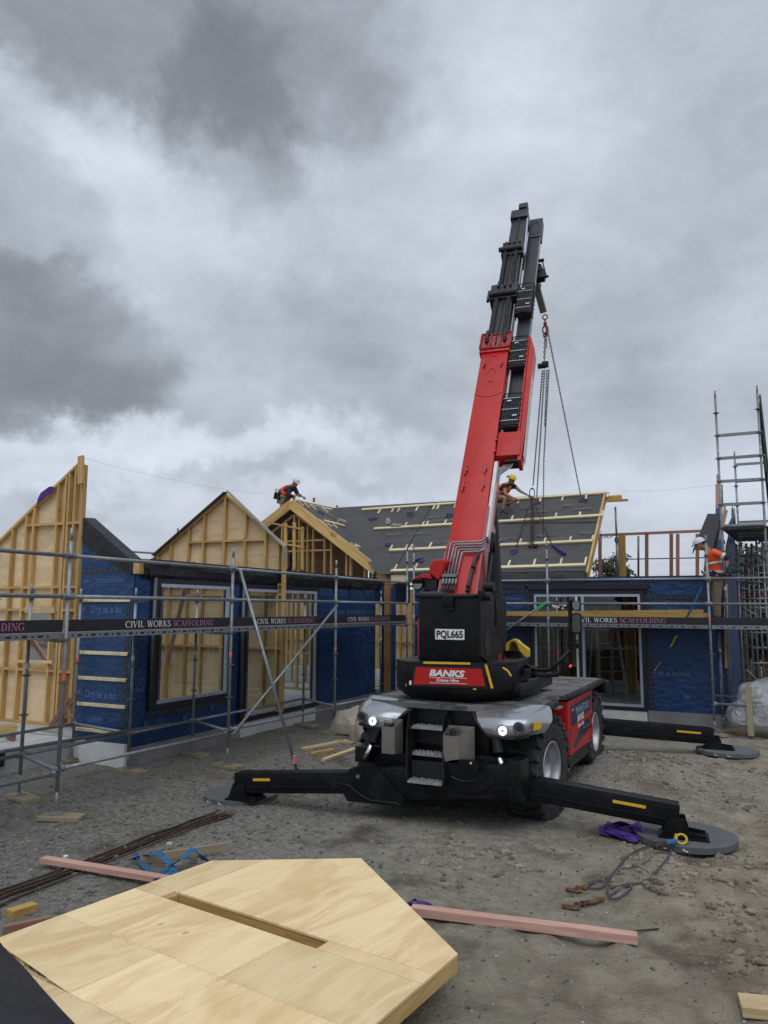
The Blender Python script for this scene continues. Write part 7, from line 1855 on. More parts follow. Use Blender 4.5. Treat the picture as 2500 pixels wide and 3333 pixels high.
mb = MB(); mb.prism([bp_(4.65, .587, -.02), bp_(5.06, .587, -.02), bp_(4.65, .68, -.02), bp_(2.45, .66, -.02), bp_(1.85, .64, -.02), bp_(1.85, .587, -.02)], BN * -.22); mb.build('carrier_shield', 'red_paint', CR)
bbox('shield_face', 1.95, 4.6, .668, .674, -.22, -.04, 'white_sheet')
rbx = bbox('carrier_box', 1.95, 2.48, .26, .62, -.24, -.0, 'red_paint', bev=.012)
mb = MB(); mb.tube([bp_(1.84, .30, -.1), bp_(2.46, .29, -.1)], .022, 6)
for u in (2.05, 2.3): mb.cyl(bp_(u, .24, -.05), bp_(u, .24, .02), .02, seg=8)
mb.build('box_hinge', 'red_dark', rbx)
bbox('box_outlet', 1.88, 1.96, .40, .60, -.22, -.06, 'plate_black', rbx)
for k in range(5):
    mb = MB(); a = bp_(1.78, .40 + .04 * k, -.10); mb.tube([bpx(x_ + k * dx_, y_ + k * dy_, -.06) for x_, y_, dx_, dy_ in ((1641, 1514, 7, -1), (1636, 1520, 7, 0), (1622, 1528, 3, 3), (1611, 1540, 1.5, 4), (1607, 1560, 1, 5))], .0095, 7); mb.build('hydraulic_pipe', 'galv', CR, smooth=True)
# hydraulic pipes at the boom root
P4 = [[(600, 530), (690, 90), (694, 74), (712, 63), (1105, 48), (1160, 10)], [(643, 530), (735, 122), (740, 103), (760, 92), (1110, 85), (1170, 45)], [(685, 530), (765, 152), (770, 134), (790, 125), (1110, 120), (1175, 80)], [(728, 530), (800, 187), (805, 169), (825, 160), (1100, 158), (1175, 110)], [(772, 530), (840, 220), (846, 202), (864, 193), (1090, 185), (1165, 140)]]
for pts in P4:
    mb = MB(); mb.tube([bpx(1300 + x / 4.1475, 1750 + y / 4.1475, .045) for x, y in pts], .0125, 8); mb.build('hydraulic_pipe', 'galv', CR, smooth=True)
mb = MB(); mb.bar(bpx(1440, 1877, .05), bpx(1487, 1877, .05), .05, .06, up=BN); mb.build('pipe_clamp', 'alu_dark', CR)
for k in range(5):
    x = 600 + 43 * k; mb = MB(); a = bpx(1300 + (x - 5) / 4.1475, 1750 + 555 / 4.1475, .05); b = bpx(1300 + (x - 18) / 4.1475, 1750 + 630 / 4.1475, .05); mb.cyl(a, b, .014, seg=8); mb.cyl(a.lerp(b, .3), a.lerp(b, .45), .021, seg=6); mb.cyl(a.lerp(b, .65), a.lerp(b, .75), .021, seg=6); mb.build('hose_fitting', 'galv', CR)
    mb = MB(); c = bpx(1300 + (x - 48) / 4.1475, 1750 + 735 / 4.1475, .06); mb.tube([b, b.lerp(c, .5) + BN * .02, c], .016, 8); mb.build('hose', 'hose' if k else 'alu_dark', CR, smooth=True)
mb = MB(); mb.tube([bpx(1300 + x / 4.1475, 1750 + y / 4.1475, .05) for x, y in ((1075, 205), (1030, 270), (985, 420), (935, 640), (915, 730))], .024, 8); mb.build('hose', 'hose', CR, smooth=True)
for (x, y) in ((1000, 390), (932, 650)): c = bpx(1300 + x / 4.1475, 1750 + y / 4.1475, .07); mb = MB(); mb.cyl(c - BD * .02, c + BD * .02, .032, seg=10); mb.build('hose_clip', 'rubber', CR)
# black cab-guard tube at the right of the boom foot
mb = MB(); mb.tube([pY(1592, 1900, 9.9), pY(1600, 1770, 9.95), pY(1604, 1735, 10.0), pY(1609, 1742, 10.0), pY(1606, 1800, 9.95)], .022, 8); mb.build('grab_rail', 'crane_black', CR, smooth=True)
# lift ram under the boom (behind)
mb = MB(); mb.cyl((-3.40, 11.2, 1.6), bp_(2.4, 0, -.6), .11, seg=16); mb.build('lift_ram', 'crane_grey', CR)
mb = MB(); mb.b2((-3.66, 9.6, 1.4), (-3.1, 10.6, 2.6)); mb.build('turret_core', 'crane_black', CR)
# winch and hook arm
wu, wv_ = .80, -.13; mb = MB(); mb.prism([bp_(u + wu, v + wv_, -.40) for u, v in ((6.85, .52), (6.85, .78), (7.0, .80), (7.40, .68), (7.40, .52))], BN * -.12); mb.tube([bp_(7.53 + wu, .50 + wv_, -.42), bp_(7.56 + wu, .74 + wv_, -.42)], .035, 10); mb.tube([bp_(7.58 + wu, .70 + wv_, -.42), bp_(6.86 + wu, .82 + wv_, -.42)], .014, 6); mb.tube([bp_(6.9 + wu, .60 + wv_, -.42), bp_(6.88 + wu, .86 + wv_, -.42)], .03, 8); mb.build('winch', 'crane_black', CR)
mb = MB(); mb.b.normal_update(); c = bp_(7.18 + wu, .63 + wv_, -.46); mb.cyl(c - BN * .08, c + BN * .08, .09, seg=20); mb.build('winch_drum', 'dark_metal', CR)
hk = pY(1774, 1026, 15.0)
a0 = pY(1745, 925, 14.75); a1 = pY(1770, 1018, 15.0)
bar('hook_arm', a0 + (a0 - a1) * .25, a1, .13, .13, 'render_white' if False else 'steel_box', CR, up=(0, -1, 0)); bar('arm_bracket', a0 + V((-.12, -.1, 0)), a0 + V((.03, .1, .05)), .12, .2, 'crane_black', CR)

# ================================================================== CHAINS
def chain_mesh(mb, a, b, L_=.065, r=.0065, w=.032, sag=0, wob=0):
    a, b = V(a), V(b); n = max(2, int((b - a).length / (L_ * .72))); prev = None
    pts = []
    for k in range(n + 1):
        s = k / n; p = a.lerp(b, s); p.z -= sag * 4 * s * (1 - s); pts.append(p)
    for k in range(n):
        p, q = pts[k], pts[k + 1]; d = (q - p).normalized(); c = (p + q) / 2; F = d.to_track_quat('Z', 'Y').to_matrix() @ Matrix.Rotation((pi / 2) * (k % 2) + wob * k, 3, 'Z')
        g = []
        for i in range(8):
            ang = 2 * pi * i / 8; rr_ = []
            for j in range(4):
                t_ = 2 * pi * j / 4; rad = 1; cx_ = (w / 2 + r * cos(t_)) * cos(ang); cz_ = (L_ * .46 + r * cos(t_)) * sin(ang); rr_.append(mb.b.verts.new(c + F @ V((cx_, r * sin(t_), cz_))))
            g.append(rr_)
        for i in range(8):
            for j in range(4): mb.b.faces.new((g[i][j], g[(i + 1) % 8][j], g[(i + 1) % 8][(j + 1) % 4], g[i][(j + 1) % 4]))
roof20 = 20.2
ch = thing('chain_sling', 'chain sling hanging from the crane hook down to the roof', 'chain', hk)
mb = MB(); mb.torus(hk + V((0, 0, -.04)), (0, 1, 0), .05, .014, 16, 6, (1, 1)); mb.cyl(hk + V((0, 0, -.08)), hk + V((0, 0, -.2)), .02); mb.ball(hk + V((0, 0, -.18)), .04, 2); mb.tube([hk + V((0, 0, -.22)), hk + V((.03, 0, -.30)), hk + V((.03, 0, -.42)), hk + V((-.03, 0, -.46)), hk + V((-.05, 0, -.40))], [.02, .022, .026, .022, .012], 8); mb.build('hook', 'red_dark', ch, smooth=True)
ring_c = pY(1775, 1073, 15.0)
mb = MB(); mb.torus(ring_c, (0, 1, 0), .055, .014, 18, 6, (1, 1.5)); mb.build('master_link', 'rust_chain', ch, smooth=True)
blk = pY(1772, 1187, 15.2)
mb = MB(); chain_mesh(mb, ring_c + V((0, 0, -.06)), blk + V((0, 0, .1)), .06, .008, .038); chain_mesh(mb, ring_c + V((.02, 0, -.06)), blk + V((.05, 0, .35)), .05, .006, .03); mb.build('chain_leg', 'rust_chain', ch)
mb = MB(); mb.ball(blk, (.07, .06, .085), 2); mb.cyl(blk + V((-.13, 0, -.02)), blk + V((-.04, 0, -.02)), .055, seg=14); mb.box(blk + V((.05, 0, 0)), (.07, .08, .12), bev=.01); mb.build('chain_hoist', 'dark_metal', ch)
tops = blk + V((0, 0, -.12))
def cleg(a, b, mat='dark_metal', sag=0, **k): mb = MB(); chain_mesh(mb, a, b, sag=sag, **k); return mb.build('chain_leg', mat, ch)
rc = pY(1733, 1600, 19.9)                     # ring held by the worker
cleg(tops + V((-.04, 0, 0)), pY(1735, 1582, 19.9), 'rope')
cleg(tops + V((0, 0, 0)), pY(1747, 1618, 20.2), 'dark_metal')
cleg(tops + V((.05, 0, 0)), pY(1773, 1388, 16.6), 'dark_metal')
cleg(tops + V((.09, 0, 0)), pY(1770, 1500, 18.5), 'alu_dark'); cleg(pY(1770, 1500, 18.5), oR(1768, 1740, .05), 'alu_dark', L_=.06, r=.007, w=.03)
cleg(ring_c + V((.05, 0, -.05)), oR(1890, 1612, .08), 'rope', L_=.07)
# lower chain assembly lying on the roof
lc = thing('chain_set', 'rusty four-leg chain set held over the roof by its oval ring', 'chain', rc)
mb = MB(); mb.torus(pY(1732, 1605, 19.9), (.2, 1, 0), .075, .013, 20, 6, (1, 1.7)); mb.build('oval_ring', 'strap_blue', lc, smooth=True)
kn = pY(1733, 1640, 19.7)
def l2(a, b, **k): mb = MB(); chain_mesh(mb, a, b, **k); mb.build('chain_leg', 'rust_chain', lc)
for dx in (-.03, .0, .04): l2(pY(1731 + dx * 60, 1620, 19.85), pY(1731 + dx * 120, 1650, 19.6))
for px in (1729, 1733, 1737): l2(oR(px, 1645, .25), oR(px - 1, 1770, .05))
l2(oR(1722, 1645, .2), oR(1680, 1782, .05)); l2(oR(1742, 1645, .2), oR(1796, 1772, .05))
mb = MB(); rs = random.Random(2)
for k in range(14): c = oR(1733 + rs.uniform(-13, 13), 1773 + rs.uniform(-4, 5), .04); mb.torus(c, (rs.uniform(-1, 1), rs.uniform(-1, 1), rs.uniform(-1, 1)), .03, .011, 10, 5, (1.3, .8))
mb.build('chain_heap', 'rust_chain', lc)
# purple slings around lifting points on the roof
def roofsling(label, px, py, n, R, seed, cf=None, W=.045):
    if cf == 'C': p = oC(px, py, .01); up = NC
    else: p = oR(px, py, .01); up = NR
    sling_heap(label, p, R, n, seed, W=W, zf_=0, up=up, flat=.7)
roofsling('purple sling loop on the left roof slope nearest the ridge worker', 1042, 1669, 1, .13, 1, 'C'); roofsling('purple sling coil left of the valley, high on the slope', 1120, 1680, 1, .13, 2, 'C')
roofsling('purple sling standing above the short batten pair on the left slope', 1178, 1762, 1, .12, 3, 'C', .06)
roofsling('purple sling beside a smaller one right of the valley', 1210, 1691, 1, .10, 4); roofsling('tiny purple sling end right of the valley', 1224, 1688, 1, .06, 5)
roofsling('purple sling coil on the middle of the roof', 1336, 1676, 1, .13, 6); roofsling('purple sling just left of the red boom, upper roof', 1463, 1680, 1, .16, 7)
roofsling('purple sling at the left end of the third batten row', 1263, 1774, 1, .10, 8); roofsling('purple sling low on the roof left of the red hood', 1367, 1826, 1, .14, 9, None, .06)
roofsling('purple sling near the ridge below the right-hand chain', 1898, 1630, 1, .11, 10); roofsling('purple sling behind the oval ring by the yellow-helmet worker', 1748, 1637, 1, .11, 11)
roofsling('purple sling at the lower end of the left rusty chain', 1674, 1798, 1, .12, 12)
e0_ = oR(1800, 1773, .03); e1_ = oR(1818, 1792, .03); e2_ = oR(1842, 1801, .03)
webbing('purple_sling', 'long flat purple sling on the roof at the lower end of the right rusty chain', 'sling', [e0_, e1_ + NR * .03, e2_, e1_ - NR * .0 + V((.1, -.1, -.08)), e0_ + V((.02, -.03, -.02))], .07, 'purple', 'purple lifting slings', .008)
webbing('purple_sling', 'purple sling hanging behind the studs of the open gable', 'sling', [pY(952, 1790, YC + .4), pY(946, 1810, YC + .4), pY(948, 1840, YC + .4), pY(940, 1855, YC + .4)], .16, 'purple', 'purple lifting slings', .01)
mb = MB(); mb.ribbon([pY(x, y, YA - .03) for x, y in ((122, 1634), (132, 1618), (146, 1606), (160, 1597), (172, 1592))], [(.02, 0, .12), (.0, 0, .15), (0, 0, .13), (0, 0, .15), (0, 0, .10)], .008)
tag(mb.build('purple_sling', 'purple'), 'purple sling draped over the raking edge of the left half gable', 'sling', 'purple lifting slings')
# mallet, clear bags, red marks on roof
mt_ = thing('mallet', 'long-handled wooden mallet lying on the left roof slope', 'mallet', oC(1080, 1690)); a = oC(1040, 1656, .03); b = oC(1103, 1694, .06)
pipe('handle', a, b, .018, 'old_timber', mt_); mb = MB(); h0 = oC(1102, 1694, .08); h1 = oC(1122, 1701, .09); mb.cyl(h0, h1, .075, seg=16); mb.build('head', 'bag', mt_)
lump('clear_bag', 'paper_grey', 'tall crumpled clear bag standing on the second batten row', 'bag', oR(1263, 1702, .10), (.07, .05, .13), 4, .5, 3); lump('clear_bag', 'paper_grey', 'flat crumpled clear bag lying on the second batten row', 'bag', oR(1288, 1710, .06), (.16, .06, .045), 9, .6, 3)
for (px, py, h_, lb) in ((1022, 1632, .11, 'small red block standing on the left ridge'), (1097, 1650, .05, 'tiny red piece at the right end of the left ridge')): p = oC(px, py, .05); tag(bar('red_block', p - V((0, 0, .02)), p + V((0, 0, h_)), .05, .05, 'red_dark', up=(0, 1, 0)), lb, 'block')

# ================================================================== PEOPLE
TSC = bpy.data.scenes.new('tmp')
def skinned(name, pts, edges, mat, parent, sub=1, root=0):
    me = bpy.data.meshes.new(name); me.from_pydata([tuple(p[0]) for p in pts], edges, []); ob = bpy.data.objects.new('t', me); TSC.collection.objects.link(ob)
    sk = ob.modifiers.new('s', 'SKIN'); sk.use_smooth_shade = True
    for i, p in enumerate(pts): me.skin_vertices[0].data[i].radius = (p[1], p[1] if len(p) < 3 else p[2]); me.skin_vertices[0].data[i].use_root = (i == root)
    sb = ob.modifiers.new('b', 'SUBSURF'); sb.levels = sub; sb.render_levels = sub
    TSC.view_layers[0].update(); dg = TSC.view_layers[0].depsgraph
    m2 = bpy.data.meshes.new_from_object(ob.evaluated_get(dg)); bpy.data.objects.remove(ob)
    return m2
def person(label, J, legs_skin, face, cloth, loc, parts):
    """J: joints. Body = one skinned mesh plus head, hands with fingers joined into it"""
    t = thing('person', label, 'person', loc)
    order = ['pelvis', 'waist', 'chest', 'neckb', 'head', 'shL', 'elL', 'wrL', 'shR', 'elR', 'wrR', 'hipL', 'knL', 'anL', 'toL', 'hipR', 'knR', 'anR', 'toR']
    rad = dict(pelvis=.125, waist=.115, chest=.135, neckb=.06, head=.07, shL=.062, elL=.043, wrL=.028, shR=.062, elR=.043, wrR=.028, hipL=.09, knL=.058, anL=.038, toL=.035, hipR=.09, knR=.058, anR=.038, toR=.035)
    pts = [(J[k], rad[k]) for k in order]; ix = {k: i for i, k in enumerate(order)}
    ed = [(ix[a], ix[b]) for a, b in (('pelvis', 'waist'), ('waist', 'chest'), ('chest', 'neckb'), ('neckb', 'head'), ('chest', 'shL'), ('shL', 'elL'), ('elL', 'wrL'), ('chest', 'shR'), ('shR', 'elR'), ('elR', 'wrR'), ('pelvis', 'hipL'), ('hipL', 'knL'), ('knL', 'anL'), ('anL', 'toL'), ('pelvis', 'hipR'), ('hipR', 'knR'), ('knR', 'anR'), ('anR', 'toR'))]
    me = skinned('body', pts, ed, 'skin', t, 2)
    bm = bmesh.new(); bm.from_mesh(me); mb = MB(); mb.b.free(); mb.b = bm
    H = V(J['head']); fd = V(face).normalized(); upv = (H - V(J['neckb'])).normalized(); upv = (V((0, 0, 1)) * .75 + upv * .25).normalized(); upv = (upv - fd * upv.dot(fd)).normalized(); sd_ = upv.cross(fd)
    HF = Matrix((fd, sd_, upv)).transposed()
    def hp(x, y, z): return H + HF @ V((x, y, z))
    mt = T(H) @ HF.to_4x4() @ Matrix.Diagonal((.098, .078, .118, 1)); r = bmesh.ops.create_icosphere(bm, subdivisions=3, radius=1); bmesh.ops.transform(bm, matrix=mt, verts=r['verts'])
    mb.ball(hp(.045, 0, -.075), (.048, .046, .045), 2); mb.tube([hp(.09, 0, .02), hp(.112, 0, -.015), hp(.098, 0, -.028)], [.008, .014, .010], 6)
    for s in (-1, 1): mb.ball(hp(-.005, s * .080, -.01), (.020, .010, .030), 2)
    mb.tube([hp(.094, -.022, -.056), hp(.100, 0, -.055), hp(.094, .022, -.056)], .006, 5)
    for side_ in 'LR':
        w, e = V(J['wr' + side_]), V(J['el' + side_]); d = (w - e).normalized(); pal = w + d * .05; n_ = d.orthogonal().normalized(); s_ = d.cross(n_)
        mt = T(pal) @ Matrix((d, s_, n_)).transposed().to_4x4() @ Matrix.Diagonal((.055, .042, .018, 1)); r = bmesh.ops.create_icosphere(bm, subdivisions=2, radius=1); bmesh.ops.transform(bm, matrix=mt, verts=r['verts'])
        for k, ln in enumerate((.068, .078, .072, .056)):
            b_ = pal + d * .035 + s_ * (-.030 + .020 * k); mb.tube([b_, b_ + d * ln * .5 + n_ * .006, b_ + d * ln * .85 + n_ * .026], [.0095, .0085, .006], 6)
        b_ = pal - d * .02 - s_ * .035; mb.tube([b_, b_ - s_ * .03 + d * .03, b_ - s_ * .03 + d * .06 + n_ * .012], [.012, .010, .007], 6)
    me2 = bpy.data.meshes.new('body'); bm.to_mesh(me2); bm.free(); me2.materials.append(MATS['skin'])
    for p in me2.polygons: p.use_smooth = True
    o = bpy.data.objects.new('body', me2); W0 = WM[t.name]; me2.transform(W0.inverted()); link(o, t, W0.copy())
    mb = MB()
    for s in (-1, 1): mb.ball(hp(.086, s * .030, .012), (.010, .014, .009), 2)
    mb.build('eyes', 'hair', t)
    def garment(name, keys, edges, mat, k=1.0, extra=None, sub=2):
        pts = []; ix2 = {}
        for kk in keys:
            if isinstance(kk, tuple): nm, p, r = kk
            else: nm, p, r = kk, J[kk], rad[kk] + .022
            ix2[nm] = len(pts); pts.append((p, r * k))
        me = skinned(name, pts, [(ix2[a], ix2[b]) for a, b in edges], mat, t, sub); me.materials.clear(); me.materials.append(MATS[mat]); me.transform(W0.inverted())
        for p in me.polygons: p.use_smooth = True
        o = bpy.data.objects.new(name, me); link(o, t, W0.copy()); return o
    return t, hp, HF, garment, W0
def mixp(a, b, s): return V(a).lerp(V(b), s)
def helmet(t, hp, HF, mat, brim=True):
    mb = MB(); prof = [(0, .150), (.05, .143), (.09, .115), (.112, .075), (.120, .035), (.122, .030)]
    n = 20; g = [[mb.b.verts.new(hp(r * cos(2 * pi * i / n) * 1.12 - .005, r * sin(2 * pi * i / n) * .95, z)) for r, z in prof] for i in range(n)]
    for i in range(n):
        for j in range(len(prof) - 1): mb.b.faces.new((g[i][j], g[(i + 1) % n][j], g[(i + 1) % n][j + 1], g[i][j + 1]))
    pts = [hp(.10 + .07 * cos(a), .11 * sin(a), .036 - .01 * cos(a)) for a in [(-1.4 + 2.8 * k / 10) for k in range(11)]]
    mb.prism(pts, HF @ V((0, 0, .006))); return mb.build('hard_hat', mat, t, smooth=False)
# --- yellow helmet worker crouching at the ridge
YW2 = oR(1650, 1672).y - .05
def q2(px, py, dy=0): return pY(px, py, YW2 + dy)
J = dict(pelvis=q2(1622, 1614, .05), waist=q2(1630, 1600, .02), chest=q2(1650, 1583, -.03), neckb=q2(1659, 1573, -.05), head=q2(1666, 1561, -.10), shL=q2(1641, 1582, -.22), elL=q2(1645, 1608, -.28), wrL=q2(1676, 1623, -.25), shR=q2(1672, 1580, .12), elR=q2(1694, 1599, .10), wrR=q2(1718, 1612, .02),
         hipL=q2(1624, 1621, -.10), knL=q2(1645, 1618, -.28), anL=q2(1637, 1660, -.22), toL=q2(1657, 1672, -.26), hipR=q2(1628, 1620, .15), knR=q2(1675, 1628, .12), anR=q2(1650, 1642, .12), toR=q2(1662, 1646, .12))
t, hp, HF, gar, W0 = person('crouching worker in yellow helmet and orange vest, reaching for the oval chain ring', J, 1, (.75, -.60, -.35), 0, q2(1640, 1665), 0)
gar('shirt', [('pelvis', J['pelvis'], .12), ('waist', J['waist'], .12), ('chest', J['chest'], .14), 'shL', ('uL', mixp(J['shL'], J['elL'], .55), .062), 'shR', ('uR', mixp(J['shR'], J['elR'], .5), .062)], [('pelvis', 'waist'), ('waist', 'chest'), ('chest', 'shL'), ('shL', 'uL'), ('chest', 'shR'), ('shR', 'uR')], 'dark_cloth')
gar('vest', [('w', mixp(J['pelvis'], J['waist'], .6), .155), ('wa', J['waist'], .175), ('c', J['chest'], .19), ('s1', mixp(J['chest'], J['shL'], .55), .11), ('s2', mixp(J['chest'], J['shR'], .55), .11)], [('w', 'wa'), ('wa', 'c'), ('c', 's1'), ('c', 's2')], 'hivis')
gar('shorts', ['pelvis', 'hipL', ('kL', mixp(J['hipL'], J['knL'], .62), .10), 'hipR', ('kR', mixp(J['hipR'], J['knR'], .55), .10)], [('pelvis', 'hipL'), ('hipL', 'kL'), ('pelvis', 'hipR'), ('hipR', 'kR')], 'khaki')
for s in 'LR': gar('boot', [('a', V(J['an' + s]) + V((0, 0, .03)), .055), 'an' + s, 'to' + s], [('a', 'an' + s), ('an' + s, 'to' + s)], 'boot', 1.0)
h = helmet(t, hp, HF, 'helmet_yellow'); mb = MB(); mb.cyl(hp(.02, -.118, .07), hp(.02, -.128, .07), .02); mb.cyl(hp(-.10, -.07, .06), hp(-.13, -.08, .06), .028); mb.build('ear_muff', 'plate_black', h)
mb = MB(); mb.tube([hp(.03, .085, .02), hp(.045, .06, -.10), hp(.05, 0, -.125), hp(.045, -.06, -.10), hp(.03, -.085, .02)], .006, 5); mb.build('chin_strap', 'plate_black', t)
mb = MB(); mb.tube([q2(1618, 1606, -.14), q2(1634, 1609, -.17), q2(1640, 1603, -.05)], .022, 6); mb.build('tool_belt', 'dark_cloth', t)
# --- white helmet worker bending at the left peak
YW1 = YC + .35
def q1(px, py, dy=0): return pY(px, py, YW1 + dy)
J = dict(pelvis=q1(917, 1618), waist=q1(922, 1606), chest=q1(940, 1590), neckb=q1(953, 1581), head=q1(963, 1570, -.05), shL=q1(938, 1590, -.20), elL=q1(942, 1614, -.22), wrL=q1(966, 1613, -.15), shR=q1(960, 1590, .12), elR=q1(968, 1608, .10), wrR=q1(984, 1617, .02),
         hipL=q1(918, 1624, -.10), knL=q1(917, 1652, -.10), anL=q1(905, 1684, -.05), toL=q1(914, 1690, -.08), hipR=q1(922, 1622, .10), knR=q1(958, 1614, .10), anR=q1(956, 1645, .15), toR=q1(966, 1648, .12))
t, hp, HF, gar, W0 = person('bending worker in white hard hat and orange vest at the left roof peak', J, 1, (.80, -.35, -.55), 0, q1(910, 1690), 0)
gar('shirt', [('pelvis', J['pelvis'], .12), ('waist', J['waist'], .12), ('chest', J['chest'], .14), 'shL', 'elL', ('wL', mixp(J['elL'], J['wrL'], .6), .040), 'shR', 'elR', ('wR', mixp(J['elR'], J['wrR'], .5), .040)], [('pelvis', 'waist'), ('waist', 'chest'), ('chest', 'shL'), ('shL', 'elL'), ('elL', 'wL'), ('chest', 'shR'), ('shR', 'elR'), ('elR', 'wR')], 'dark_cloth')
gar('vest', [('w', mixp(J['pelvis'], J['waist'], .5), .155), ('wa', J['waist'], .205), ('c', J['chest'], .21), ('s1', mixp(J['chest'], J['shL'], .45), .11), ('s2', mixp(J['chest'], J['neckb'], .5), .11)], [('w', 'wa'), ('wa', 'c'), ('c', 's1'), ('c', 's2')], 'hivis')
gar('shorts', ['pelvis', 'hipL', ('kL', mixp(J['hipL'], J['knL'], .75), .11), 'hipR', ('kR', mixp(J['hipR'], J['knR'], .55), .10)], [('pelvis', 'hipL'), ('hipL', 'kL'), ('pelvis', 'hipR'), ('hipR', 'kR')], 'khaki_pale')
for s in 'LR': gar('boot', [('a', V(J['an' + s]) + V((0, 0, .03)), .055), 'an' + s, 'to' + s], [('a', 'an' + s), ('an' + s, 'to' + s)], 'boot')
helmet(t, hp, HF, 'helmet_white')
mb = MB(); rs = random.Random(4)
for k in range(9): p = q1(900 + rs.uniform(-6, 12), 1612 + rs.uniform(-3, 8), -.2); mb.box(p, (.05, .05, rs.uniform(.08, .2)), Matrix.Rotation(rs.uniform(-.4, .4), 3, 'Y'))
for k in range(4): p = q1(895 + k * 5, 1604, -.2); mb.cyl(p, p + V((rs.uniform(-.04, .04), 0, .12)), .010, seg=6)
mb.build('tool_pouch', 'hair', t)
mb = MB(); mb.tube([q1(926, 1630, -.1), q1(938, 1628, -.1), q1(945, 1627, -.05)], .02, 6); mb.tube([q1(935, 1630, -.1), q1(935, 1645, -.1)], .018, 6); mb.build('strap_ends', 'dark_cloth', t)
# --- right worker in orange shirt on the scaffold
YW3 = 17.62
def q3(px, py, dy=0): return pY(px, py, YW3 + dy)
J = dict(pelvis=q3(2331, 1884), waist=q3(2329, 1858), chest=q3(2318, 1812), neckb=q3(2298, 1784, -.02), head=q3(2277, 1771, -.05), shL=q3(2325, 1797, -.19), elL=q3(2366, 1815, -.22), wrL=q3(2368, 1850, -.24), shR=q3(2305, 1806, .17), elR=q3(2298, 1838, .22), wrR=q3(2294, 1862, .24),
         hipL=q3(2336, 1893, -.10), knL=q3(2333, 1955, -.10), anL=q3(2336, 2014, -.08), toL=q3(2320, 2020, -.12), hipR=q3(2329, 1893, .10), knR=q3(2330, 1955, .12), anR=q3(2334, 2014, .12), toR=q3(2318, 2020, .08))
t, hp, HF, gar, W0 = person('worker in orange shirt and white helmet leaning forward on the right scaffold', J, 1, (-.82, -.35, -.35), 0, q3(2335, 2018), 0)
gar('shirt', ['pelvis', 'waist', ('c', J['chest'], .165), ('nb', mixp(J['chest'], J['neckb'], .55), .115), 'shL', ('uL', mixp(J['shL'], J['elL'], .70), .072), 'shR', ('uR', mixp(J['shR'], J['elR'], .6), .07)], [('pelvis', 'waist'), ('waist', 'c'), ('c', 'nb'), ('c', 'shL'), ('shL', 'uL'), ('c', 'shR'), ('shR', 'uR')], 'hivis')
def band(a, b, r, mat, name, wd=.022):
    a, b = V(a), V(b); mb = MB(); d = (b - a).normalized(); mb.cyl(a - d * wd, a + d * wd, r, seg=20); mb.build(name, mat, t)
band(mixp(J['chest'], J['waist'], .45), J['waist'], .176, 'reflective', 'reflective_band'); band(mixp(J['waist'], J['pelvis'], .15), J['pelvis'], .156, 'reflective', 'reflective_band')
band(mixp(J['shL'], J['elL'], .72), J['elL'], .076, 'reflective', 'sleeve_band', .03); band(mixp(J['shL'], J['elL'], .98), J['elL'], .066, 'navy_cloth', 'sleeve_cuff', .05)
gar('trousers', ['pelvis', 'hipL', ('k', J['knL'], .088), ('a', J['anL'], .075), 'hipR', ('k2', J['knR'], .088), ('a2', J['anR'], .075)], [('pelvis', 'hipL'), ('hipL', 'k'), ('k', 'a'), ('pelvis', 'hipR'), ('hipR', 'k2'), ('k2', 'a2')], 'khaki')
for s in 'LR': gar('boot', ['an' + s, 'to' + s], [('an' + s, 'to' + s)], 'boot')
h = helmet(t, hp, HF, 'helmet_white')
mb = MB(); mb.poly([hp(.02 + .03 * cos(a), -.118, .075 + .012 * sin(a)) for a in [2 * pi * k / 10 for k in range(10)]]); mb.build('helmet_vent', 'navy', h)
mb = MB(); mb.ball(hp(-.055, 0, .0), (.075, .082, .085), 2); mb.ball(hp(-.10, 0, -.03), (.05, .06, .05), 2); mb.build('hair', 'hair', t)
mb = MB(); mb.prism([hp(.10, -.08, .02), hp(.17, -.05, .005), hp(.18, .05, .005), hp(.10, .08, .02)], HF @ V((0, 0, .008))); mb.build('cap_peak', 'plate_black', t)
mb = MB(); mb.tube([q3(2318, 1858, -.2), q3(2335, 1866, -.22), q3(2350, 1874, -.2)], .02, 6); mb.box(q3(2360, 1872, -.1), (.24, .12, .05), bev=.01); mb.box(q3(2318, 1868, -.18), (.12, .05, .1), bev=.01); mb.build('tool_belt', 'navy_cloth', t)
dr = thing('power_tool', 'black power tool held behind the hip of the worker in the orange shirt', 'tool', q3(2378, 1860, -.25))
mb = MB(); c = q3(2380, 1858, -.25); mb.box(c, (.22, .09, .10), bev=.02); mb.cyl(c + V((.1, 0, 0)), c + V((.2, 0, .0)), .03); mb.build('motor', 'dark_metal', dr); mb = MB(); mb.tube([c + V((-.08, 0, .05)), c + V((-.03, 0, .12)), c + V((.08, 0, .13)), c + V((.14, 0, .05))], .014, 8); mb.build('grip', 'rubber', dr)

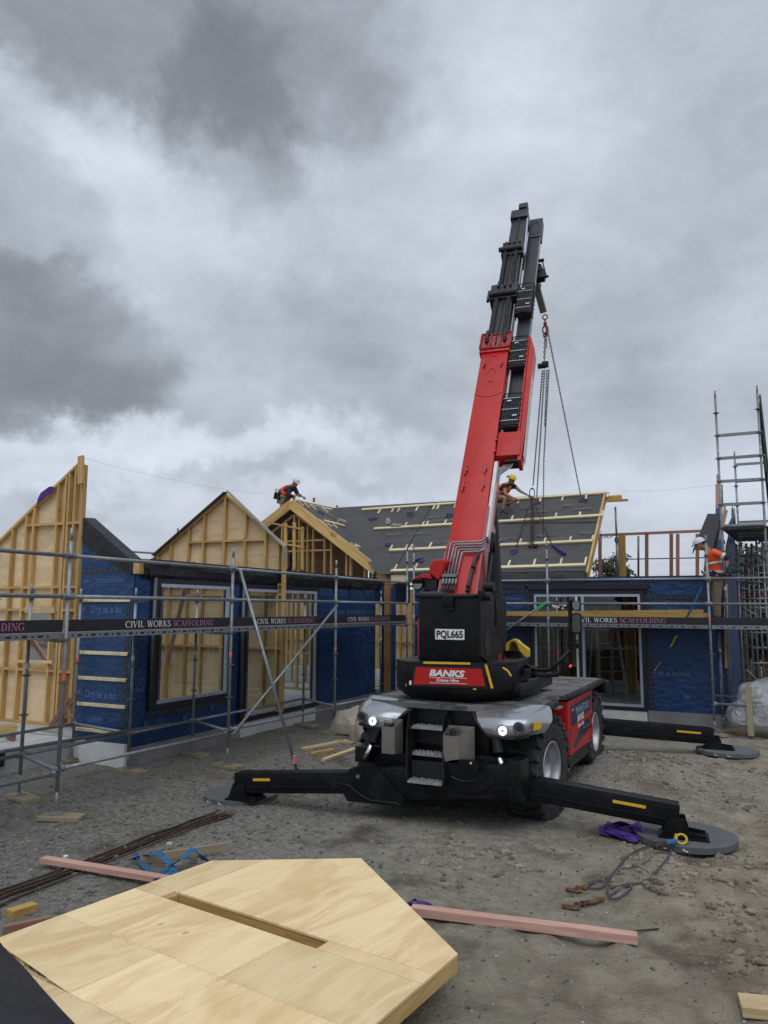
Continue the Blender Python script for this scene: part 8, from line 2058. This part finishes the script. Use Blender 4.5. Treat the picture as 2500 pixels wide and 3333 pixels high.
# ================================================================== BACKGROUND
def tree(name, label, base, h, r, n, mat, trunk_h=.4, seed=1, bare=0, leaf=.16):
    rs = random.Random(seed); base = V(base)
    t = thing(name, label, 'tree', base)
    mb = MB(); tips = []
    mb.tube([base, base + V((r * .05, 0, h * .35)), base + V((-r * .03, 0, h * .65)), base + V((0, 0, h * .9))], [h * .03, h * .024, h * .015, h * .006], 8)
    for k in range(22):
        a = rs.random() * 6.28; z = h * rs.uniform(trunk_h * .6, .8); p = base + V((0, 0, z)); e = p + V((cos(a) * r * rs.uniform(.5, .95), sin(a) * r * rs.uniform(.5, .95), h * rs.uniform(.05, .25))); tips.append(e)
        m_ = p.lerp(e, .5) + V((rs.uniform(-.1, .1) * r, rs.uniform(-.1, .1) * r, .05 * h)); mb.tube([p, m_, e], [h * .010, h * .006, h * .002], 5)
        for j in range(5 if bare else 2): f = m_.lerp(e, rs.random()); g_ = f + V((rs.uniform(-.4, .4) * r, rs.uniform(-.4, .4) * r, rs.uniform(0, .25) * r)); mb.tube([f, g_], [h * .004, h * .001], 4); tips.append(g_)
    mb.build('trunk', 'bark', t)
    vs, fs = [], []
    for k in range(n):
        c = rs.choice(tips) + V((rs.gauss(0, .16) * r, rs.gauss(0, .16) * r, rs.gauss(0, .13) * r)); s = leaf * rs.uniform(.5, 1.3)
        a = V((rs.gauss(0, 1), rs.gauss(0, 1), rs.gauss(0, 1))).normalized(); b = a.orthogonal().normalized()
        i = len(vs); vs += [c + a * s, c + b * s * .5, c - a * s, c - b * s * .5]; fs.append((i, i + 1, i + 2, i + 3))
    me = bpy.data.meshes.new('crown'); me.from_pydata([tuple(v) for v in vs], [], fs); me.materials.append(MATS[mat]); me.transform(WM[t.name].inverted()); link(bpy.data.objects.new('crown', me), t, WM[t.name].copy())
def at(px, py, Y_): return pY(px, py, Y_)
def gtree(label, px, py_top, Y_, r, n, mat, **k):
    p = at(px, py_top, Y_); tree('tree', label, (p.x, Y_, 0), p.z, r, n, mat, **k)
gtree('dark tree top showing over the right wall beside the barge board', 1978, 1822, 46, 1.5, 5200, 'foliage', seed=3, leaf=.13)
gtree('dark bushy tree behind the right scaffold tower', 2478, 1790, 31, 1.5, 5200, 'foliage_brown', seed=5, bare=1, leaf=.12)
gtree('second tree behind the tower, cut by the photo edge', 2530, 1790, 28, 2.0, 5200, 'foliage_brown', seed=6, bare=1, leaf=.12)
gtree('low green tree seen low between the tower tubes', 2440, 1960, 26, 1.2, 3000, 'foliage', seed=8, leaf=.12)
gtree('bit of green tree left of the blue end wall', 252, 1835, 34, 1.3, 3000, 'foliage', seed=9, leaf=.12)
# neighbouring house glimpsed left of the end wall
nh = thing('neighbour_house', 'pale neighbouring house glimpsed between half gable and blue end wall', 'house', (-24, 26, 0))
mb = MB(); mb.b2((-30, 26, 0), (-19, 30, 3.0)); mb.build('wall', 'render_white', nh); mb = MB(); mb.prism([(-30.4, 25.6, 3.0), (-18.6, 25.6, 3.0), (-18.6, 28, 3.9), (-30.4, 28, 3.9)], (0, 0, .12)); mb.build('roof', 'pink_dark', nh)
fnc = thing('boundary_fence', 'dark boundary fence behind the tower at the right', 'fence', (5, 27, 0))
for k in range(40): bar('paling', (-.6 + k * .25, 26, 0), (-.6 + k * .25, 26, 1.9), .22, .02, 'dark_ply', fnc, up=(0, 1, 0))
# string lines in the sky
def wireline(label, a, b, sag=.15): mb = MB(); a, b = V(a), V(b); mb.tube([a.lerp(b, k / 12) - V((0, 0, sag * 4 * (k / 12) * (1 - k / 12))) for k in range(13)], .0022, 4); tag(mb.build('string_line', 'wire'), label, 'string')
wireline('thin string line running from the left half gable to the roof peak worker', pY(272, 1491, YA), pY(900, 1610, YC), .12)
wireline('thin string line from the right ridge end towards the tower', RG + V((.3, 0, 0)), pY(2330, 1578, 20.2), .05)
for k, (ya, yb) in enumerate(((1834, 1826), (1840, 1831))): wireline(('upper', 'lower')[k] + ' power line crossing behind the reddish studs', pY(1940, ya, 40), pY(2330, yb, 40), .1)

bpy.data.scenes.remove(TSC)

for o in COL.objects:
    if o.name.split('.')[0] in ('plank_slots', 'nail_heads', 'tread_studs', 'fine_print', 'tape_marking', 'chain_pins', 'print_lines', 'panel_joint', 'lug', 'cast_mark', 'chain_link', 'lightening_hole', 'hose'):
        o['kind'] = 'stuff'
